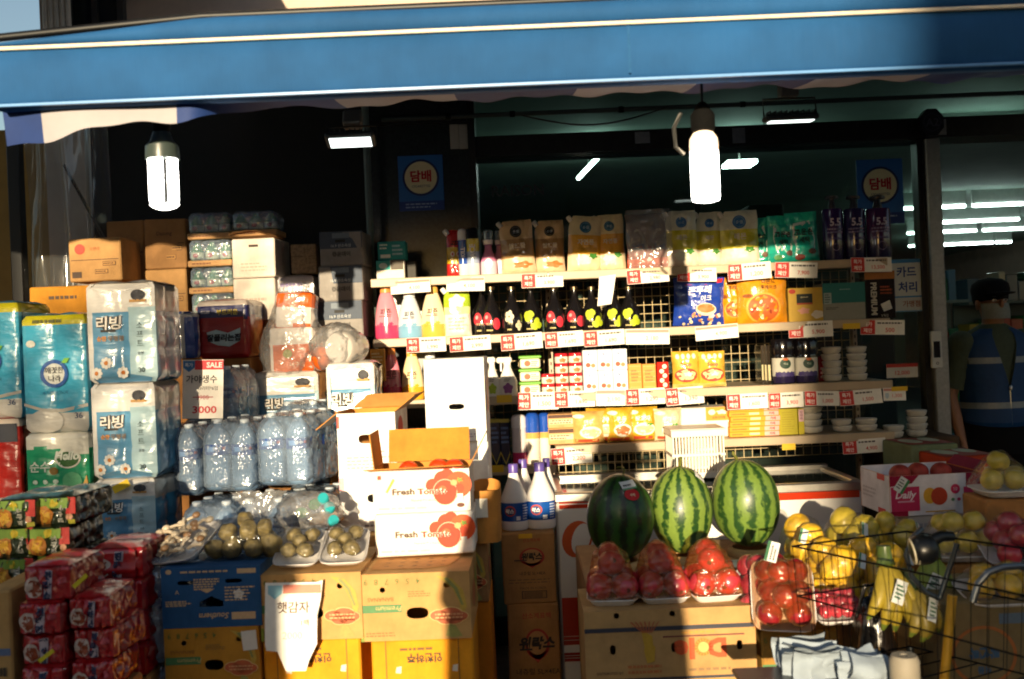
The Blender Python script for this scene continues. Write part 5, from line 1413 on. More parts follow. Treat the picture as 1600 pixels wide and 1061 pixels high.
# -- white tomato boxes
RIMR = K('#b8241c', 'ink')
def tomato_print(mb, f, w, h):
    mb.text('Fresh', -w * .185, h * .5, h * .15, f, K('#4a2c12', 'ink'), bold=.035, xs=1.25)
    for q, (a, b, r) in enumerate(((.22, .76, .20), (.12, .62, .17), (.27, .85, .16))): mb.disc2(w * a, h * b, h * r, h * r, f, K('#c8380f', 'ink'), 1 + q)
    mb.disc2(w * .385, h * .63, h * .31, h * .31, f, K('#d04a12', 'ink'), 4); mb.disc2(w * .245, h * .46, h * .29, h * .31, f, K('#e0c0a0', 'ink'), 5); mb.disc2(w * .245, h * .46, h * .275, h * .295, f, K('#c03208', 'ink'), 6); mb.disc2(w * .22, h * .54, h * .1, h * .08, f, K('#d05a2a', 'ink'), 7); mb.disc2(w * .40, h * .55, h * .1, h * .1, f, K('#c03808', 'ink'), 5)
    mb.disc2(w * .34, h * .68, h * .08, h * .07, f, K('#e8a06a', 'ink'), 7); mb.disc2(w * .4, h * .74, h * .07, h * .05, f, K('#6a8a2a', 'ink'), 7, wob=.4)
    mb.text('Tomato', w * .13, h * .5, h * .15, f, K('#ece2d4', 'ink'), bold=.13, layer=8, xs=1.22)
    mb.text('Tomato', w * .13, h * .5, h * .145, f, K('#b83414', 'ink'), bold=.035, layer=9, xs=1.25)
    mb.text('Natural Products', w * .02, h * .29, h * .06, f, K('#c8a87a', 'ink'))
    mb.poly2([(-w * .37, h * .5), (-w * .35, h * .48), (-w * .27, h * .78), (-w * .29, h * .82)], f, K('#8aa03a', 'ink'), 1); mb.rect2(-w * .45, h * .80, -w * .41, h * .9, f, K('#b8402a', 'ink'), 1)
    mb.rect2(w * .37, h * .26, w * .43, h * .42, f, K('#ece6dc'), 10); mb.disc2(w * .40, h * .14, w * .042, h * .055, f, K('#5a2a14', 'ink'), 1); mb.lines(-w * .45, h * .06, w * .3, h * .16, 1, f, K('#d8c8b0', 'ink'), seed=2)
p, w, h = PB(587, 808, 741, 874, 2.93)
p.z = ZTOM + .0095
carton('closed white tomato box with big red tomatoes printed, under the open one', p, w, h, .21, WPR, tomato_print, rz=R(-1), side=lambda mb, f, w, h: mb.disc2(0, h * .55, w * .1, h * .12, f, K('#3a2414'), 1), group='white tomato boxes')
ptx, _, h1 = PB(584, 748, 734, 814, 2.93)
t = thing('cardboard_box', 'open white tomato box with raised flaps and kraft lining on top of the closed one', 'box', Vector((ptx.x, 2.93, p.z + h + .002)), R(-1), 'white tomato boxes')
w, d = w * .985, .21
inn = K('#c08238', 'card')
def panel(mb, o, u, v, th, m_out, m_in):
    """thin board from corner o along u and v, outside towards -n"""
    o, u, v = Vector(o), Vector(u), Vector(v)
    n = u.cross(v).normalized() * th
    q = [o, o + u, o + u + v, o + v]
    mb.add(q + [x - n for x in q], [(0, 1, 2, 3), (7, 6, 5, 4), (0, 4, 5, 1), (1, 5, 6, 2), (2, 6, 7, 3), (3, 7, 4, 0)], [m_out, m_in, inn, inn, inn, inn])
mb = MB()
panel(mb, (-w / 2, 0, 0), (w, 0, 0), (0, 0, h1), .003, WPR, inn)
panel(mb, (w / 2, 0.0031, 0), (0, d - .006, 0), (0, 0, h1), .003, WPR, inn)
panel(mb, (-w / 2, d - .003, 0), (0, -d + .006, 0), (0, 0, h1), .003, WPR, inn)
panel(mb, (w / 2, d, 0), (-w, 0, 0), (0, 0, h1), .003, WPR, inn)
mb.box(-w / 2 + .004, w / 2 - .004, .004, d - .004, 0.001, .004, inn)
tomato_print(mb, FR, w, h1)
mb.build('box_body', t, smooth=0)
mb = MB(); panel(mb, (-w / 2 - .018, -.045, h1 + .012), (w + .0, 0.006, .004), (.016, .046, -.010), .0025, inn, K('#b07a3c', 'card')); mb.build('front_flap', t, smooth=0)
mb = MB(); panel(mb, (w / 2 - .01, d, h1 + .001), (-w + .03, 0, 0), (0, .03, .10), .003, K('#e0d8cc', 'card'), K('#c47c2c', 'card')); mb.build('back_flap', t, smooth=0)
mb = MB(); panel(mb, (-w / 2, d - .01, h1 + .001), (0, -d * .82, 0), (-.012, 0.012, .105), .003, K('#b8742c', 'card'), inn); mb.build('left_flap', t, smooth=0)
mb = MB(); panel(mb, (w / 2, .02, h1 + .001), (0, d * .8, 0), (.05, 0, .09), .003, WPR, K('#d8cbb8', 'card')); mb.build('right_flap', t, smooth=0)
for i, (a, b) in enumerate(((-.05, .12), (.04, .14), (.09, .12))):
    mb = MB(); mb.ball((0, 0, 0), .031, .031, .027, K('#c83c10', 'fruit'), seg=18, rings=10)
    single(mb, 'tomato', f'red tomato peeping over the rim of the open tomato box, {["left","middle","right"][i]} one', 'tomato', t.matrix_basis @ Vector((a, b, h1 - .012)), group='tomatoes in the open box')
mb = MB(); mb.box(-w / 2 + .008, w / 2 - .008, .008, d - .008, 0, h1 - .046, K('#b07434', 'card'), .004)
single(mb, 'packing_tray', 'kraft packing tray inside the open tomato box', 'tray', t.matrix_basis @ Vector((0, 0, .0055)))

# -- tall white cartons
WC = K('#e8e4e0', 'card')
def wprint(mb, f, w, h):
    mb.lines(-w * .35, h * .04, w * .38, h * .1, 2, f, K('#a8a0b0', 'ink'), seed=3); mb.lines(-w * .3, h * .60, w * .3, h * .66, 1, f, K('#d8ccd0', 'ink'), seed=5)
Yw = 3.3
p, w, h = PB(664, 558, 758, 688, Yw)
pl, wl, hl = PB(672, 690, 764, 800, Yw + .01)
zw = P(715, 690, Yw).z
carton('tall white carton with a hand hole standing above the open tomato box', Vector((p.x, Yw, zw)), w, h, .22, WC, wprint, [ell(w * .02, h * .42, w * .13, h * .035, p=3)], rz=R(-2), side=lambda mb, f, w, h: mb.poly2([(-w * .2, h * .3), (w * .3, h * .35), (w * .3, h * .8), (-w * .1, h * .7)], f, K('#d8a090', 'ink'), 1))
mb = MB()
carton('white carton behind the tomato boxes, under the tall white carton', Vector((pl.x, Yw + .01, ZTOM + .001)), wl, zw - ZTOM - .002, .22, WC, wprint, rz=R(-1),
       side=lambda mb, f, w, h: mb.disc2(w * .1, h * .6, w * .25, h * .2, f, K('#c87a6a', 'ink'), 1))
# white open box and the one below, at the left
Yo = 3.36
p, w, h = PB(527, 645, 619, 738, Yo)
t = thing('cardboard_box', 'open white box with kraft flaps spread wide, left of the tall white carton', 'box', p, R(-3))
d = .26
mb = MB(); mb.holed(w, h, [ell(0, h * .56, w * .14, h * .075, p=3)], FR, WC)
panel(mb, (w / 2, 0.0031, 0), (0, d - .006, 0), (0, 0, h), .003, WC, inn); panel(mb, (-w / 2, d - .003, 0), (0, -d + .006, 0), (0, 0, h), .003, WC, inn); panel(mb, (w / 2, d, 0), (-w, 0, 0), (0, 0, h), .003, WC, inn)
mb.box(-w / 2 + .004, w / 2 - .004, .004, d - .004, 0.001, .004, inn)
fsd = flat((w / 2, d / 2, 0), (0, 1, 0), (0, 0, 1), (1, 0, 0)); mb.disc2(-.03, h * .7, .05, .04, fsd, K('#c0281e', 'ink'), 1); mb.rect2(-d * .4, h * .15, d * .1, h * .35, fsd, K('#d89a7a', 'ink'), 1)
mb.lines(-w * .35, h * .05, w * .4, h * .28, 4, FR, K('#a89c98', 'ink'), seed=4, th=.2); mb.lines(w * .1, h * .32, w * .4, h * .37, 1, FR, K('#8a8080', 'ink')); mb.rect2(-w * .5, h * .75, -w * .46, h * .95, FR, K('#c84a3c', 'ink'), 1)
mb.build('box_body', t, smooth=0)
mb = MB(); panel(mb, (w / 2, d, h + .001), (-w, 0, 0), (.05, .05, .045), .003, WC, K('#b88446', 'card')); mb.build('back_flap', t, smooth=0)
mb = MB(); panel(mb, (-w / 2, d - .01, h + .001), (0, -d + .02, 0), (-.075, 0, -.055), .003, WC, K('#a87844', 'card')); mb.build('left_flap', t, smooth=0)
mb = MB(); panel(mb, (w / 2, .01, h + .001), (0, d - .02, 0), (.065, .02, .05), .003, K('#c8a888', 'card'), K('#a8743c', 'card')); mb.build('right_flap', t, smooth=0)
mb = MB(); mb.box(-w / 2 + .008, w / 2 - .008, .03, d - .008, 0, h * .48, K('#9a6a34', 'card'), .01)
single(mb, 'packing_tray', 'kraft packing tray inside the open white box', 'tray', t.matrix_basis @ Vector((0, 0, .0055)))
p2, w2, h2 = PB(531, 740, 625, 832, Yo)
p2.z = p.z - h2 + .0
carton('closed white box with pink corner print, under the open white box', p2, w2, h2 - .001, .26, WC, lambda mb, f, w, h: (mb.rect2(-w * .5, h * .7, -w * .42, h * .92, f, K('#e0a0a8', 'ink'), 1), mb.lines(-w * .1, h * .06, w * .45, h * .2, 2, f, K('#8a8088', 'ink'), seed=6)), [ell(w * .1, h * .55, w * .14, h * .07, p=3)], rz=R(-2))
# box under these: kraft with numbers
pk, wk, hk = PB(484, 828, 640, 900, Yo - .06)
pk.z = p2.z - .09
carton('kraft banana box with green numbers on its rim behind the potato trays', Vector((pk.x, Yo - .06, pk.z)), wk, .0885, .3, KR3, lambda mb, f, w, h: [mb.text(ch, -w * .42 + w * .1 * i, h * .6, h * .35, f, K('#6a6a2a', 'ink'), rot=PI) for i, ch in enumerate('9987655')], group=None)
support('plain carton on the pavement under the kraft box with green numbers', pk.x - wk / 2, pk.x + wk / 2, Yo - .05, Yo + .22, pk.z)
mb = MB(); panel(mb, (0, 0, 0), (.11, .02, .025), (-.02, .1, .03), .003, K('#b8824a', 'card'), K('#a87440', 'card'))
single(mb, 'cardboard_flap', 'loose kraft cardboard flap left of the closed white box', 'cardboard', P(484, 828, Yo - .08) + Vector((0, 0, .004)), smooth=0)
# brown tube-like carton with a white label at the right of the tomato boxes
p, w, h = PB(737, 768, 782, 868, 3.1)
t = thing('paper_sack', 'brown open kraft sack with a white label right of the tomato boxes', 'sack', Vector((p.x, 3.1, ZTOM + .002)))
hh = p.z + h - ZTOM
mb = MB()
def sack(u, v):
    a = 2 * PI * u
    k = 1 + .05 * N(math.cos(a) * 2, math.sin(a) * 2, v * 3)
    x, y = math.copysign(abs(math.cos(a)) ** .6, math.cos(a)) * w / 2, math.copysign(abs(math.sin(a)) ** .6, math.sin(a)) * .08
    return (x * k * (1 + .06 * v), .08 + y * k, hh * v * (1 + .10 * (math.sin(a) > 0) * math.sin(a)))
mb.grid(sack, 36, 12, K('#b87f3c', 'card'))
mb.rect2(-w * .34, hh * .5, w * .08, hh * .86, lambda a, b, e=0.0: Vector((a, -.006 - e, b)), K('#e2dcd0'), 1)
mb.build('bag', t, smooth=60)

# -- bleach cartons and bottles
p, w, h = PB(786, 833, 868, 943, 3.62)
p2, w2, h2 = PB(794, 946, 875, 1050, 3.62)
p2.z = .055; h2 = p.z - p2.z - .001
def bleach_print(mb, f, w, h):
    cx_ = w * .06
    mb.text('산소계표백', cx_, h * .9, h * .05, f, K('#a83a28', 'ink'), bold=.01)
    mb.disc2(cx_, h * .66, w * .24, h * .13, f, K('#a8362a', 'ink'), 1); mb.poly2([(cx_ - w * .2, h * .6), (cx_ + w * .2, h * .6), (cx_, h * .5)], f, K('#a8362a', 'ink'), 1); mb.disc2(cx_, h * .67, w * .19, h * .1, f, K('#b88a58', 'card'), 2)
    mb.text('위락스', cx_, h * .67, h * .11, f, K('#2a2018', 'ink'), bold=.05, layer=4, shear=.2)
    mb.rect2(cx_ - w * .34, h * .61, cx_ - w * .1, h * .625, f, INKB, 3); mb.text('내츄럴 5L×4EA', cx_, h * .43, h * .055, f, K('#4a3a28', 'ink'), bold=.01)
    mb.lines(-w * .4, h * .28, w * .45, h * .36, 2, f, K('#6a5436', 'ink'), seed=3, th=.15); mb.text('MADE IN KOREA', cx_, h * .22, h * .035, f, K('#5a4630', 'ink'))
    mb.rect2(cx_ - w * .22, h * .07, cx_ + w * .26, h * .18, f, K('#4a3a2a', 'ink'), 1); mb.rect2(cx_ - w * .2, h * .08, cx_ + w * .24, h * .17, f, K('#9a7448', 'card'), 2)
    for i in range(16): mb.rect2(cx_ - w * .17 + i * w * .022, h * .085, cx_ - w * .17 + i * w * .022 + w * .009, h * .165, f, K('#3a2c1e', 'ink'), 3)
CB = K('#a87c4a', 'card')
carton('kraft bleach carton with a red ringed emblem, lower of two', p2, w2, h2, .26, CB, bleach_print, group='kraft bleach cartons')
carton('kraft bleach carton with a red ringed emblem and a yellow sticker, upper of two', p, w, h, .26, CB, lambda mb, f, w, h: (bleach_print(mb, f, w, h), mb.rect2(-w * .18, h * .93, w * .08, h * .995, f, K('#d8a820'), 3)), group='kraft bleach cartons')
mb = MB(); mb.box(-w2 * .3, w2 * .3, .03, .22, 0, .053, K('#7a7a72', 'stone'), .006)
single(mb, 'concrete_block', 'low grey block under the bleach cartons', 'block', (p2.x, 3.62, .001))
zb2 = p.z + h
for i, (x0, x1, yo, lab) in enumerate(((782, 825, 0, 'white bleach bottle with a blue label, shaded at its left, on the upper bleach carton'), (822, 868, .01, 'white bleach bottle with a blue label at the right edge of the bleach carton'),
                                   (800, 838, .13, 'white bleach bottle behind the left one'), (840, 872, .14, 'white bleach bottle behind the right one'))):
    q, w, h = PB(x0, 728, x1, 831, 3.66 + yo); r = w / 2
    h = 103 * 3.66 / F
    prof = [(r * .92, 0), (r, .008), (r, h * .14), (r * 1.0, h * .42), (r * .97, h * .5), (r * .72, h * .62), (r * .42, h * .78), (r * .33, h * .86), (r * .33, h * .865), (r * .34, h * .985), (r * .3, h)]
    wp, bl = K('#e0dcda', 'plastic'), K('#1c4e9c', 'gloss')
    bottle(lab, Vector((q.x, 3.66 + yo + r * .8, zb2 + .002)), prof, [wp, wp, bl] + [wp] * 8, 7, K('#5a4a9a', 'plastic'),
           lambda mb, f, r=r, h=h: (mb.disc2(-r * .35, h * .3, r * .42, h * .08, f, K('#b8402c', 'ink'), 1), mb.disc2(-r * .35, h * .3, r * .32, h * .06, f, K('#203a72', 'ink'), 2), mb.text('락스', -r * .35, h * .3, h * .07, f, K('#e8e6e2', 'ink'), bold=.04, shear=.2, layer=3),
                                  mb.lines(r * .6, h * .16, r * 1.1, h * .4, 6, f, K('#b8c4dc', 'ink'), seed=2), mb.rect2(r * .1, h * .16, r * .4, h * .22, f, K('#d8dce6', 'ink'), 1, n=3)), sy=.8, name='bleach_bottle', cat='bottle', group='white bleach bottles')
# ------------------------------------------------------------------ tissue packs, ramen, water, cartons at the left
def softbox(mb, w, h, d, mf, cols=2, rows=3, bul=.012, corner=.022, seed=0, nx=20, nz=24, crin=.004, scols=None):
    """wrapped bundle with rolls bulging through; front plane near y = 0. mf(side, u, v) -> material; returns the front map"""
    ny = max(6, int(nx * d / w * .7))
    def ring(v):
        k = 1.0
        if v < .06: k = 1 - .10 * (1 - v / .06) ** 2
        if v > .95: k = 1 - .08 * ((v - .95) / .05) ** 2
        return k
    def bulge(u, v, s='front'): return bul * (abs(math.sin(PI * (scols if scols and s in ('left', 'right') else cols) * u)) ** .6 - 1) * 1.0 - bul * .5 * (1 - abs(math.sin(PI * rows * v)) ** .35)
    def cr(x, z, q): return crin * (N(x * 14 + seed * 3.1, z * 10, q) + .6 * N(x * 33, z * 21 + seed, q))
    def side_pt(s, u, v):
        k = ring(v); a, b = w / 2 * k, d / 2 * k
        x, y = {'front': (-a + 2 * a * u, -b), 'right': (a, -b + 2 * b * u), 'back': (a - 2 * a * u, b), 'left': (-a, b - 2 * b * u)}[s]
        ax, ay = max(0, abs(x) - (a - corner)), max(0, abs(y) - (b - corner))
        L = math.hypot(ax, ay)
        if L > corner:
            x = math.copysign(a - corner + ax * corner / L, x); y = math.copysign(b - corner + ay * corner / L, y)
        o = bulge(u, v, s) + cr(u * w * 6, v * h * 3, {'front': 0, 'right': 1, 'back': 2, 'left': 3}[s])
        nrm = {'front': (0, -1), 'right': (1, 0), 'back': (0, 1), 'left': (-1, 0)}[s]
        edge = min(1, min(u, 1 - u) * 6)
        return Vector((x + nrm[0] * o * edge, y + d / 2 + nrm[1] * o * edge, h * v))
    for s, n in (('front', nx), ('right', ny), ('back', 4), ('left', ny)):
        mb.grid(lambda u, v: side_pt(s, u, v), n, nz, None, mf=lambda u, v: mf(s, u, v))
    for v in (0, 1):
        nn = 10
        def cap(u, q, v=v):
            k = ring(v)
            x, y = (u - .5) * w * k, (q - .5) * d * k
            z = h * v + (1 if v else 0) * (.010 * abs(math.sin(PI * cols * u)) ** .5 * abs(math.sin(PI * 2 * q)) ** .5 + .004 * N(x * 30, y * 30, seed))
            return (x * .985, y * .985 + d / 2, z if 0 < u < 1 and 0 < q < 1 else h * v)
        mb.grid(cap, nn, nn, None, mf=lambda u, q: mf('top' if v else 'bottom', u, q))
    return lambda a, b, e=0.0: (lambda P_: Vector((a, P_.y - e - .0025, b)))(side_pt('front', min(1, max(0, .5 + a / w)), min(1, max(0, b / h))))
def bundle(label, p, w, h, d, mf, deco=None, group=None, name='tissue_pack', cat='tissue pack', rz=0.0, cols=2, rows=3, bul=.012, seed=0, crin=.004, part='pack_body', corner=.022, nx=20, nz=24, scols=None):
    t = thing(name, label, cat, p, rz, group)
    mb = MB(); f = softbox(mb, w, h, d, mf, cols, rows, bul, corner, seed, nx, nz, crin, scols)
    if deco: deco(mb, f, w, h)
    mb.build(part, t, smooth=70)
    return t
FW, FBL, FPB, FGR = K('#d9d6d2', 'film'), K('#5b93b8', 'film'), K('#a9c6cf', 'film'), K('#8a9296', 'film')
def living_mf(s, u, v):
    if s == 'front': return FBL if (v < .72 and .08 < u < .62) else (FPB if u >= .62 and v < .74 else FW)
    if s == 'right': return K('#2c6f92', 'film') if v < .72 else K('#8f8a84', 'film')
    if s == 'left': return FPB if v < .72 else FW
    return FW
def living_print(mb, f, w, h):
    mb.text('리빙', -w * .17, h * .60, h * .145, f, K('#2a2826', 'ink'), bold=.085, layer=2); mb.text('리빙', -w * .17, h * .60, h * .135, f, K('#e8e2da', 'ink'), bold=.02, layer=4)
    mb.rect2(-w * .28, h * .51, -w * .08, h * .535, f, K('#2a2826', 'ink'), 2, n=4)
    mb.text('순한', -w * .27, h * .445, h * .05, f, K('#d8944a', 'ink'), bold=.04); mb.text('무형광', -w * .08, h * .445, h * .055, f, K('#8a7a6a', 'ink'), bold=.03)
    for i, ch in enumerate('소프트'): mb.text(ch, w * .26, h * (.57 - .09 * i), h * .055, f, K('#5a6a6c', 'ink'))
    mb.text('순면', w * .26, h * .29, h * .03, f, K('#3a4648', 'ink'), bold=.02); mb.text('30', w * .27, h * .12, h * .05, f, K('#4a5a5c', 'ink'), bold=.02)
    mb.disc2(w * .25, h * .87, w * .10, h * .055, f, K('#2c2c34', 'ink'), 2); mb.rect2(w * .13, h * .80, w * .36, h * .825, f, K('#b88a4a', 'ink'), 2, n=3)
    for (a, b) in ((-.22, .2), (.0, .1), (-.36, .1)):
        for q in range(8): mb.disc2(w * a + w * .055 * math.cos(q * .785), h * b + h * .04 * math.sin(q * .785), w * .03, h * .02, f, K('#e0ddd6', 'ink'), 2, n=9, rot=q * .785)
        mb.disc2(w * a, h * b, w * .028, h * .022, f, K('#c87a2c', 'ink'), 3, n=12)
Yt = 3.3
zs = [P(200, y, Yt).z for y in (858, 748, 598)]
ztop = P(200, 440, Yt).z
def pk(x0, x1, Y): a, b = P(x0, 640, Y), P(x1, 640, Y); return (a.x + b.x) / 2, b.x - a.x
for i, (x0, x1, lv) in enumerate(((146, 246, 'lowest'), (140, 246, 'middle'), (133, 246, 'topmost'))):
    a = P(x0, [805, 672, 520][i], Yt); b = P(x1, [805, 672, 520][i], Yt)
    hh = ([zs[1], zs[2], ztop][i] - zs[i]) - .003
    t = bundle(f'white and pale blue wrapped tissue pack with daisies, {lv} of the tall stack of three', Vector(((a.x + b.x) / 2, Yt, zs[i] + .001)), b.x - a.x, hh, .25, living_mf, living_print, group='stack of pale blue tissue packs', seed=i + 1, rz=R(-2 + i))
    if i == 0:
        mb = MB(); mb.rect2(-.03, 0, .03, .025, FR, K('#d8b820'), 0); mb.build('price_sticker', t, smooth=0, loc=(-.0, -.012, hh * .86), rot=(0, R(-25), 0))
sx0_, sx1_ = P(148, 800, Yt).x, P(246, 800, Yt).x
support('plain carton on the pavement under the tall stack of tissue packs', sx0_ - .01, sx1_ + .02, Yt + .01, Yt + .26, zs[0])
for i, (x0, x1, y0, y1, Y, lab) in enumerate(((392, 500, 582, 655, 4.06, 'tissue pack with pale top lying behind the front water packs'), (508, 588, 568, 655, 3.72, 'tissue pack half hidden by the open white box'))):
    p, w, h = PB(x0, y0, x1, y1, Y); zb_ = p.z - .12
    bundle('white and blue wrapped ' + lab, Vector((p.x, Y, zb_)), w, h + .12, .22, living_mf, living_print, seed=7 + i)
    support(f'plain carton under the {lab}', p.x - w / 2, p.x + w / 2, Y + .01, Y + .21, zb_)
# cyan packs
CY, YT = K('#3fa3c6', 'film'), K('#c2b81c', 'film')
def cyan_mf(s, u, v): return YT if v > .90 else (CY if v > .16 or s != 'front' else K('#d2cdc4', 'film'))
def cyan_print(mb, f, w, h):
    mb.ring2(0, h * .50, w * .155, w * .21, f, K('#1c4f94', 'ink'), 3); mb.disc2(0, h * .5, w * .157, w * .157, f, K('#c9ccc8', 'ink'), 2)
    mb.text('깨끗한', 0, h * .53, h * .055, f, K('#3a3a40', 'ink'), bold=.01, layer=4); mb.text('나라', 0, h * .46, h * .055, f, K('#3a3a40', 'ink'), bold=.01, layer=4)
    mb.poly2([(w * .1, h * .585), (w * .16, h * .63), (w * .24, h * .63), (w * .2, h * .59)], f, K('#6aa83a', 'ink'), 4)
    mb.text('순수한 시그니처', w * .0, h * .34, h * .03, f, K('#2c5f86', 'ink')); mb.lines(-w * .3, h * .93, w * .35, h * .965, 1, f, K('#5a5a1a', 'ink'), seed=2, th=.4)
    mb.disc2(-w * .34, h * .76, w * .07, h * .03, f, K('#cfd0c8', 'ink'), 2); mb.disc2(-w * .15, h * .1, w * .26, h * .10, f, K('#d2cdc4', 'film'), 2)
    mb.poly2([(-w * .48, h * .26), (-w * .2, h * .21), (w * .1, h * .2), (w * .48, h * .24), (w * .48, h * .215), (w * .1, h * .17), (-w * .2, h * .185), (-w * .48, h * .235)], f, K('#c2bcb0', 'film'), 2)
    mb.text('36', w * .34, h * .14, h * .05, f, K('#1c3a6a', 'ink'))
Yc = 3.5
p, w, h = PB(33, 492, 138, 676, Yc)
zc0 = p.z
bundle('cyan wrapped tissue pack with a yellow top and a blue ring emblem', p, w, h, .26, cyan_mf, cyan_print, seed=11, rz=R(-1), bul=.008)
p2, w2, h2 = PB(-70, 474, 33, 655, Yc + .05)
bundle('cyan wrapped tissue pack with a yellow top cut by the left edge of the picture', p2, w2, h2, .26, cyan_mf, cyan_print, seed=12, bul=.008)
GN, WHF = K('#1f9468', 'film'), K('#d6d2c6', 'film')
def hello_mf(s, u, v):
    k = .76 + .06 * math.sin(u * 5 + .3)
    return WHF if v > k or v < .16 + .06 * math.sin(u * 4 + 2) else GN
def hello_print(mb, f, w, h):
    mb.disc2(w * .16, h * .66, w * .2, h * .13, f, K('#d8d4c8', 'ink'), 1); mb.disc2(w * .16, h * .65, w * .17, h * .10, f, K('#2c5c1e', 'ink'), 2)
    mb.text('Hello', w * .16, h * .70, h * .12, f, K('#d8dcd0', 'ink'), bold=.04, layer=3, shear=.25); mb.text('순수', -w * .26, h * .56, h * .14, f, K('#d0dcd0', 'ink'), bold=.02)
    mb.disc2(-w * .06, h * .5, w * .06, h * .05, f, K('#8a6a2a', 'ink'), 2); [mb.disc2(w * (-.34 + .15 * q), h * .36, w * .04, h * .03, f, K('#c8dccc', 'ink'), 2) for q in range(3)]
    mb.disc2(w * .22, h * .36, w * .15, h * .12, f, K('#5aa878', 'ink'), 2); mb.poly2([(w * .2, h * .2), (w * .36, h * .26), (w * .44, h * .44), (w * .46, h * .3), (w * .38, h * .18)], f, K('#c89a4a', 'ink'), 3)
    mb.disc2(-w * .2, h * .08, w * .17, h * .06, f, K('#8a9a5a', 'ink'), 2, wob=.2)
p3, w3, h3 = PB(38, 676, 142, 795, Yc)
p3.z = zc0 - h3
bundle('green and white wrapped tissue pack lettered Hello, under the cyan pack', p3, w3, h3 - .002, .26, hello_mf, hello_print, seed=13, rz=R(-1), bul=.008)
support('plain carton on the pavement under the green tissue pack', p3.x - w3 / 2, p3.x + w3 / 2, Yc + .01, Yc + .25, p3.z)
p4, w4, h4 = PB(-70, 655, 34, 800, Yc + .05)
p4.z = p2.z - h4
RDF = K('#a01c14', 'film')
bundle('red wrapped pack under the cut off cyan pack at the left edge', p4, w4, h4 - .002, .26, lambda s, u, v: RDF if v < .93 else K('#c8b8a8', 'film'), lambda mb, f, w, h: (mb.rect2(w * .1, h * .75, w * .45, h * .95, f, K('#1c2030', 'ink'), 1, n=4), mb.rect2(w * .05, 0, w * .45, h * .15, f, K('#c8b0a8', 'ink'), 1, n=4)), seed=14, bul=.006)
support('plain carton on the pavement under the red wrapped pack', p4.x - w4 / 2, p4.x + w4 / 2, Yc + .06, Yc + .3, p4.z)

# ramen multipacks
def ramen(label, p, w, h, d, kind, seed, grp, rz=0.0):
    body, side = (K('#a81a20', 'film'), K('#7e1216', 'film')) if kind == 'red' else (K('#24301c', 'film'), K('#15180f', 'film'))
    def deco(mb, f, w, h):
        if kind == 'red':
            mb.disc2(-w * .26, h * .42, w * .19, h * .30, f, K('#c8b4a8', 'ink'), 1); mb.disc2(-w * .24, h * .40, w * .15, h * .23, f, K('#8a3c1c', 'ink'), 2, wob=.1)
            mb.poly2([(-w * .06, h * .1), (w * .10, h * .1), (w * .14, h * .9), (-w * .02, h * .9)], f, K('#b8a8b0', 'ink'), 2)
            for i, ch in enumerate('진라면'): mb.text(ch, w * (.015 + .018 * (2 - i) * 1), h * (.76 - .27 * i), h * .25, f, K('#1c2a4c', 'ink'), bold=.06, layer=3)
            mb.disc2(w * .3, h * .6, w * .08, h * .1, f, K('#b8505a', 'ink'), 1)
        else:
            mb.rect2(-w * .48, h * .62, w * .3, h * .95, f, K('#7a9a3a', 'ink'), 1, n=6); mb.disc2(-w * .28, h * .34, w * .22, h * .36, f, K('#b8752a', 'ink'), 2); mb.disc2(-w * .28, h * .36, w * .15, h * .22, f, K('#d8a83a', 'ink'), 3, wob=.15)
            mb.disc2(-w * .02, h * .8, w * .1, h * .14, f, K('#c8b02a', 'ink'), 2); mb.rect2(w * .26, h * .4, w * .49, h * .97, f, K('#b8261e', 'ink'), 2, n=4); mb.disc2(w * .34, h * .3, w * .07, h * .12, f, K('#d09a7a', 'ink'), 2)
            for i, ch in enumerate('너구리'): mb.text(ch, w * .13, h * (.62 - .22 * i), h * .19, f, K('#c8c4b4', 'ink'), bold=.05, layer=3)
            mb.rect2(w * .3, h * .05, w * .46, h * .2, f, K('#a8a02a', 'ink'), 2)
    return bundle(label, p, w, h, d, lambda s, u, v: body if s in ('front', 'top') else side, deco, group=grp, name='ramen_pack', cat='noodle pack', cols=1, rows=1, bul=.012, seed=seed, crin=.013, corner=.022, nx=26, nz=14, rz=rz + R(7) * N(seed * 1.7, 3), scols=5)
G1, G2 = 'dark green noodle multipacks', 'red noodle multipacks'
Yr_ = 2.72
zr0 = P(75, 915, Yr_).z
hg = 45 * Yr_ / F; wg = 66 * Yr_ / F
for k in range(3):
    for c_ in range(2):
        x = [20, 78][c_] + (7 if k == 2 else 0)
        p = P(x, 880, Yr_)
        ramen(f'dark noodle multipack with orange soup print, {["bottom","middle","top"][k]} row, {["left","right"][c_]} column', Vector((p.x, Yr_ + .02 * ((k + c_) % 2), zr0 + k * (hg + .001))), wg * .97, hg, .24, 'dark', 20 + k * 2 + c_, G1, R(-3 + 2 * c_))
support('plain carton under the dark noodle multipacks', P(-20, 900, Yr_).x, P(110, 900, Yr_).x, Yr_ + .02, Yr_ + .24, zr0)
Yq = 2.42
hr = 50 * Yq / F; wr = 76 * Yq / F
zq = P(60, 1095, Yq).z
for k in range(4):
    p = P(62 + (10 if k == 3 else 0), 1000, Yq)
    ramen(f'red noodle multipack in the front left column, {["bottom","second","third","top"][k]} one', Vector((p.x, Yq + .015 * (k % 2), zq + k * (hr + .001))), wr * (1.05 if k == 3 else .95), hr * (1.0 if k < 3 else 1.1), .2, 'red', 40 + k, G2, R(-4 + 3 * (k % 2)))
for k in range(3):
    p = P(136, 1000, Yq)
    ramen(f'red noodle multipack in the front right column, {["bottom","middle","top"][k]} one', Vector((p.x, Yq + .02 + .012 * (k % 2), zq + .004 + k * (hr + .001))), wr * .92, hr, .2, 'red', 50 + k, G2, R(3 - 3 * (k % 2)))
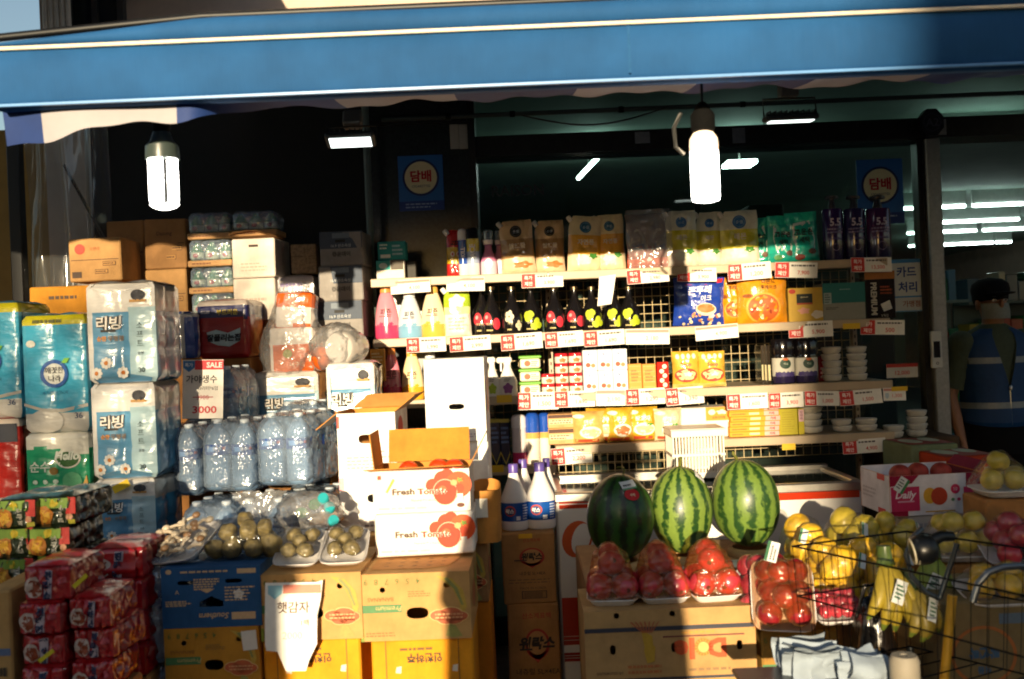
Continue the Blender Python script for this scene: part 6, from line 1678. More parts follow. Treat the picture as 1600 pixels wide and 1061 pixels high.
support('plain carton under the front red noodle multipacks', P(28, 1000, Yq).x, P(172, 1000, Yq).x, Yq + .02, Yq + .2, zq)
Yb = 2.72
zk = P(185, 1060, Yb).z
hb = 50 * Yb / F
for k in range(4):
    p = P(182, 960, Yb)
    ramen(f'red noodle multipack in the rear stack beside the blue box, {["bottom","second","third","top"][k]} one', Vector((p.x, Yb + .01 * (k % 2), zk + k * (hb + .001))), 88 * Yb / F, hb, .22, 'red', 60 + k, G2, R(-2 + 4 * (k % 2)))
support('plain carton under the rear red noodle multipacks', P(140, 1000, Yb).x, P(226, 1000, Yb).x, Yb + .02, Yb + .2, zk)
for i, (x, y, Y, rt) in enumerate(((72, 1025, 2.40, 35), (125, 908, 2.405, 40))):
    mb = MB(); mb.box(-.022, .022, 0, .001, -.005, .005, K('#c8b81c'))
    single(mb, 'price_sticker', f'yellow price sticker slanting on a red noodle multipack, {["lower left","upper right"][i]} one', 'sticker', P(x, y, Y), rot=(0, R(-rt), 0), smooth=0)
p, w, h = PB(-30, 925, 18, 1061, 2.45)
carton('tan carton cut by the left edge beside the red noodle packs', Vector((p.x, 2.45, .001)), w, p.z + h, .25, KR3, lambda mb, f, w, h: (mb.rect2(-w * .5, h * .82, w * .45, h * .84, f, K('#5a6a8a', 'ink'), 1), mb.lines(-w * .3, h * .7, w * .4, h * .8, 2, f, K('#4a3a2a', 'ink'))))

# water bottles: one pack of six, copied
def water_bottle():
    mb = MB(); r = .050
    prof = [(r * .55, .0), (r * .9, .004), (r, .016)]
    z = .022
    while z < .165:
        prof += [(r, z), (r * .93, z + .009)]; z += .018
    prof += [(r, .172), (r, .205), (r * .97, .215), (r * .9, .235), (r * .65, .262), (r * .36, .283), (r * .3, .288), (r * .3, .296)]
    mb.lathe(prof, PET, seg=18)
    return mb
def water_pack(label, loc, rz):
    t = thing('water_pack', label, 'water pack', loc, rz, 'shrink wrapped packs of water bottles')
    b0 = None
    for ix in range(2):
        for iy in range(3):
            pos = (-.053 + .106 * ix, .053 + .106 * iy, .002)
            if b0 is None:
                b0 = water_bottle().build('bottle', t, smooth=60, loc=pos)
                mb = MB(); mb.lathe([(.0508, -.012), (.0508, .036)], K('#1f4796', 'gloss'), seg=18, cap=False); f = cyl_map([(.0508, 0), (.0508, .034)], 1)
                mb.rect2(-.02, .004, .012, .026, f, K('#7a9ac8', 'ink'), 1, n=5); mb.text('생수', .02, .017, .016, f, K('#c8d4e8', 'ink'), bold=.02); mb.rect2(.038, .012, .05, .024, f, K('#a83a4a', 'ink'), 1, n=2)
                mb.build('label_band', b0, smooth=60, loc=(0, 0, .171))
                mb = MB(); mb.lathe([(.0165, 0), (.0165, .016), (.014, .019)], K('#c8d2dc', 'plastic'), seg=14); mb.build('cap', b0, smooth=50, loc=(0, 0, .296))
            else:
                dup(b0, loc=pos, parent=t)
    mb = MB(); softbox(mb, .214, .305, .324, lambda s, u, v: WRAP, cols=2, rows=1, bul=.012, corner=.045, seed=3, nx=16, nz=14, crin=.006)
    for i, v in enumerate(mb.v):   # the wrap shrinks over the shoulders
        x, y, z = v
        if z > .22:
            k = 1 - .22 * ((z - .22) / .085) ** 2
            mb.v[i] = (x * k, .162 + (y - .162) * (1 - .14 * ((z - .22) / .085) ** 2), z)
    mb.build('shrink_wrap', t, smooth=80)
    return t
zw0 = P(440, 772, 3.42).z
W0 = water_pack('shrink wrapped water pack in the upper row, at its right end', P(432, 700, 3.40) * 1.0, R(-7))
W0.location = (P(437, 700, 3.40).x, 3.40, zw0 + .03); W0.rotation_euler[2] = R(-13); W0.scale = (.95, .95, .78)
def wpos(px, Y, z): return Vector((P(px, 700, Y).x, Y, z))
dup(W0, 'shrink wrapped water pack in the upper row, middle of the front three', wpos(350, 3.43, zw0 + .014), (0, R(1), R(-12)))
dup(W0, 'shrink wrapped water pack in the upper row, next to the pale blue tissue stack', wpos(266, 3.46, zw0), (0, R(-1), R(-10)))
dup(W0, 'shrink wrapped water pack behind the right end of the upper row', wpos(464, 3.72, zw0 + .05), (0, 0, R(-10)))
dup(W0, 'shrink wrapped water pack in the lower row, below the right end of the upper row', wpos(470, 3.38, zw0 - .245), (0, 0, R(-5)))
dup(W0, 'shrink wrapped water pack in the lower row, below the gap in the middle', wpos(400, 3.28, zw0 - .245), (0, 0, R(-6)))
dup(W0, 'shrink wrapped water pack in the lower row, beside the tissue stack', wpos(318, 3.26, zw0 - .245), (0, 0, R(-4)))
dup(W0, 'shrink wrapped water pack low down at the back, under the right rear pack', wpos(482, 3.72, zw0 - .245), (0, 0, R(-6)))
support('plain carton on the pavement under the water packs', P(300, 700, 3.4).x, P(480, 700, 3.4).x, 3.42, 4.0, zw0 - .245)
pb_ = P(330, 675, 3.78)
dup(W0, 'shrink wrapped water pack behind the 3000 won sale sign', Vector((pb_.x, 3.78, pb_.z)), (0, 0, R(-5)))
support('plain carton on the pavement under the water pack behind the sale sign', pb_.x - .11, pb_.x + .11, 3.82, 4.05, pb_.z)
for k in range(2):
    pw = P(243, 1061, 2.72)
    dup(W0, f'blue tinted water pack squeezed between the red noodles and the blue box, {["lower","upper"][k]} one', Vector((pw.x + .02, 2.80, P(240, 1055, 2.72).z - .16 + .31 * k - .15)), (0, 0, R(4))).scale = (1, 1, 1)
support('plain carton on the pavement under the squeezed water packs', P(222, 1000, 2.8).x, P(248, 1000, 2.8).x, 2.84, 3.1, P(240, 1055, 2.72).z - .31)
# sale sign
p, w, h = PB(283, 562, 346, 654, 3.63)
mb = MB(); mb.box(-w / 2, w / 2, 0, .0015, 0, h, K('#e4dfd8'))
mb.rect2(-w * .2, h * .83, w * .5, h * .99, FR, K('#c8303a'), 1); mb.text('SALE', w * .28, h * .91, h * .095, FR, K('#f0dcd8', 'ink'), bold=.03)
mb.poly2([(-w * .49, h * .98), (-w * .2, h * .98), (-w * .2, h * .87), (-w * .345, h * .79), (-w * .49, h * .87)], FR, K('#3a78b4'), 2); mb.text('특가', -w * .345, h * .91, h * .07, FR, K('#e0e8f0', 'ink'), bold=.02, layer=3)
mb.text('가야생수', -w * .03, h * .67, h * .135, FR, K('#2c2a2c', 'ink'), bold=.015); mb.text('2리터*6입', w * .14, h * .515, h * .07, FR, K('#4a4446', 'ink'))
mb.text('3900', 0, h * .36, h * .075, FR, K('#b86a72', 'ink')); mb.rect2(-w * .24, h * .355, w * .26, h * .37, FR, K('#b84a52', 'ink'), 3)
mb.text('3000', w * .05, h * .15, h * .125, FR, K('#c8323a', 'ink'), bold=.02, xs=1.25)
single(mb, 'price_sign', 'white sale sign reading 3000 for bottled water, leaning on a water pack', 'sign', p, rot=(R(-4), R(2), R(2)), smooth=0)
# bag of teal bottles and greens in front of the lower water packs
p, w, h = PB(425, 775, 522, 842, 3.1)
t = thing('poly_bag', 'crumpled clear plastic bag with teal caps in front of the lower water packs', 'bag', p)
def bagfn(s): return lambda d: 1 + .16 * N(d.x * 3 + s, d.y * 3, d.z * 3) + .08 * N(d.x * 9, d.y * 9 + s, d.z * 9)
mb = MB(); mb.ball((0, .08, h * .5), w * .55, .08, h * .52, POLY, seg=34, rings=20, fn=bagfn(4)); mb.build('clear_bag', t, smooth=80)
for i, (a, b) in enumerate(((.3, .82), (.38, .6), (.42, .3), (.12, .72), (-.1, .55))):
    mb = MB(); mb.lathe([(.017, 0), (.018, .004), (.018, .018), (.015, .022)], K('#2aa0a8', 'plastic') if i < 3 else K('#2c6a4a', 'plastic'), seg=14); mb.build('bottle_cap', t, loc=(w * a, .05, h * b), rot=(R(50), R(20 * i), 0))
support('plain carton under the crumpled clear bag', p.x - w * .4, p.x + w * .4, 3.12, 3.26, p.z)

# ---- cartons and packs at the back left
Yk = 4.34
def back_box(label, x0, y0, x1, y1, Y, m, deco, rz=0, sup=None, d=.24, group=None, side=None):
    p, w, h = PB(x0, y0, x1, y1, Y)
    carton(label, p, w, h - .001, d, m, deco, rz=rz, group=group, side=side)
    if sup: support(sup, p.x - w / 2, p.x + w / 2, Y + .01, Y + d - .01, p.z)
    return p, w, h
def kp(red=True, txt=None):
    def dd(mb, f, w, h):
        if red: mb.disc2(-w * .28, h * .76, w * .1, h * .12, f, K('#b8321e', 'ink'), 1); mb.text('오렌지', w * .0, h * .76, h * .08, f, K('#b8602c', 'ink'))
        mb.rect2(-w * .46, h * .5, w * .46, h * .515, f, K('#4a2c14', 'ink'), 1)
        for (a, b) in ((.15, .36), (-.0, .18)): mb.rect2(w * a, h * b, w * (a + .25), h * (b + .1), f, K('#4a2c14', 'ink'), 1); mb.rect2(w * (a + .01), h * (b + .015), w * (a + .24), h * (b + .085), f, K('#b88a52', 'card'), 2); mb.lines(w * (a + .02), h * (b + .02), w * (a + .23), h * (b + .08), 1, f, K('#4a2c14', 'ink'), seed=3, layer=3)
        mb.rect2(-w * .44, h * .1, -w * .26, h * .24, f, K('#3a2412', 'ink'), 1)
        if txt: mb.text(txt, -w * .02, h * .7, h * .1, f, K('#5a3a22', 'ink'), bold=.02)
    return dd
back_box('kraft carton with a red disc print on top of the yellow brown carton', 106, 372, 190, 440, Yk, KR_, kp(), R(-4), d=.2)
back_box('yellow brown carton under the red disc carton at the back left', 46, 446, 200, 496, Yk - .02, K('#b87d26', 'card'), lambda mb, f, w, h: mb.lines(-w * .3, h * .55, w * .1, h * .75, 1, f, K('#4a3010', 'ink')), 0, 'plain carton on the pavement under the yellow brown carton', .3)
back_box('dim kraft carton behind the red disc carton, left of its twin', 168, 345, 226, 446, Yk + .26, KR2, kp(False), 0, 'plain carton under the left dim kraft carton', .2)
back_box('dim kraft carton with faint lettering, upper of the tall stack', 226, 342, 291, 420, Yk + .16, KR2, kp(False, 'Dasung'), R(-2))
back_box('kraft carton with a printed frame, lower of the tall stack', 228, 420, 293, 500, Yk + .16, KR_, kp(False), R(-1), 'plain carton on the pavement under the tall stack of kraft cartons', .24)
WT = K('#e2d8cc', 'card')
def faint(mb, f, w, h): mb.lines(-w * .3, h * .15, w * .35, h * .4, 3, f, K('#c8b4a4', 'ink'), seed=3, th=.2); mb.rect2(-w * .1, h * .78, w * .12, h * .84, f, K('#3a2418'), 1)
wx = back_box('white carton with a dark slot on top of its twin beside the bottle packs', 362, 372, 430, 434, Yk, WT, faint, R(-3), group='white cartons beside the bottle packs')
back_box('white carton under the slotted white carton, beside the bottle packs', 364, 434, 431, 500, Yk, WT, lambda mb, f, w, h: mb.lines(-w * .3, h * .3, w * .35, h * .55, 2, f, K('#c8b4a4', 'ink')), R(-2), 'plain carton on the pavement under the white cartons', group='white cartons beside the bottle packs')
mb = MB(); ww = wx[1]
mb.grid(lambda u, v: ((u - .5) * ww * 1.06, v * .2 - .012, .012 + .022 * math.sin(u * 3 + .4) + .005 * N(u * 6, v * 5)), 14, 8, K('#c89a66', 'card'))
single(mb, 'cardboard_sheet', 'warped kraft cardboard sheet lying on the slotted white carton', 'cardboard', wx[0] + Vector((0, 0, wx[2])), smooth=70)
# packs of green bottles on kraft trays
def bottle_pack(label, x0, x1, y0, y1, Y, n=3):
    p, w, h = PB(x0, y0, x1, y1, Y)
    t = thing('bottle_pack', label, 'bottle pack', p, R(-2), 'wrapped packs of green bottles')
    hh = h - .002
    mb = MB(); mb.box(-w / 2, w / 2, 0, .16, 0, hh * .24, K('#c89c6c', 'card'), .004); mb.lines(-w * .4, hh * .05, w * .2, hh * .18, 1, FR, K('#8a5a34', 'ink')); mb.build('tray', t, smooth=0)
    r = w / n / 2 * .9; b0 = None
    for i in range(n):
        pos = (-w / 2 + w / n * (i + .5), r + .012, hh * .241)
        if b0 is None:
            mb = MB(); H = hh * .72; mb.lathe([(r * .9, 0), (r, .003), (r, H * .55), (r * .8, H * .72), (r * .42, H * .9), (r * .4, H)], K('#2f7a34', 'gloss'), seg=16); b0 = mb.build('bottle', t, smooth=50, loc=pos)
            mb = MB(); mb.lathe([(r * 1.02, H * .08), (r * 1.02, H * .46)], K('#d0d4bc', 'paper'), seg=16, cap=False); f = cyl_map([(r * 1.02, 0), (r * 1.02, H)], 1); mb.disc2(0, H * .28, r * .4, H * .12, f, K('#b83428', 'ink'), 1, n=10); mb.build('label_band', b0, smooth=50)
        else: dup(b0, loc=pos, parent=t)
    mb = MB(); softbox(mb, w * .97, hh * .76, .15, lambda s, u, v: WRAP, cols=n, rows=1, bul=.004, corner=.02, seed=5, nx=14, nz=8, crin=.004); mb.build('shrink_wrap', t, smooth=80, loc=(0, .004, hh * .242))
    return t
for i, (x0, x1, y0, y1) in enumerate(((296, 366, 458, 500), (294, 365, 418, 458), (292, 362, 375, 416), (291, 360, 333, 373))):
    bottle_pack(f'pack of green bottles on a kraft tray, {["bottom","second from the bottom","third from the bottom","topmost"][i]} of the tall stack', x0, x1, y0, y1, Yk + .05)
bottle_pack('wrapped pack of green bottles standing in the shade above the white cartons', 360, 432, 330, 368, Yk + .03)
pg = P(330, 500, Yk + .05); support('plain carton on the pavement under the bottle pack stack', pg.x - .095, pg.x + .095, Yk + .06, Yk + .2, pg.z)
# soju cartons
for k, (y0, y1) in enumerate(((470, 528), (415, 470), (361, 415))):
    def dd(mb, f, w, h):
        mb.rect2(-w / 2 + .001, h * .5, w / 2 - .001, h * .998, f, K('#3a4658', 'ink'), 1); mb.rect2(-w * .2, h * .8, w * .2, h * .95, f, K('#6a7684', 'ink'), 2); mb.rect2(-w * .13, h * .68, w * .1, h * .76, f, K('#0c0c0e'), 2)
        mb.text('16.9 산소숙성', 0, h * .585, h * .10, f, K('#b8bcc0', 'ink'), layer=3, bold=.01); mb.text('좋은데이', 0, h * .34, h * .15, f, K('#4a4644', 'ink'), bold=.05); mb.lines(-w * .25, h * .06, w * .3, h * .2, 1, f, K('#8a8480', 'ink'), th=.35)
    back_box(f'navy and white soju carton, {["lowest","middle","topmost"][k]} of the stack beside the metal post', 499 + (2 - k) * -1, y0, 567, y1, Yk - .1, K('#8f8a86', 'card'), dd, R(-5 + k), 'plain carton on the pavement under the soju cartons' if k == 0 else None, .2, 'soju cartons')
# stone block on a white pack
p, w, h = PB(432, 432, 492, 470, Yk)
bundle('white wrapped pack with purple print under the stone block', Vector((p.x, Yk, p.z - .1)), w, h + .1, .16, lambda s, u, v: K('#cfcad0', 'film'), lambda mb, f, w, h: mb.lines(-w * .4, h * .75, w * .4, h * .9, 1, f, K('#8a7aa8', 'ink')), seed=31, cols=1, rows=1)
zst = p.z + h
support('plain carton under the white wrapped pack', p.x - w / 2, p.x + w / 2, Yk + .01, Yk + .15, p.z - .1)
q, w, h = PB(455, 386, 495, 434, Yk + .03)
mb = MB(); mb.box(-w / 2, w / 2, 0, .11, 0, q.z + h - zst, mat('pink_granite', hx('#8a765c'), rough=.7, var=.5, scale=70, detail=8), .004, .002); mb.rect2(-w * .5, h * .55, w * .5, h * .57, FR, K('#5a4a38'), 1)
single(mb, 'stone_block', 'speckled pinkish stone block resting on the white wrapped pack', 'stone', Vector((q.x, Yk + .03, zst + .013)), smooth=0)
# red tissue pack and blue pack
p, w, h = PB(306, 470, 390, 560, 4.12)
NV = K('#1c2260', 'film'); RD2 = K('#a0141a', 'film')
def rmf(s, u, v): return K('#d0c4bc', 'film') if v > .93 else (NV if v > .70 + .04 * math.sin(u * 5) else RD2)
bundle('red and navy wrapped tissue pack with a white flag emblem behind the sale sign', p, w, h, .22, rmf, lambda mb, f, w, h: (mb.poly2([(-w * .3, h * .46), (-w * .12, h * .5), (w * .1, h * .44), (w * .34, h * .52), (w * .33, h * .3), (w * .12, h * .2), (-w * .1, h * .23), (-w * .26, h * .3)], f, K('#b8cdd6', 'ink'), 2),
       mb.text('잘풀리는집', w * .02, h * .36, h * .13, f, K('#1c2230', 'ink'), bold=.04, layer=4, shear=.1), mb.text('부드러운', w * .1, h * .8, h * .1, f, K('#d0b84a', 'ink'), bold=.03), mb.lines(-w * .4, h * .76, -w * .15, h * .86, 1, f, K('#c8c4d0', 'ink'))), seed=33, rz=R(-3), crin=.004, cols=1, rows=1, bul=.004)
support('plain carton on the pavement under the red and navy pack', p.x - w / 2, p.x + w / 2, 4.13, 4.3, p.z)
p, w, h = PB(262, 490, 306, 560, 4.05)
bundle('blue and white wrapped pack between the pale blue stack and the red pack', p, w, h, .08, lambda s, u, v: K('#cfcac6', 'film') if v > .93 or (.45 < u < .62) else K('#1f4a9a', 'film'), seed=34, cols=1, rows=1)
support('plain carton on the pavement under the blue and white pack', p.x - w / 2, p.x + w / 2, 4.06, 4.12, p.z)
# bagged orange packs
ORG, ORW = K('#c85a14', 'film'), K('#d4cbc4', 'film')
p, w, h = PB(418, 512, 492, 582, 4.08)
t = thing('bagged_wipes', 'clear bag of orange and white packs, big one behind the water packs', 'bag', p, R(-6))
mb = MB(); f = softbox(mb, w, h, .14, lambda s, u, v: ORG if v < .62 and u > .12 else ORW, cols=1, rows=1, bul=.006, seed=4)
mb.disc2(-w * .08, h * .42, w * .1, h * .1, f, K('#8a8a3a', 'ink'), 1); mb.text('너구리', w * .12, h * .18, h * .12, f, K('#d8b8a0', 'ink'), bold=.02); mb.build('lower_pack', t, smooth=70)
mb = MB(); softbox(mb, w * .86, h * .80, .13, lambda s, u, v: ORG if v > .58 or (v < .12 and u > .5) else ORW, cols=1, rows=2, bul=.006, seed=8, corner=.04); o = mb.build('upper_pack', t, smooth=70, loc=(w * .04, .004, h * 1.0)); o.rotation_euler = (R(-6), R(3), R(4))
mb = MB()
def bigbag(u, v):
    a = 2 * PI * u
    z = h * (-.05 + 2.0 * v)
    r = (1.0 - .35 * v ** 2) * (.72 + .28 * math.sin(PI * min(1, v * 1.1 + .12)))
    k = 1 + .12 * N(math.cos(a) * 2.5, math.sin(a) * 2.5, v * 5) + .06 * N(math.cos(a) * 7, math.sin(a) * 7, v * 14)
    return (w * (.68 * r * k * math.cos(a) - .18 * (1 - v)), .075 + .12 * r * k * math.sin(a), z)
mb.grid(bigbag, 40, 26, POLY); mb.build('clear_bag', t, smooth=80)
q, w, h = PB(492, 508, 558, 580, 3.76)
t = thing('bagged_wipes', 'clear bag with a grey white roll and an orange end beside the soju cartons', 'bag', q + Vector((0, 0, -.002)))
mb = MB(); mb.lathe([(w * .36, 0), (w * .40, .012), (w * .40, .12), (w * .36, .135)], K('#b8b2ac', 'film'), seg=26); mb.build('roll', t, smooth=50, loc=(w * .06, -.0, h * .52), rot=(R(-90), 0, R(-20)))
mb = MB(); mb.ball((-w * .42, .06, h * .3), w * .25, .06, h * .28, ORG, seg=18, rings=10); mb.build('orange_pack', t, smooth=80)
mb = MB(); mb.ball((-.01, .06, h * .52), w * .62, .10, h * .55, POLY, seg=34, rings=20, fn=bagfn(9)); mb.build('clear_bag', t, smooth=80)
# ------------------------------------------------------------------ potato, mushroom and fruit trays
TRAYM = K('#dcd8d6', 'plastic')
def tray_mesh(w, d, h):
    mb = MB()
    def tr(u, v):
        a = 2 * PI * u
        k = [(.80, 0), (.86, .004), (.95, h * .7), (1.0, h), (1.03, h), (1.03, h - .003), (.99, h - .003), (.84, .006), (.0, .005)]
        i = min(len(k) - 1, int(round(v * (len(k) - 1))))
        c, s = math.cos(a), math.sin(a)
        return (w / 2 * k[i][0] * math.copysign(abs(c) ** .35, c), d / 2 * k[i][0] * math.copysign(abs(s) ** .35, s), k[i][1])
    mb.grid(tr, 40, 8, TRAYM)
    return mb
def drape(w, d, h, balls, amp=.004, seed=0, m=None, n=30):
    """cling film stretched over the fruit: an upper envelope of the tops that falls to the rim"""
    mb = MB()
    def f(u, v):
        x, y = (u - .5) * w, (v - .5) * d
        z = h + .001
        for bx, by, bz, r in balls:
            q = math.hypot(x - bx, y - by)
            z = max(z, bz + math.sqrt(max(0, r * r - q * q)) + .003 if q < r * .75 else bz + r * .66 + .003 - (q - r * .75) * .95)
        e = min(u, 1 - u, v, 1 - v) * 7
        if e < 1: z = h + .001 + (z - h - .001) * e ** .7
        return (x, y, z + amp * N(x * 50 + seed, y * 50))
    mb.grid(f, n, n, m or FILM)
    return mb
def fruit_tray(label, loc, w, d, fruits, fname, fm, name='fruit_tray', cat='fruit tray', rot=(0, 0, 0), group=None, film=FILM, seed=0, th=.022, fm2=None, sticker=None, squash=.92):
    t = thing(name, label, cat, loc, rot=rot, group=group)
    tray_mesh(w, d, th).build('tray', t, smooth=60)
    b0 = {}
    rg = random.Random(seed)
    for x, y, z, r in fruits:
        k = round(r, 4)
        if k not in b0:
            mb = MB(); sd = rg.uniform(0, 9)
            mb.ball((0, 0, 0), r, r, r * squash, fm, seg=22, rings=14, fn=lambda q: 1 + (.16 if fname == 'potato' else .06) * N(q.x * 1.5 + sd, q.y * 1.5, q.z * 1.5) - (.12 * max(0, q.z - .9) * 10 if fname in ('apple', 'pear', 'peach') else 0))
            if fm2: mb.disc2(0, 0, r * .18, r * .18, lambda a, b, e=0.0, r=r: Vector((a, -math.sqrt(max(0, r * r - a * a - b * b)) - .0006, b)), fm2, 0, n=12)
            o = b0[k] = mb.build(fname, t, smooth=80, loc=(x, y, z))
        else:
            o = dup(b0[k], loc=(x, y, z), parent=t)
        o.rotation_euler = (rg.uniform(-.5, .5), rg.uniform(-.4, .4), rg.uniform(-.6, .6))
    if film: drape(w * 1.0, d * 1.0, th, fruits, seed=seed, m=film).build('cling_film', t, smooth=80)
    if sticker:
        mb = MB(); x, y, z, rr = sticker
        mb.box(-.016, .016, -.03, .03, 0, .0008, K('#d8d8d6')); f = flat((0, 0, .0008), (0, 1, 0), (-1, 0, 0), (0, 0, 1)); mb.rect2(-.03, .008, .03, .016, f, K('#3a6a4a', 'ink'), 1); mb.lines(-.025, -.012, .025, .005, 2, f, K('#5a5a58', 'ink'))
        mb.build('price_label', t, smooth=0, loc=(x, y, z), rot=rr)
    return t
APP = mat('apple_skin', hx('#a8303a'), rough=.3, var=.35, scale=16, coat=.4)
APPD = K('#5a2a1c', 'fruit')
POT = mat('potato_skin', hx('#6e6038'), rough=.6, var=.5, scale=38, bump=.5, bscale=45, detail=8)
DOLE_Z = P(1046, 935, 2.85).z
# three apple trays on the fruit carton
pyr = [(-.036, -.032, .048, .039), (.036, -.034, .048, .039), (-.034, .038, .048, .039), (.036, .038, .048, .039), (0, .0, .105, .039), (-.004, .03, .125, .032)]
for i, (px, lab, rz) in enumerate(((956, 'wrapped apple tray at the left of three on the kraft fruit carton, in shade', -4), (1034, 'wrapped apple tray in the middle of three on the kraft fruit carton', 2), (1112, 'sunlit wrapped apple tray at the right of three on the kraft fruit carton', 6))):
    p = P(px, 900, 2.85)
    fruit_tray(lab, Vector((p.x, 2.86, DOLE_Z + .002)), .142, .15, pyr, 'apple', APP, rot=(R(4), 0, R(rz)), group='trays of apples', seed=i + 1, fm2=APPD, film=FILMO)
# tilted tray and the one behind it
p = P(1222, 935, 2.74)
tilt = (R(52), R(2), R(-10))
flat9 = [(-.039 + .075 * i + .006 * (j % 2), -.064 + .062 * j, .045 + .004 * ((i + j) % 2), .034) for i in range(2) for j in range(3)] + [(.0, -.03, .085, .033), (-.01, .038, .088, .032)]
fruit_tray('tilted film wrapped tray of dark red apples with a price label propped behind the cart', P(1222, 935, 2.74), .165, .20, flat9, 'apple', mat('dark_apple_skin', hx('#7c1a1e'), rough=.28, var=.4, scale=18, coat=.5), rot=tilt, group='trays of apples', seed=11, fm2=APPD, film=FILMO, sticker=(-.03, .078, .125, (0, 0, R(-15))))
fruit_tray('film wrapped tray of dark apples peeping out behind the tilted tray', P(1196, 925, 2.86), .15, .18, flat9, 'apple', APP, rot=(R(48), R(-4), R(-16)), group='trays of apples', seed=12)
fruit_tray('low film wrapped tray of dark red plums under the yellow melons', P(1305, 958, 2.74), .14, .12, [(-.045 + .03 * i, -.035 + .035 * j, .036, .019) for i in range(4) for j in range(3)], 'plum', APP, rot=(R(24), 0, R(4)), group='trays of apples', seed=13)
support('plain carton behind the tilted apple tray', P(1190, 950, 2.9).x, P(1262, 950, 2.9).x, 2.86, 3.02, P(1222, 905, 2.9).z, m=KR2)
# potatoes and mushrooms
pot6 = [(-.024, -.036, .036, .023), (.024, -.038, .036, .024), (-.001, .002, .042, .022), (.027, .036, .038, .024), (-.026, .038, .038, .024)]
for i, (x, lab) in enumerate(((472, 'film wrapped white tray of new potatoes, left of two on the kraft box'), (541, 'wrapped white tray of new potatoes, right of two, beside the tomato boxes'))):
    p = P(x, 880, 2.86)
    fruit_tray(lab, Vector((p.x, 2.86, zp + .034)), .130, .17, pot6, 'potato', POT, rot=(R(22), 0, R(-3 + 5 * i)), group='trays of potatoes', seed=20 + i, squash=.8)
p = P(298, 862, 2.9)
t = thing('fruit_tray', 'film wrapped white tray of tangled mushrooms tilted at the left of the blue box', 'vegetable tray', Vector((p.x, 2.88, zbl + .03)), rot=(R(22), R(-8), R(-16)))
tray_mesh(.155, .20, .022).build('tray', t, smooth=60)
MSH, MCAP = K('#c8b8a0', 'fruit'), K('#8a6a4a', 'fruit')
rg = random.Random(4); mb = MB(); mc = MB()
for i in range(34):
    x, y = rg.uniform(-.055, .055), rg.uniform(-.075, .075); a = rg.uniform(0, 6.28); L = rg.uniform(.03, .06); z = rg.uniform(.015, .045)
    mb.tube([(x, y, z), (x + L * .5 * math.cos(a), y + L * .5 * math.sin(a), z + .012), (x + L * math.cos(a), y + L * math.sin(a), z + .012)], .005, MSH, seg=6)
    if i % 2: mc.ball((x + L * math.cos(a), y + L * math.sin(a), z + .014), .013, .013, .009, MCAP if i % 4 == 1 else MSH, seg=10, rings=6)
s_ = mb.build('stems', t, smooth=60); s_['kind'] = 'stuff'
s_ = mc.build('caps', t, smooth=60); s_['kind'] = 'stuff'
drape(.155, .20, .022, [(0, 0, .01, .055), (.02, .05, .01, .05), (-.02, -.05, .0, .05)], seed=5).build('cling_film', t, smooth=80)
p = P(385, 868, 2.86)
t = thing('potato_bag', 'clear bag of green brown potatoes lying on the blue box beside the mushroom tray', 'bag', Vector((p.x, 2.88, zbl + .002)))
b0 = None
for i, (x, y, z, s) in enumerate(((-.08, -.04, .03, 1), (-.03, -.05, .032, 1.05), (.03, -.05, .03, .95), (.075, -.03, .034, 1.1), (-.055, .02, .034, 1.05), (.0, .02, .035, 1.1), (.055, .03, .035, 1), (-.05, -.02, .072, .95), (.01, -.025, .075, 1), (.05, 0, .078, .9), (-.01, .02, .1, .85))):
    if b0 is None:
        mb = MB(); mb.ball((0, 0, 0), .031, .027, .026, POT, seg=18, rings=12, fn=lambda q: 1 + .24 * N(q.x * 1.4, q.y * 1.4, q.z * 1.4)); b0 = o = mb.build('potato', t, smooth=80, loc=(x, y, z))
    else: o = dup(b0, loc=(x, y, z), parent=t)
    o.scale = (s, s, s); o.rotation_euler = (i, i * 1.7, i * .6)
mb = MB(); mb.ball((0, -.005, .052), .128, .092, .062, FILM, seg=34, rings=20, fn=lambda q: 1 + .10 * N(q.x * 3, q.y * 3, q.z * 3) + .05 * N(q.x * 9, q.y * 9, q.z * 9)); mb.build('clear_bag', t, smooth=80)
mb = MB(); mb.grid(lambda u, v: ((u - .5) * (.05 + .12 * v) + .03, .03 + .02 * N(u * 5, v * 4), .105 + .075 * v + .012 * N(u * 8, v * 6)), 14, 8, POLY); mb.build('bag_neck', t, smooth=80)

# ------------------------------------------------------------------ chest freezer behind the melons
YFz = 3.74
fx0, fx1 = P(870, 830, YFz).x, P(1348, 790, YFz).x
fzt = P(1290, 754, YFz).z
fz = thing('chest_freezer', 'white ice cream chest freezer with red stripes and a big orange letter, behind the watermelons', 'freezer', ((fx0 + fx1) / 2, YFz, .001))
fw_ = fx1 - fx0
WF = mat('freezer_white', hx('#dbd6d0'), rough=.35, var=.05, scale=6, coat=.3)
mb = MB(); mb.box(-fw_ / 2, fw_ / 2, 0, .44, .06, fzt - .035, WF, .008)
f = FR
RS = K('#b8341a', 'gloss')
zz = lambda y, x=884: P(x, y, YFz).z - .001
for y0, y1 in ((784, 787), (789, 795)): mb.rect2(-fw_ / 2 + .012, zz(y1), -fw_ / 2 + .20, zz(y0), f, RS, 1)
mb.rect2(-fw_ / 2 + .20, zz(796), fw_ / 2 - .01, zz(783), f, RS, 1)
mb.rect2(-fw_ / 2 + .008, zz(1008), fw_ / 2 - .01, zz(934), f, RS, 1); mb.rect2(-fw_ / 2 + .008, zz(1034), fw_ / 2 - .01, zz(1020), f, K('#a02418', 'gloss'), 1)
for y in (994, 1000, 1024, 1028): mb.rect2(-fw_ / 2 + .008, zz(y + 1), fw_ / 2 - .01, zz(y), f, K('#d8c0b0'), 2)
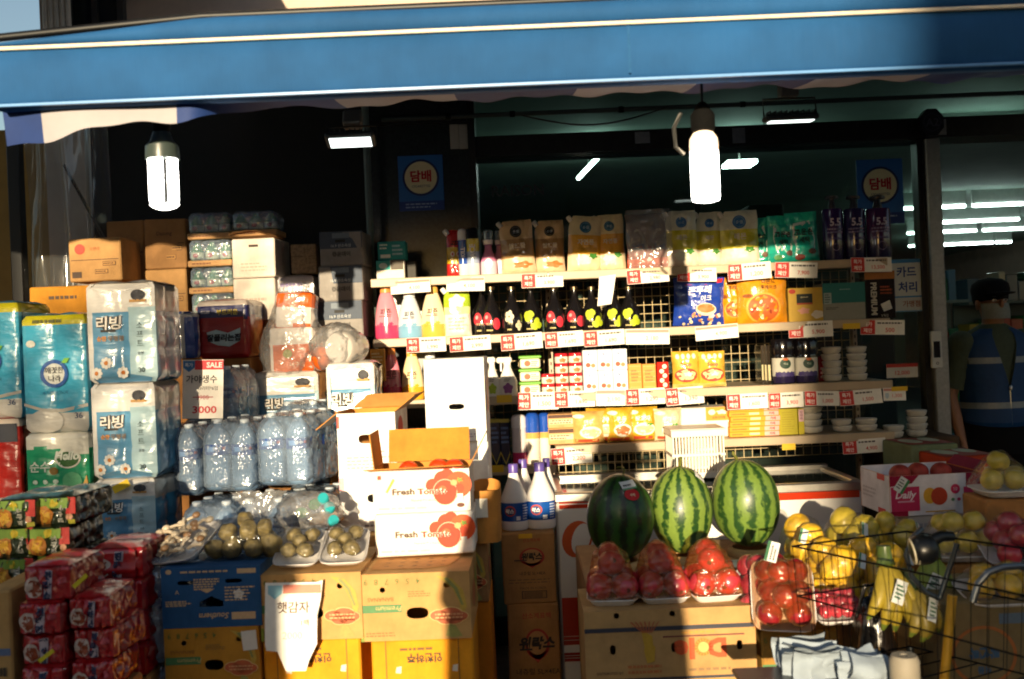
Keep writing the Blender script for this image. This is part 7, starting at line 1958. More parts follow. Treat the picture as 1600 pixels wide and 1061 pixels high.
mb.disc2(-fw_ / 2 + .075, zz(843), .056, .070, f, K('#c8582c', 'gloss'), 1, rot=-.3); mb.disc2(-fw_ / 2 + .09, zz(843), .034, .060, f, WF, 2, rot=-.3)
mb.build('body', fz, smooth=0)
mb = MB(); mb.box(-fw_ / 2 - .004, fw_ / 2 + .004, -.006, .03, fzt - .034, fzt - .001, K('#b8b4ac', 'metal'), .004); mb.box(-fw_ / 2 - .004, fw_ / 2 + .004, .41, .445, fzt - .034, fzt + .012, K('#a8a49c', 'metal'), .004)
mb.box(-fw_ / 2 - .004, -fw_ / 2 + .03, .031, .409, fzt - .034, fzt + .001, K('#b8b4ac', 'metal'), .003); mb.box(fw_ / 2 - .03, fw_ / 2 + .004, .031, .409, fzt - .034, fzt + .001, K('#b8b4ac', 'metal'), .003); mb.build('rim', fz, smooth=0)
mb = MB(); mb.box(-fw_ / 2 + .031, fw_ / 2 - .031, .031, .409, fzt - .016, fzt - .008, mat('dark_lid_glass', (.02, .03, .028), rough=.08, var=0)); mb.build('glass_lid', fz, smooth=0)
mb = MB(); mb.box(-fw_ / 2 + .03, fw_ / 2 - .03, .03, .4, 0, .06, K('#201e1c', 'paint')); mb.build('plinth', fz, smooth=0)
# white basket on the freezer
p, w, h = PB(1047, 670, 1136, 738, 3.98)
t = thing('plastic_basket', 'white slatted plastic basket on the freezer in front of the lowest shelf', 'basket', Vector((p.x, 3.98, fzt + .0005)))
hh = p.z + h - fzt; d = .18
mb = MB(); PW = K('#ddd5c8', 'plastic')
def bars(o, u, L, n):
    o, u = Vector(o), Vector(u)
    for i in range(n + 1):
        c = o + u * (L * i / n)
        mb.box(c.x - .0022 - .001 * abs(u.x), c.x + .0022 + .001 * abs(u.x), c.y - .0022, c.y + .0022, .01, hh * .88, PW)
bars((-w * .44, 0, 0), (1, 0, 0), w * .88, 16); bars((-w * .44, d, 0), (1, 0, 0), w * .88, 16); bars((-w * .445, .008, 0), (0, 1, 0), d - .016, 12); bars((w * .445, .008, 0), (0, 1, 0), d - .016, 12)
for z0, z1 in ((hh * .84, hh * .97), (hh * .44, hh * .5), (.0, hh * .12)):
    mb.box(-w * .47, w * .47, -.004, .004, z0, z1, PW, .001); mb.box(-w * .47, w * .47, d - .004, d + .004, z0, z1, PW, .001); mb.box(-w * .47, -w * .45, .0042, d - .0042, z0, z1, PW, .001); mb.box(w * .45, w * .47, .0042, d - .0042, z0, z1, PW, .001)
mb.box(-w * .49, w * .49, -.008, d + .008, hh * .972, hh, PW, .003); mb.box(-w * .45, w * .45, .005, d - .005, .001, .004, PW)
mb.build('basket_body', t, smooth=0)

# ------------------------------------------------------------------ fruit carton, melon platform, watermelons
DK = K('#b08a58', 'card')
YD = 2.75
p, w, h = PB(914, 938, 1181, 1061, YD)
hd = DOLE_Z - .003
def dole(mb, f, w, h):
    b = h - (P(1046, 938, YD).z - P(1046, 968, YD).z)
    mb.rect2(-w * .5, b - .006, w * .5, b + .006, f, K('#2a2c3a', 'ink'), 1)
    zf = lambda y: P(1046, y, YD).z
    # upside-down word with a sunburst in its o
    cxx, czz = w * .19, zf(1015)
    for ch, dx in (('D', .048), ('l', -.040), ('e', -.078)): mb.text(ch, cxx + dx * .78, czz + (.004 if ch == 'e' else 0), {'D': .054, 'l': .060, 'e': .042}[ch], f, K('#c04a1c', 'ink'), rot=PI, bold=.05, xs=1.05)
    mb.disc2(cxx + .0, czz + .003, .024, .024, f, K('#c86a24', 'ink'), 1, n=30, wob=.0)
    for q in range(16):
        a = q * PI / 8; mb.poly2([(cxx + .0 + .017 * math.cos(a - .1), czz + .003 + .017 * math.sin(a - .1)), (cxx + .0 + .03 * math.cos(a), czz + .003 + .03 * math.sin(a)), (cxx + .0 + .017 * math.cos(a + .1), czz + .003 + .017 * math.sin(a + .1))], f, K('#d08a34', 'ink'), 2)
    mb.disc2(cxx + .0, czz + .003, .015, .015, f, K('#d8a860', 'ink'), 3)
    mb.rect2(cxx - .11, czz + .033, cxx + .115, czz + .037, f, K('#6a2a2a', 'ink'), 1); mb.lines(cxx - .06, czz + .04, cxx + .07, czz + .05, 1, f, K('#c8903a', 'ink'))
    # banana cluster sketch at the left
    bx, bz = -w * .17, zf(1010)
    for q in range(2): mb.poly2([(bx + .012 * q, bz + .05 - .03 * q), (bx + .03 + .008 * q, bz + .03 - .03 * q), (bx + .034, bz - .01 - .03 * q), (bx + .014, bz - .02 - .025 * q), (bx + .006, bz + .01 - .02 * q)], f, K('#b8902a', 'ink'), 1 + q)
    for q in range(7): mb.poly2([(bx - .03 + .013 * q, bz + .07), (bx - .026 + .013 * q, bz + .072), (bx + .006 + .004 * q, bz + .04), (bx + .003 + .004 * q, bz + .04)], f, K('#a85a34', 'ink'), 3)
    mb.lines(bx - .04, bz - .075, bx + .06, bz - .045, 2, f, K('#b06a3a', 'ink'), seed=4, layer=3)
    mb.text('DISTRIBUTED BY', -w * .36, zf(1049), .007, f, K('#4a3a2a', 'ink')); mb.lines(w * .1, zf(1052), w * .45, zf(1044), 1, f, K('#8a6a44', 'ink')); mb.rect2(-w * .5, zf(1062), w * .5, zf(1058), f, K('#2a2c3a', 'ink'), 1)
zfr = lambda y: P(1046, y, YD).z - .001
c0 = carton('large kraft fruit carton with an upside down orange word, under three apple trays', Vector((p.x, YD, .001)), w, hd, .26, DK, dole,
       [ell(-w * .36 + .01, zfr(1012), .008, .013, p=3), ell(w * .02, zfr(1012), .008, .013, p=3), ell(w * .42 - .008, zfr(1012), .008, .013, p=3), ell(0.008, zfr(959), .008, .008), ell(-w * .31, zfr(959), .008, .008)])
# white printed carton carrying the melons
q, w, h = PB(916, 870, 1230, 880, 3.06)
def lid_print(mb, f, w, d):
    mb.rect2(-w * .02, -d * .495, w * .495, -d * .06, f, K('#dedad6', 'card'), 1)
    mb.rect2(w * .16, -d * .12, w * .30, -d * .06, f, K('#1c5f8a', 'ink'), 2)
    mb.disc2(w * .31, -d * .49, w * .15, d * .25, lambda a, b, e=0.0: f(a, max(b, -d * .495), e), K('#1c2424', 'ink'), 2, n=32); mb.disc2(w * .31, -d * .52, w * .10, d * .18, lambda a, b, e=0.0: f(a, max(b, -d * .495), e), K('#8a9aa0', 'ink'), 3, n=32)
carton('broad white and kraft carton with a black disc print carrying the watermelons', Vector((q.x, 3.03, .001)), w, DOLE_Z - .002, .60, K('#b8946a', 'card'), None, top=lid_print)
def melon(label, x0, x1, y0, y1, Y, c_dark, c_light, seed, rot, pad=True, stem='curl', extra=None):
    p, w, h = PB(x0, y0, x1, y1, Y)
    t = thing('watermelon', label, 'watermelon', Vector((p.x, Y, DOLE_Z)), rot=rot, group='watermelons in a row')
    k = ('melon', seed)
    m = bpy.data.materials.new('watermelon_rind'); m.use_nodes = True
    n, l = m.node_tree.nodes, m.node_tree.links; b = n['Principled BSDF']
    tc = n.new('ShaderNodeTexCoord'); sp = n.new('ShaderNodeSeparateXYZ'); l.new(tc.outputs['Object'], sp.inputs[0])
    def mth(op, a, b_=None):
        x = n.new('ShaderNodeMath'); x.operation = op
        for i_, v in enumerate((a, b_)):
            if v is None: continue
            if isinstance(v, (int, float)): x.inputs[i_].default_value = v
            else: l.new(v, x.inputs[i_])
        return x.outputs[0]
    ang = mth('ARCTAN2', sp.outputs[1], sp.outputs[0])
    nz = n.new('ShaderNodeTexNoise'); nz.inputs['Scale'].default_value = 26; nz.inputs['Detail'].default_value = 5; nz.inputs['Roughness'].default_value = .6; l.new(tc.outputs['Object'], nz.inputs['Vector'])
    nz2 = n.new('ShaderNodeTexNoise'); nz2.inputs['Scale'].default_value = 70; nz2.inputs['Detail'].default_value = 3; l.new(tc.outputs['Object'], nz2.inputs['Vector'])
    wob = mth('MULTIPLY', mth('SUBTRACT', nz.outputs['Fac'], .5), 6.5)
    st = mth('SINE', mth('ADD', mth('MULTIPLY', ang, 13.0), mth('ADD', wob, seed * 1.3)))
    st = mth('ADD', st, mth('MULTIPLY', mth('SUBTRACT', nz2.outputs['Fac'], .5), 3.4))
    rp = n.new('ShaderNodeMapRange'); rp.inputs[1].default_value = -.25; rp.inputs[2].default_value = .75; l.new(st, rp.inputs[0])
    mx = n.new('ShaderNodeMix'); mx.data_type = 'RGBA'; l.new(rp.outputs[0], mx.inputs[0]); mx.inputs[6].default_value = (*hx(c_light), 1); mx.inputs[7].default_value = (*hx(c_dark), 1)
    ml = n.new('ShaderNodeMix'); ml.data_type = 'RGBA'; ml.blend_type = 'MULTIPLY'; ml.inputs[0].default_value = .45; l.new(mx.outputs[2], ml.inputs[6])
    cr_ = n.new('ShaderNodeMapRange'); l.new(nz2.outputs['Fac'], cr_.inputs[0]); cr_.inputs[3].default_value = .45; cr_.inputs[4].default_value = 1.35
    l.new(cr_.outputs[0], ml.inputs[7]); l.new(ml.outputs[2], b.inputs['Base Color'])
    b.inputs['Roughness'].default_value = .38; b.inputs['Coat Weight'].default_value = .15
    pz = .028 if pad else .004
    mb = MB(); mb.ball((0, 0, 0), w / 2, w / 2 * .97, h / 2, m, seg=48, rings=30, fn=lambda d: 1 + .025 * N(d.x * 1.2 + seed, d.y * 1.2, d.z * 1.2))
    body = mb.build('rind', t, smooth=80, loc=(0, 0, h / 2 + pz))
    STM = K('#6a6a2c', 'fruit')
    mb = MB()
    if stem == 'curl': mb.tube([(.0, 0, 0), (.004, 0, .012), (.002, 0, .022), (-.012, -.004, .027), (-.026, -.006, .026)], .0035, STM, r1=.002)
    else: mb.tube([(0, 0, 0), (.006, 0, .012), (.014, 0, .022), (.012, -.002, .03)], .006, STM, r1=.005)
    mb.build('stem', t, smooth=60, loc=(.012, 0, h + pz - .003))
    if extra: extra(t, w, h, pz)
    if pad:
        mb = MB(); rr = w * .31
        mb.lathe([(rr * .8, .0), (rr * 1.06, .0), (rr * 1.12, .012), (rr * 1.02, .026), (rr * .84, .027), (rr * .8, .02)], K('#b08c60', 'card'), seg=30, cap=False)
        o = single(mb, 'cardboard_ring', 'cardboard ring under the ' + label.split(',')[0].split(' with')[0] + (' with the stem' if 'yellow stem' in label else ''), 'ring', Vector((p.x, Y, DOLE_Z + .0012)), smooth=60, group='cardboard rings')
        return t, o
    return t, None
def lab_on(w, h, pz, a, bz, W, Hh, rot, red=False):
    def f(A, B, e=0.0):
        c, s = math.cos(rot), math.sin(rot)
        x, z = a + A * c - B * s, bz + A * s + B * c
        k = 1 - (x / (w / 2)) ** 2 - ((z - h / 2) / (h / 2)) ** 2
        return Vector((x, -w / 2 * .97 * math.sqrt(max(0.0, k)) * 1.012 - .0025 - e, z + pz))
    return f
def x1(t, w, h, pz):
    f = lab_on(w, h, pz, -.002, h * .9, 0, 0, .12); mb = MB(); mb.rect2(-.026, -.012, .026, .012, f, K('#c9cdd0'), 0, n=6, k=5); mb.lines(-.02, -.004, .02, .006, 1, f, K('#4a4a50', 'ink')); mb.rect2(-.026, -.012, .026, -.007, f, K('#5a8a6a', 'ink'), 1, n=6); mb.build('price_label', t, smooth=80)
    f = lab_on(w, h, pz, .0, h * .80, 0, 0, 0); mb = MB(); mb.disc2(0, 0, .026, .017, f, K('#b8141c', 'ink'), 0); mb.text('수박', 0, 0, .010, f, K('#e0c0a0', 'ink'), bold=.05, layer=2); mb.build('oval_sticker', t, smooth=80)
def x2(t, w, h, pz):
    f = lab_on(w, h, pz, .0, h * .90, 0, 0, .5); mb = MB(); mb.rect2(-.026, -.015, .026, .015, f, K('#dcdad8'), 0, n=6, k=5); mb.lines(-.02, -.006, .02, .008, 2, f, K('#8a8a8c', 'ink')); mb.build('price_label', t, smooth=80)
def x3(t, w, h, pz):
    f = lab_on(w, h, pz, .0, h * .945, 0, 0, .0); mb = MB(); mb.rect2(-.028, -.006, .028, .006, f, K('#dcdad8'), 0, n=6, k=4); mb.build('price_label', t, smooth=80)
melon('shade-toned green watermelon with a red oval sticker, leftmost and in shade', 914, 1020, 748, 882, 3.24, '#0e2212', '#24501a', 1, (0, R(2), R(20)), True, 'curl', x1)  # both rind colours darkened to carry the shade falling on it
melon('bright striped watermelon with a tilted white label, in the middle of the row', 1013, 1114, 726, 862, 3.30, '#20401a', '#72893a', 2, (0, R(1), R(70)), True, 'none', x2)
melon('bright striped watermelon with a yellow stem, rightmost of the row', 1116, 1223, 720, 856, 3.36, '#24421c', '#667f34', 3, (0, R(4), R(140)), True, 'thick', x3)

# ------------------------------------------------------------------ yellow melons, bananas, pears at the right
CHM = mat('yellow_melon_skin', hx('#d6a826'), rough=.35, var=.25, scale=18, coat=.3)
CHM2 = mat('pale_pear_skin', hx('#b8a236'), rough=.4, var=.25, scale=20, coat=.2)
base_z = P(1260, 905, 3.0).z
for i, (x0, x1_, y0, y1, Y, m, lab) in enumerate(((1222, 1292, 805, 905, 3.05, CHM, 'bag of golden oriental melons in the sun, leftmost of the melon bags'), (1262, 1342, 850, 925, 2.9, CHM, 'front bag of golden oriental melons behind the cart'), (1294, 1372, 800, 880, 3.12, CHM2, 'bag of yellow green melons with a label, second from the left'), (1318, 1408, 845, 935, 2.92, CHM, 'bag of golden melons in front with a white label'), (1366, 1425, 806, 868, 3.12, CHM2, 'bag of yellow green melons behind the black cart grip'))):
    p, w, h = PB(x0, y0, x1_, y1, Y)
    t = thing('melon_bag', lab, 'bag of melons', p, rot=(0, 0, R(10 * i)), group='bags of yellow melons')
    b0 = None
    rg = random.Random(i + 3)
    for k in range(11):
        a = k * 2.4
        x, y, z = w * .28 * math.cos(a) * (1 if k < 9 else .4), .05 * math.sin(a), h * (.18 if k < 5 else .48 if k < 9 else .76) + .008 * math.sin(k * 3)
        if b0 is None:
            mb = MB(); mb.ball((0, 0, 0), w * .285, w * .265, w * .31, m, seg=24, rings=14, fn=lambda q: 1 + .03 * math.cos(math.atan2(q.y, q.x) * 8)); b0 = o = mb.build('melon', t, smooth=80, loc=(x, y, z))
        else: o = dup(b0, loc=(x, y, z), parent=t)
        o.rotation_euler = (rg.uniform(-1, 1), rg.uniform(-1, 1), 0)
    mb = MB(); mb.ball((0, 0, h * .47), w * .52, .105, h * .52, FILM, seg=32, rings=20, fn=lambda q, i=i: 1 + .09 * N(q.x * 3 + i, q.y * 3, q.z * 3) + .05 * N(q.x * 8, q.y * 8 + i, q.z * 8)); mb.build('clear_bag', t, smooth=80)
    mb = MB(); mb.box(-.012, .012, 0, .0008, -.022, .022, K('#d2d4d2')); mb.rect2(-.012, -.022, -.006, .022, FR, K('#3a7a4a', 'ink'), 1); mb.build('price_label', t, smooth=0, loc=(-w * .22 if i % 2 == 0 else w * .25, -.1, h * .78), rot=(R(-25), R(25), 0))
    support(f'plain crate standing under the {lab.split(",")[0]}', p.x - w * .45, p.x + w * .45, Y - .06, Y + .09, p.z - .008)
def bananas(label, px, py, Y, n, L, rz, m, tipm):
    t = thing('banana_bunch', label, 'bananas', P(px, py, Y), rz, 'bunches of bananas')
    for k in range(n):
        a = (k - (n - 1) / 2) * .32
        pts = [Vector((math.sin(a) * L * .62 * q, -.02 - .055 * math.sin(q * 2.2) - .01 * (k % 2), -L * q * math.cos(a) * .95)) for q in [j / 9 for j in range(10)]]
        rad = [.006, .009, .0155, .018, .0185, .0185, .018, .016, .011, .005]
        mb = MB(); vs, fs = [], []
        for j, c in enumerate(pts):
            for s in range(9): vs.append(c + Vector((rad[j] * math.cos(s * .698), rad[j] * math.sin(s * .698) * .95, rad[j] * .25 * math.sin(s * .698))))
        for j in range(9):
            for s in range(9): fs.append((j * 9 + s, j * 9 + (s + 1) % 9, (j + 1) * 9 + (s + 1) % 9, (j + 1) * 9 + s))
        mb.add(vs, fs, [m if 8 < i_ < 72 else tipm for i_ in range(81)]); mb.build('banana', t, smooth=70)
    mb = MB(); mb.tube([(0, -.02, .03), (0, -.022, .0), (0, -.03, -.02)], .018, K('#4a5a24', 'fruit'), seg=9, r1=.026); mb.build('stalk', t, smooth=70)
    mb = MB(); mb.box(-.016, .016, 0, .0008, -.03, .03, K('#d0d2d0')); mb.lines(-.012, -.02, .012, .02, 4, FR, K('#3a6a4a', 'ink')); mb.build('price_label', t, smooth=0, loc=(.0, -.10, -L * .38), rot=(R(-12), R(25), 0))
    return t
BAN, BANT = mat('banana_skin', hx('#968226'), rough=.45, var=.2, scale=20), K('#5c6a24', 'fruit')
bananas('bunch of bananas with a green stalk and a long label hanging behind the cart', 1375, 868, 2.62, 5, .19, R(6), BAN, BANT)
bananas('greener bunch of bananas right of the black cart grip', 1455, 858, 2.78, 5, .2, R(-20), mat('green_banana_skin', hx('#7c8a2a'), rough=.45, var=.2, scale=20), BANT)
bananas('dark bunch of bananas lying under the labelled bunch', 1408, 905, 2.6, 4, .15, R(25), mat('dim_banana_skin', hx('#84722a'), rough=.45, var=.2, scale=20), BANT)
pear5 = [(-.062, -.03, .05, .034), (0.006, -.034, .05, .034), (.066, -.02, .05, .033), (-.03, .03, .052, .034), (.04, .035, .052, .033), (-.028, -.004, .105, .033), (.034, .0, .105, .033), (-.055, .02, .1, .028)]
p = P(1503, 868, 3.0)
fruit_tray('white tray piled with yellow green pears right of the black cart grip', p, .20, .16, pear5, 'pear', CHM2, group='trays of pears', seed=31, rot=(R(5), 0, R(-4)))
support('plain crate under the tray of pears', p.x - .12, p.x + .12, 2.94, 3.12, p.z - .012)
p = P(1575, 772, 3.1)
t = fruit_tray('blue grey round dish of pale pears at the right edge below the vendor', p, .20, .16, pear5[:6], 'pear', CHM2, group='trays of pears', seed=32)
support('plain crate under the dish of pale pears', p.x - .1, p.x + .1, 3.04, 3.2, p.z - .004)
p = P(1586, 868, 2.9)
fruit_tray('film wrapped tray of dark red apples at the right edge', p, .19, .15, flat9, 'apple', APP, group='trays of apples', seed=33, rot=(R(20), 0, R(-8)))
support('plain crate under the right edge apples', p.x - .09, p.x + .09, 2.86, 3.0, p.z - .03)
p = P(1560, 935, 2.62)
fruit_tray('shaded tray of yellow fruit behind the chrome handle at the right edge', p, .2, .15, pear5[:5], 'pear', CHM, group='trays of pears', seed=34, rot=(R(12), 0, 0))
support('plain crate under the shaded tray of yellow fruit', p.x - .1, p.x + .1, 2.57, 2.7, p.z - .02)
# peach box on a white carton
YP = 3.3
p, w, h = PB(1389, 741, 1536, 804, YP)
t = thing('fruit_box', 'open white and crimson peach box in shade below the vendor', 'box', p, R(3))
CRM, PNK, WPB = K('#8a1434', 'card'), K('#b01c50', 'ink'), K('#cfccd2', 'card')
d = .24
def peach(mb, f, w, h):
    mb.rect2(-w * .49, h * .12, -w * .18, h * .72, f, PNK, 1); mb.text('Daily', -w * .33, h * .5, h * .24, f, K('#dcd0d8', 'ink'), bold=.03, shear=.25); mb.rect2(-w * .42, h * .34, -w * .24, h * .38, f, K('#c890a8', 'ink'), 2)
    mb.rect2(-w * .5, h * .0, -w * .31, h * .12, f, CRM, 1); mb.rect2(w * .33, 0, w * .5, h, f, CRM, 1); mb.rect2(w * .30, h * .24, w * .498, h * .66, f, PNK, 2); mb.rect2(w * .34, h * .0, w * .36, h * .0 + .001, f, CRM, 1)
    mb.disc2(-w * .07, h * .48, w * .07, h * .2, f, K('#c8982a', 'ink'), 2); mb.disc2(w * .03, h * .46, w * .09, h * .22, f, K('#a8361c', 'ink'), 3); mb.disc2(w * .21, h * .62, w * .05, h * .12, f, PNK, 2); mb.text('10', w * .21, h * .62, h * .08, f, K('#dcd0d8', 'ink'), layer=3)
    mb.disc2(w * .18, h * .36, w * .02, h * .04, f, K('#3a7a5a', 'ink'), 2); mb.disc2(w * .245, h * .36, w * .02, h * .04, f, PNK, 2); mb.text('5kg', w * .41, h * .42, h * .1, f, K('#dcd0d8', 'ink'), layer=4); mb.rect2(-w * .12, h * .07, w * .2, h * .1, f, K('#c89a3a', 'ink'), 1)
    mb.poly2([(-w * .5, h), (-w * .18, h), (-w * .26, h * .8), (-w * .5, h * .74)], f, CRM, 1)
mb = MB()
panel(mb, (-w / 2, 0, 0), (w, 0, 0), (0, 0, h), .003, WPB, WPB); panel(mb, (w / 2, .0031, 0), (0, d - .006, 0), (0, 0, h), .003, CRM, K('#6a1c2c', 'card')); panel(mb, (-w / 2, d - .003, 0), (0, -d + .006, 0), (0, 0, h), .003, WPB, WPB); panel(mb, (w / 2, d, 0), (-w, 0, 0), (0, 0, h * 1.05), .003, CRM, WPB)
mb.box(-w / 2 + .004, w / 2 - .004, .004, d - .004, 0.001, .004, WPB)
fl = flat((-w / 2, d / 2, 0), (0, -1, 0), (0, 0, 1), (-1, 0, 0)); mb.rect2(d * .1, h * .85, d * .35, h * 1.0, fl, K('#b81c24', 'ink'), 1); mb.rect2(d * .1, 0, d * .35, h * .14, fl, K('#b81c24', 'ink'), 1); mb.lines(-d * .4, h * .3, d * .1, h * .6, 3, fl, K('#a8a4ac', 'ink'))
peach(mb, FR, w, h); mb.build('box_body', t, smooth=0)
mb = MB(); panel(mb, (w / 2 + .001, .01, h + .001), (0, d - .02, 0), (.03, 0, .03), .003, CRM, K('#7a1c3a', 'card')); mb.build('right_flap', t, smooth=0)
mb = MB(); mb.box(-.017, .017, 0, .0008, -.026, .026, K('#d4d6d4')); mb.rect2(.008, -.026, .017, .026, FR, K('#3a7a4a', 'ink'), 1); mb.lines(-.014, -.018, .006, .02, 4, FR, K('#5a5a58', 'ink')); mb.build('price_label', t, smooth=0, loc=(-w * .38, -.008, h * .78), rot=(0, R(35), 0))
for i in range(3):
    mb = MB(); mb.ball((0, 0, 0), .036, .036, .032, mat('peach_skin', hx('#8c2c20'), rough=.6, var=.4, scale=20), seg=18, rings=12)
    single(mb, 'peach', f'dark red peach peeping over the rim of the peach box, {["left","middle","right"][i]} one', 'peach', t.matrix_basis @ Vector((-.07 + .072 * i, .11 + .02 * (i == 1), h * .93)), smooth=80, group='peaches in the box')
mb = MB(); mb.box(-w / 2 + .008, w / 2 - .008, .008, d - .008, 0, h * .93 - .031, K('#b8b4ba', 'card'), .004); single(mb, 'packing_tray', 'pale packing tray inside the peach box', 'tray', t.matrix_basis @ Vector((0, 0, .0055)), rz=R(3))
p2, w2, h2 = PB(1418, 804, 1556, 836, YP + .01)
p2.z = p.z - h2
carton('flat white carton with a blue printed dot under the peach box', p2, w2, h2 - .001, .24, K('#b4b0ac', 'card'), lambda mb, f, w, h: (mb.disc2(w * .2, h * .5, w * .05, h * .25, f, K('#2c5a9a', 'ink'), 1), mb.lines(-w * .4, h * .3, w * .1, h * .7, 1, f, K('#8a8a90', 'ink'))), rz=R(2))
support('plain carton on the pavement under the flat white carton', p2.x - w2 / 2, p2.x + w2 / 2, YP + .02, YP + .24, p2.z, m=KR2)
# noodle bowl cartons at the back right
for i, (x0, x1_, y0, y1, Y, lab) in enumerate(((1424, 1500, 694, 742, 3.95, 'green and red printed carton of bowls behind the peach box'), (1478, 1562, 712, 776, 3.75, 'orange red carton behind the peach box at the vendor\'s feet'))):
    p, w, h = PB(x0, y0, x1_, y1, Y)
    c_ = ['#6f7a5a', '#a83a1c'][i]
    carton(lab, p, w, h, .25, K(c_, 'card'), lambda mb, f, w, h: (mb.rect2(-w * .5, 0, w * .2, h * .45, f, K('#a8a884', 'ink'), 1), mb.lines(w * .22, h * .6, w * .46, h * .75, 1, f, K('#c8b89a', 'ink'))), rz=R(6),
           top=lambda mb, f, w, d: [(mb.rect2(-w * .48, -d * .45, w * .48, d * .45, f, K('#8a2a1c', 'ink'), 1), mb.disc2(-w * .2, 0, w * .2, d * .3, f, K('#a8b09a', 'ink'), 2), mb.disc2(w * .26, .02, w * .18, d * .26, f, K('#a8b09a', 'ink'), 2))])
    support(f'plain carton under the {lab.split(" behind")[0]}', p.x - w * .45, p.x + w * .45, Y + .01, Y + .24, p.z - .013)
# big dim carton and other things low at the right
p, w, h = PB(1468, 940, 1640, 1075, 2.55)
def lucky(mb, f, w, h):
    mb.ring2(-w * .1, h * .42, w * .27, w * .30, f, K('#a8622c', 'ink'), 1, n=36, sy=.9); mb.text('락앤락', -w * .1, h * .45, h * .13, f, K('#3a5a78', 'ink'), bold=.06, rot=PI); mb.rect2(w * .05, h * .78, w * .4, h * .9, f, K('#5a6a7a', 'ink'), 1); mb.text('식품', -w * .1, h * .25, h * .09, f, K('#3a5a78', 'ink'), bold=.04, rot=PI)
carton('dim kraft carton with a ringed blue inverted word at the bottom right corner', Vector((p.x, 2.55, .001)), w, p.z + h, .3, K('#7c6a48', 'card'), lambda mb, f, w, h: lucky(mb, lambda a, b, e=0.0: f(a, b + h - .23, e), w, .22))
p, w, h = PB(1190, 985, 1310, 1070, 2.75)
carton('kraft banana box with a dark red seal in the shade behind the cart', Vector((p.x, 2.75, .001)), w, p.z + h, .3, K('#9a7434', 'card'), lambda mb, f, w, h: banana_print(mb, lambda a, b, e=0.0: f(a, b + h - .2, e), w, .2))
p, w, h = PB(1330, 940, 1420, 1070, 2.62)
t = thing('dark_bag', 'dark brown bag slumped behind the cart basket', 'bag', Vector((p.x, 2.62, .001)))
mb = MB(); hh = p.z + h; mb.ball((0, .05, hh * .5), w * .5, .07, hh * .51, K('#1c1410', 'bag'), seg=30, rings=20, fn=lambda q: 1 + .10 * N(q.x * 3, q.y * 3, q.z * 3)); mb.build('bag_body', t, smooth=80)
mb = MB(); mb.tube([(-.05, .03, hh * .93), (-.03, .01, hh + .04), (.03, .01, hh + .045), (.05, .03, hh * .93)], .006, K('#140e0c', 'bag')); mb.build('handle', t, smooth=80)
mb = MB(); a, b = P(1488, 930, 2.5), P(1474, 1075, 2.5); mb.tube([(0, 0, 0), b - a], .012, K('#b88a1c', 'paint'), seg=10); mb.tube([(b - a) * 1.0, (b - a) * 1.5], .012, K('#b88a1c', 'paint'), seg=10)
single(mb, 'yellow_stick', 'yellow wooden stick leaning beside the cart', 'stick', a)
# ------------------------------------------------------------------ wire shopping cart in the right foreground
WB = K('#15171a', 'metal')
c0, c1 = P(1238, 850, 2.55), P(1606, 936, 2.0)
c2, c3 = c1 + Vector((.34, .24, 0)), c0 + Vector((.34, .12, 0))
zrim = (c0.z + c1.z) / 2
rimp = [Vector((c.x, c.y, zrim)) for c in (c0, c1, c2, c3)]
org = Vector((c1.x + .0, 2.4, 0.001))
ct = thing('shopping_cart', 'black wire shopping cart with a grip and chrome handle at the bottom right', 'cart', org)
L = lambda v: Vector(v) - org
mb = MB(); mb.tube([L(v) for v in rimp], .0028, WB, seg=7, closed=True); mb.build('top_rim', ct)
low = [Vector((v.x * .93 + .06, v.y * .93 + .16, zrim - .30)) for v in rimp]
mid = [a.lerp(b, .42) for a, b in zip(rimp, low)]
mb = MB()
for i in range(4):
    a0, a1, b0, b1 = rimp[i], rimp[(i + 1) % 4], low[i], low[(i + 1) % 4]
    n = max(4, int((a1 - a0).length / .042))
    for k in range(n):
        mb.tube([L(a0.lerp(a1, k / n)), L(b0.lerp(b1, k / n))], .0010, WB, seg=5)
for s in (low, mid): mb.tube([L(v) for v in s], .0024, WB, seg=6, closed=True)
for k in range(9): mb.tube([L(low[0].lerp(low[1], k / 8)), L(low[3].lerp(low[2], k / 8))], .002, WB, seg=5)
mb.build('wire_basket', ct, smooth=60)
mb = MB()
for v in low: mb.tube([L(v), L(Vector((v.x, v.y, .09)))], .009, K('#5a5e60', 'metal'), seg=8)
mb.tube([L(Vector((v.x, v.y, .14))) for v in low], .008, K('#5a5e60', 'metal'), seg=8, closed=True); mb.build('chassis', ct, smooth=60)
for v in low:
    mb = MB(); mb.lathe([(.02, -.012), (.045, -.012), (.045, .012), (.02, .012)], K('#1c1c1c', 'plastic'), seg=18); mb.build('castor', ct, smooth=50, loc=L(Vector((v.x, v.y, .046))), rot=(R(90), 0, R(20)))
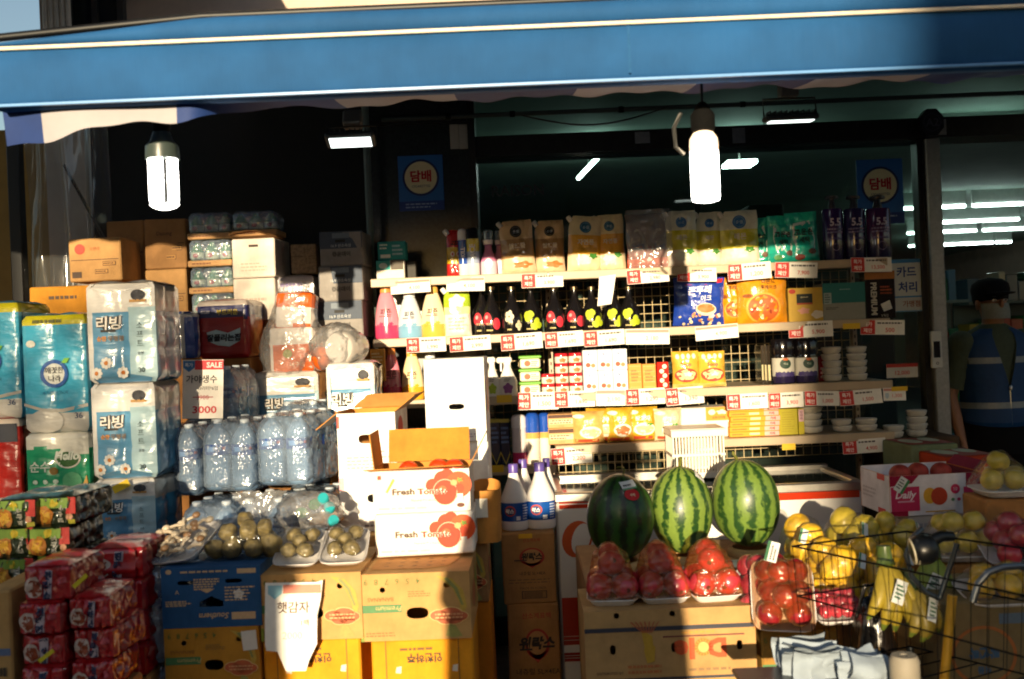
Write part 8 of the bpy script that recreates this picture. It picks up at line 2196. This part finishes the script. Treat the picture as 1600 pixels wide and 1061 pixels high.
# grip with white band, and the curved chrome handle
g1 = P(1438, 862, 2.5)
mb = MB(); mb.tube([L(P(1468, 935, 2.5)), L(P(1446, 925, 2.5)), L(P(1424, 900, 2.5)), L(P(1416, 868, 2.5)), L(P(1424, 842, 2.5)), L(P(1440, 826, 2.52))], .007, K('#50565c', 'metal'), seg=10); mb.tube([L(P(1468, 935, 2.5)), L(Vector((P(1468, 935, 2.5).x + .05, 2.5, zrim)))], .007, K('#50565c', 'metal'), seg=10); mb.build('handle_tube', ct, smooth=70)
mb = MB(); mb.lathe([(.022, 0), (.033, .004), (.037, .02), (.037, .04), (.030, .055), (.016, .062)], K('#0c0d0e', 'plastic'), seg=24, o=(0, 0, 0)); o = mb.build('grip', ct, smooth=60, loc=L(P(1424, 862, 2.46)), rot=(R(8), R(80), R(0)))
mb = MB(); mb.lathe([(.0225, -.012), (.031, -.012), (.034, -.002), (.030, .003)], K('#c8bca0', 'plastic'), seg=24); mb.build('grip_band', ct, smooth=60, loc=L(P(1432, 861, 2.458)), rot=(R(8), R(80), 0))
mb = MB(); mb.tube([L(P(1452, 848, 2.47)), L(P(1470, 838, 2.47)), L(P(1488, 838, 2.48))], .016, K('#0c0d0e', 'plastic'), seg=12, r1=.012); mb.build('brake_lever', ct, smooth=70)
mb = MB(); mb.tube([L(P(x, y, 2.2)) for x, y in ((1520, 940), (1528, 912), (1544, 894), (1566, 886), (1592, 884), (1630, 888))], .008, K('#74797e', 'metal'), seg=12); mb.build('chrome_handle', ct, smooth=70)
# crumpled striped paper bundle in the cart
p, w, h = PB(1232, 1005, 1330, 1085, 2.30)
def sheets(w, h, n, seed):
    rg = random.Random(seed); mb = MB()
    for i in range(n):
        W, Hh, th, tl, b = w * rg.uniform(.7, 1.0), h * rg.uniform(.75, 1.0), rg.uniform(-.5, .5), rg.uniform(-.25, .35), rg.uniform(-.04, .04)
        fx = rg.uniform(.3, .7)
        def f(u, v):
            x, z = (u - .5) * W, v * Hh
            y = .012 * i + b * math.sin(PI * v) + .05 * abs(u - fx) + .012 * N(u * 3 + i, v * 3, seed) + tl * z
            return (x * math.cos(th * .5) - z * math.sin(th) * .5, y, max(0, z * math.cos(th * .6) + x * math.sin(th) * .6 + .02))
        mb.grid(f, 12, 12, PAP)
    return mb
PAP = mat('shade_toned_paper', hx('#8e9aa6'), rough=.8, var=.08, scale=12, bump=.5, bscale=18)  # white paper toned down to blue-grey for the shade over it
mb = sheets(w, h * .66, 9, 3); single(mb, 'paper_bundle', 'bundle of folded white paper sheets inside the cart, left one', 'paper', p, smooth=40)
p, w, h = PB(1318, 1018, 1400, 1085, 2.26)
mb = sheets(w, h * .62, 8, 8); single(mb, 'paper_bundle', 'bundle of folded white paper sheets in the cart, right one beside the cream roll', 'paper', p, smooth=40)
p, w, h = PB(1398, 1030, 1446, 1085, 2.2)
mb = MB(); mb.lathe([(w * .4, 0), (w * .48, .008), (w * .48, h * .85), (w * .4, h), (w * .14, h), (w * .12, h * .96)], K('#8f8676', 'paper'), seg=24, o=(0, .03, 0)); single(mb, 'paper_roll', 'cream paper roll standing in the cart', 'roll', p, smooth=60)
mb = MB(); mb.box(-.26, .16, -.1, .13, 0, .012, K('#3a3c3e', 'plastic'), .004); single(mb, 'cart_tray', 'dark tray lying on the bottom of the cart basket', 'tray', (P(1330, 1000, 2.26).x + .02, 2.30, p.z - .0145))

# ------------------------------------------------------------------ people
SKN = mat('skin', hx('#94694f'), rough=.55, var=.08, scale=30)
def skin_body(verts, edges, radii, name, m, parent, sub=2):
    me = bpy.data.meshes.new(name); me.from_pydata([Vector(v) for v in verts], edges, [])
    o = bpy.data.objects.new(name, me); COL.objects.link(o)
    sk = o.modifiers.new('skin', 'SKIN'); sk.use_smooth_shade = True
    sv = me.skin_vertices[0].data
    for i, r in enumerate(radii):
        sv[i].radius = r if isinstance(r, tuple) else (r, r)
        sv[i].use_root = (i == 0)
    ss = o.modifiers.new('sub', 'SUBSURF'); ss.levels = sub; ss.render_levels = sub
    dg = bpy.context.evaluated_depsgraph_get()
    me2 = bpy.data.meshes.new_from_object(o.evaluated_get(dg)); me2.name = name
    bpy.data.objects.remove(o); bpy.data.meshes.remove(me)
    me2.materials.clear(); me2.materials.append(m)
    for p_ in me2.polygons: p_.use_smooth = True; p_.material_index = 0
    o = bpy.data.objects.new(name, me2); COL.objects.link(o)
    if parent: o.parent = parent
    return o
def figure(t, H, arms, lean=(0, 0), head_off=(0, 0), turn=0.0):
    """one continuous body: pelvis root, spine, neck, head with jaw and nose, arms with palm and five fingers, legs with feet; faces -y"""
    k = H / 1.7
    V, E_, Rr = [], [], []
    def add(p, r, par=None):
        V.append((p[0] * k, p[1] * k, p[2] * k)); Rr.append(tuple(x * k for x in r) if isinstance(r, tuple) else r * k)
        if par is not None: E_.append((par, len(V) - 1))
        return len(V) - 1
    lx, ly = lean; hx_, hy_ = head_off
    pel = add((0, 0, .93), (.145, .11)); ab = add((lx * .3, ly * .3, 1.08), (.13, .10), pel); ch = add((lx * .7, ly * .7, 1.27), (.155, .115), ab); sh = add((lx, ly, 1.40), (.12, .085), ch)
    nk = add((lx + hx_ * .4, ly + hy_ * .4, 1.475), .052, sh); jw = add((lx + hx_ * .8, ly - .018 + hy_ * .8, 1.53), (.062, .075), nk); hd = add((lx + hx_, ly + hy_, 1.605), (.076, .094), jw); add((lx + hx_, ly + .006 + hy_, 1.668), (.06, .07), hd)
    for s in (-1, 1):
        S0, El, Wr, Pm, fd = [Vector(q) for q in arms[s]]
        a = add(S0, .062, sh); m1 = add(S0.lerp(El, .5), .05, a); e = add(El, .041, m1); f1 = add(El.lerp(Wr, .45), .039, e); w_ = add(Wr, .026, f1); pm = add(Pm, (.036, .017), w_)
        hp = add((s * .095, .0, .86), (.095, .1), pel); kn = add((s * .105, -.012, .49), .06, hp); cf = add((s * .11, .012, .34), .056, kn); an = add((s * .11, .02, .085), .038, cf); ft = add((s * .13, -.09, .035), (.042, .03), an); add((s * .14, -.16, .028), (.038, .022), ft)
    body = skin_body(V, E_, Rr, 'body', SKN, t)
    # fingers: separate chains, joined into the same body mesh
    bm = bmesh.new(); bm.from_mesh(body.data)
    for s in (-1, 1):
        S0, El, Wr, Pm, fd = [Vector(q) for q in arms[s]]
        d = (Pm - Wr).normalized(); fd = fd.normalized(); sd = d.cross(fd).normalized()
        for q in range(5):
            if q < 4:
                o_ = Pm + sd * (-.027 + .018 * q) + d * .01; Lf = (.062, .074, .08, .07)[q]; di = d; rr = .0088
            else:
                o_ = Wr.lerp(Pm, .45) + sd * .03; Lf = .055; di = (d * .55 + sd * .8).normalized(); rr = .0095
            pts = [o_, o_ + di * Lf * .45 + fd * .006, o_ + di * Lf * .78 + fd * .022, o_ + di * Lf * .9 + fd * .04]
            fo = skin_body([p_ * k for p_ in pts], [(0, 1), (1, 2), (2, 3)], [rr * k, rr * k, rr * .92 * k, rr * .75 * k], 'finger', SKN, None, 1)
            bm.from_mesh(fo.data); bpy.data.objects.remove(fo)
    # nose, ears
    hc = Vector((lx + hx_, ly + hy_, 1.60)) * k
    tmp = MB(); tmp.ball((hc.x, hc.y - .098 * k, hc.z - .008 * k), .013 * k, .018 * k, .024 * k, SKN, seg=10, rings=8)
    for s in (-1, 1): tmp.ball((hc.x + s * .077 * k, hc.y + .006 * k, hc.z - .006 * k), .009 * k, .02 * k, .031 * k, SKN, seg=10, rings=8)
    e_ = tmp.build('face', None); bm.from_mesh(e_.data); bpy.data.objects.remove(e_)
    bm.to_mesh(body.data); bm.free()
    for p_ in body.data.polygons: p_.use_smooth = True
    mb = MB()
    for s in (-1, 1):
        mb.ball((hc.x + s * .031 * k, hc.y - .083 * k, hc.z + .012 * k), .013 * k, .008 * k, .008 * k, K('#d8d0c8', 'gloss'), seg=12, rings=8); mb.ball((hc.x + s * .031 * k, hc.y - .0895 * k, hc.z + .012 * k), .0055 * k, .004 * k, .0058 * k, K('#1a120e', 'gloss'), seg=10, rings=6)
        mb.rect2(hc.x + s * .031 * k - .017 * k, hc.z + .03 * k, hc.x + s * .031 * k + .017 * k, hc.z + .035 * k, lambda a, b, e=0.0: Vector((a, hc.y - .091 * k - e, b)), K('#1a1310', 'ink'), 0)
    mb.build('eye', t, smooth=80).name = 'eyes'
    return k, hc
def loft(mb, secs, m, seg=28, mf=None):
    """elliptical sections (cx, cy, z, rx, ry)"""
    vs = [(c[0] + c[3] * math.cos(2 * PI * i / seg), c[1] + c[4] * math.sin(2 * PI * i / seg), c[2]) for c in secs for i in range(seg)]
    fs, ml = [], []
    for j in range(len(secs) - 1):
        for i in range(seg):
            fs.append((j * seg + i, j * seg + (i + 1) % seg, (j + 1) * seg + (i + 1) % seg, (j + 1) * seg + i)); ml.append(mf(j, (i + .5) / seg) if mf else m)
    return mb.add(vs, fs, ml)
def sleeve(mb, a, b, r0, r1, m, seg=14, n=6):
    a, b = Vector(a), Vector(b)
    mb.tube([a.lerp(b, i / n) + Vector((.003 * N(i, 1), .003 * N(i, 5), 0)) for i in range(n + 1)], r0, m, seg=seg, r1=r1)
def trousers(t, k, m):
    mb = MB()
    loft(mb, [(0, 0, 1.03 * k, .178 * k, .142 * k), (0, 0, .93 * k, .192 * k, .152 * k), (0, 0, .85 * k, .20 * k, .15 * k), (0, 0, .78 * k, .19 * k, .13 * k)], m)
    for s in (-1, 1):
        mb.tube([(s * .088 * k, 0, .87 * k), (s * .10 * k, -.005 * k, .66 * k), (s * .108 * k, -.012 * k, .49 * k), (s * .112 * k, .008 * k, .3 * k), (s * .113 * k, .012 * k, .10 * k)], .102 * k, m, seg=16, r1=.062 * k)
    mb.build('trousers', t, smooth=80)
def shoes(t, k, m):
    for s in (-1, 1):
        mb = MB(); mb.ball((s * .128 * k, -.065 * k, .042 * k), .052 * k, .135 * k, .044 * k, m, seg=18, rings=10); mb.build('shoe', t, smooth=80)

# the vendor in the doorway
q = P(1552, 545, 5.25)
vd = thing('person', 'vendor in a blue reflective vest, cap and face mask standing in the dark doorway', 'person', (q.x, 5.25, .003), R(4))
arms = {-1: ((-.175, 0, 1.375), (-.245, .03, 1.10), (-.235, -.06, .87), (-.23, -.085, .79), (.6, -.6, 0)), 1: ((.175, 0, 1.375), (.245, .03, 1.10), (.235, -.05, .87), (.23, -.07, .79), (-.6, -.6, 0))}
k, hc = figure(vd, 1.63, arms)
SHT, VST, RFL = K('#4a5446', 'cloth'), mat('blue_vest', hx('#103a68'), rough=.7, var=.12, scale=20, bump=.2, bscale=40), mat('reflective_band', hx('#81898e'), rough=.4, var=.1, scale=60)
mb = MB(); loft(mb, [(0, 0, .96 * k, .172 * k, .135 * k), (0, 0, 1.1 * k, .165 * k, .125 * k), (0, 0, 1.27 * k, .183 * k, .132 * k), (0, 0, 1.37 * k, .195 * k, .122 * k), (0, 0, 1.43 * k, .16 * k, .10 * k), (0, 0, 1.465 * k, .10 * k, .08 * k), (0, 0, 1.485 * k, .068 * k, .066 * k)], SHT)
for s in (-1, 1): sleeve(mb, Vector(arms[s][0]) * k, Vector(arms[s][0]).lerp(Vector(arms[s][1]), .85) * k, .078 * k, .066 * k, SHT)
for s in (-1, 1): mb.ball((s * .178 * k, 0, 1.372 * k), .082 * k, .08 * k, .082 * k, SHT, seg=16, rings=10)
mb.build('shirt', vd, smooth=80)
key = ((.93, .200, .158), (.99, .198, .158), (1.05, .190, .152), (1.14, .190, .148), (1.22, .198, .150), (1.30, .203, .148), (1.37, .202, .130), (1.43, .165, .105), (1.46, .11, .085))
secs = []
for i in range(49):
    z = .93 + .53 * i / 48
    for (z0, a0, b0_), (z1, a1, b1_) in zip(key, key[1:]):
        if z0 <= z <= z1 + 1e-6: q = (z - z0) / (z1 - z0); rx, ry = a0 + (a1 - a0) * q, b0_ + (b1_ - b0_) * q; break
    secs.append((.004 * N(z * 9, 2) * k, 0, z * k, (rx + .004 * N(z * 14, 7)) * k, ry * k))
NVV = K('#123a66', 'cloth')
def vm(j, u):
    a = u * 360
    if j in (9, 10, 11, 31, 32, 33): return RFL
    return NVV if j < 2 else VST
mb = MB(); seg = 72
vs = []
for j, c in enumerate(secs):
    op = max(.002, (c[2] / k - 1.13) * 1.25)
    for i in range(seg + 1):
        a = -PI / 2 + op + (2 * PI - 2 * op) * i / seg
        vs.append((c[0] + c[3] * math.cos(a), c[1] + c[4] * math.sin(a), c[2] + .03 * k * (1 - abs(math.sin(a))) * max(0, 1 - j / 4)))
fs, ml = [], []
for j in range(len(secs) - 1):
    op = max(.002, (secs[j][2] / k - 1.13) * 1.25)
    for i in range(seg):
        a = math.degrees(-PI / 2 + op + (2 * PI - 2 * op) * (i + .5) / seg) % 360
        if (min(a, 360 - a) < 26 or abs(a - 180) < 26) and secs[j][2] / k > 1.24: continue
        q = j * (seg + 1) + i
        fs.append((q, q + 1, q + seg + 2, q + seg + 1)); ml.append(vm(j, a / 360))
mb.add(vs, fs, ml); mb.build('vest', vd, smooth=80)
mb = MB(); mb.tube([(0, -.152 * k, .94 * k), (0, -.147 * k, 1.15 * k)], .004, K('#8a9096', 'metal'), seg=6); mb.ball((0, -.156 * k, 1.14 * k), .009, .006, .014, K('#c8c8c8', 'metal'), seg=10, rings=6); mb.build('zip', vd)
trousers(vd, k, K('#0c0c10', 'cloth')); shoes(vd, k, K('#101012', 'plastic'))
mb = MB()
mb.grid(lambda u, v: (hc.x + .079 * k * math.sin((u - .5) * 2.7), hc.y + .0 * k - (.108 - .02 * v + .012 * math.sin(PI * v)) * k * math.cos((u - .5) * 2.5), hc.z - .088 * k + .085 * k * v), 18, 10, K('#8d9188', 'cloth')); mb.build('face_mask', vd, smooth=80)
mb = MB(); mb.ball((hc.x, hc.y + .012 * k, hc.z + .035 * k), .088 * k, .107 * k, .085 * k, K('#0c0a0a', 'cloth'), seg=26, rings=16, fn=lambda d: 1.0 if d.z > -.25 or d.y > .1 else .80); mb.build('hair', vd, smooth=80)
mb = MB(); mb.lathe([(.094 * k, .0), (.097 * k, .03 * k), (.09 * k, .06 * k), (.06 * k, .085 * k), (.01, .095 * k)], K('#101014', 'cloth'), seg=26, sy=1.12, o=(hc.x, hc.y + .008 * k, hc.z + .045 * k)); mb.ball((hc.x, hc.y - .105 * k, hc.z + .05 * k), .075 * k, .065 * k, .008 * k, K('#101014', 'cloth'), seg=18, rings=8); mb.build('cap', vd, smooth=80)

# the photographer behind the camera, whose shadow falls on the goods
ph = thing('person', 'photographer in an added wide dark poncho and hat holding a small camera', 'person', (-.26, -.30, -.149), PI)
arms2 = {-1: ((-.18, 0, 1.40), (-.26, -.13, 1.30), (-.20, -.20, 1.52), (-.17, -.21, 1.575), (1, 0, .2)), 1: ((.18, 0, 1.40), (.26, -.12, 1.27), (.20, -.2, 1.50), (.17, -.21, 1.56), (-1, 0, .2))}
k, hc = figure(ph, 1.74, arms2, head_off=(-.13, -.01))
COAT = K('#1f2328', 'cloth')
mb = MB(); loft(mb, [(0, 0, .70 * k, .34 * k, .24 * k), (0, 0, .98 * k, .335 * k, .22 * k), (0, 0, 1.2 * k, .325 * k, .19 * k), (0, 0, 1.33 * k, .305 * k, .16 * k), (0, 0, 1.395 * k, .26 * k, .13 * k), (-.02, 0, 1.45 * k, .17 * k, .09 * k), (-.05, 0, 1.50 * k, .075 * k, .07 * k)], COAT)
for s in (-1, 1):
    a, b, c, _, _ = [Vector(v) * k for v in arms2[s]]
    mb.tube([a, a.lerp(b, .5), b, b.lerp(c, .5), c], .085 * k, COAT, seg=14, r1=.045 * k)
mb.build('poncho', ph, smooth=80)  # wide poncho added to make the cast shadow solid
trousers(ph, k, K('#22242c', 'cloth')); shoes(ph, k, K('#181412', 'plastic'))
mb = MB(); mb.ball((hc.x, hc.y + .012 * k, hc.z + .03 * k), .088 * k, .107 * k, .09 * k, K('#14100e', 'cloth'), seg=26, rings=16, fn=lambda d: 1.0 if d.z > -.25 or d.y > .1 else .80); mb.build('hair', ph, smooth=80)
mb = MB(); mb.lathe([(.17 * k, .0), (.17 * k, .006), (.10 * k, .014), (.096 * k, .06 * k), (.08 * k, .10 * k), (.02, .11 * k)], K('#2c2a26', 'cloth'), seg=30, sy=1.08, o=(hc.x, hc.y, hc.z + .04 * k)); mb.build('hat', ph, smooth=60)
mb = MB(); mb.box(-.06, .06, -.02, .02, -.035, .035, K('#141414', 'plastic'), .006); mb.lathe([(.025, -.02), (.025, .03), (.02, .034)], K('#101010', 'metal'), seg=20, o=(0, 0, 0)) if False else None
single(mb, 'film_camera', 'small black compact camera held at the photographer\'s eye', 'camera', (-.10, -.13, ZC + .0), smooth=0)
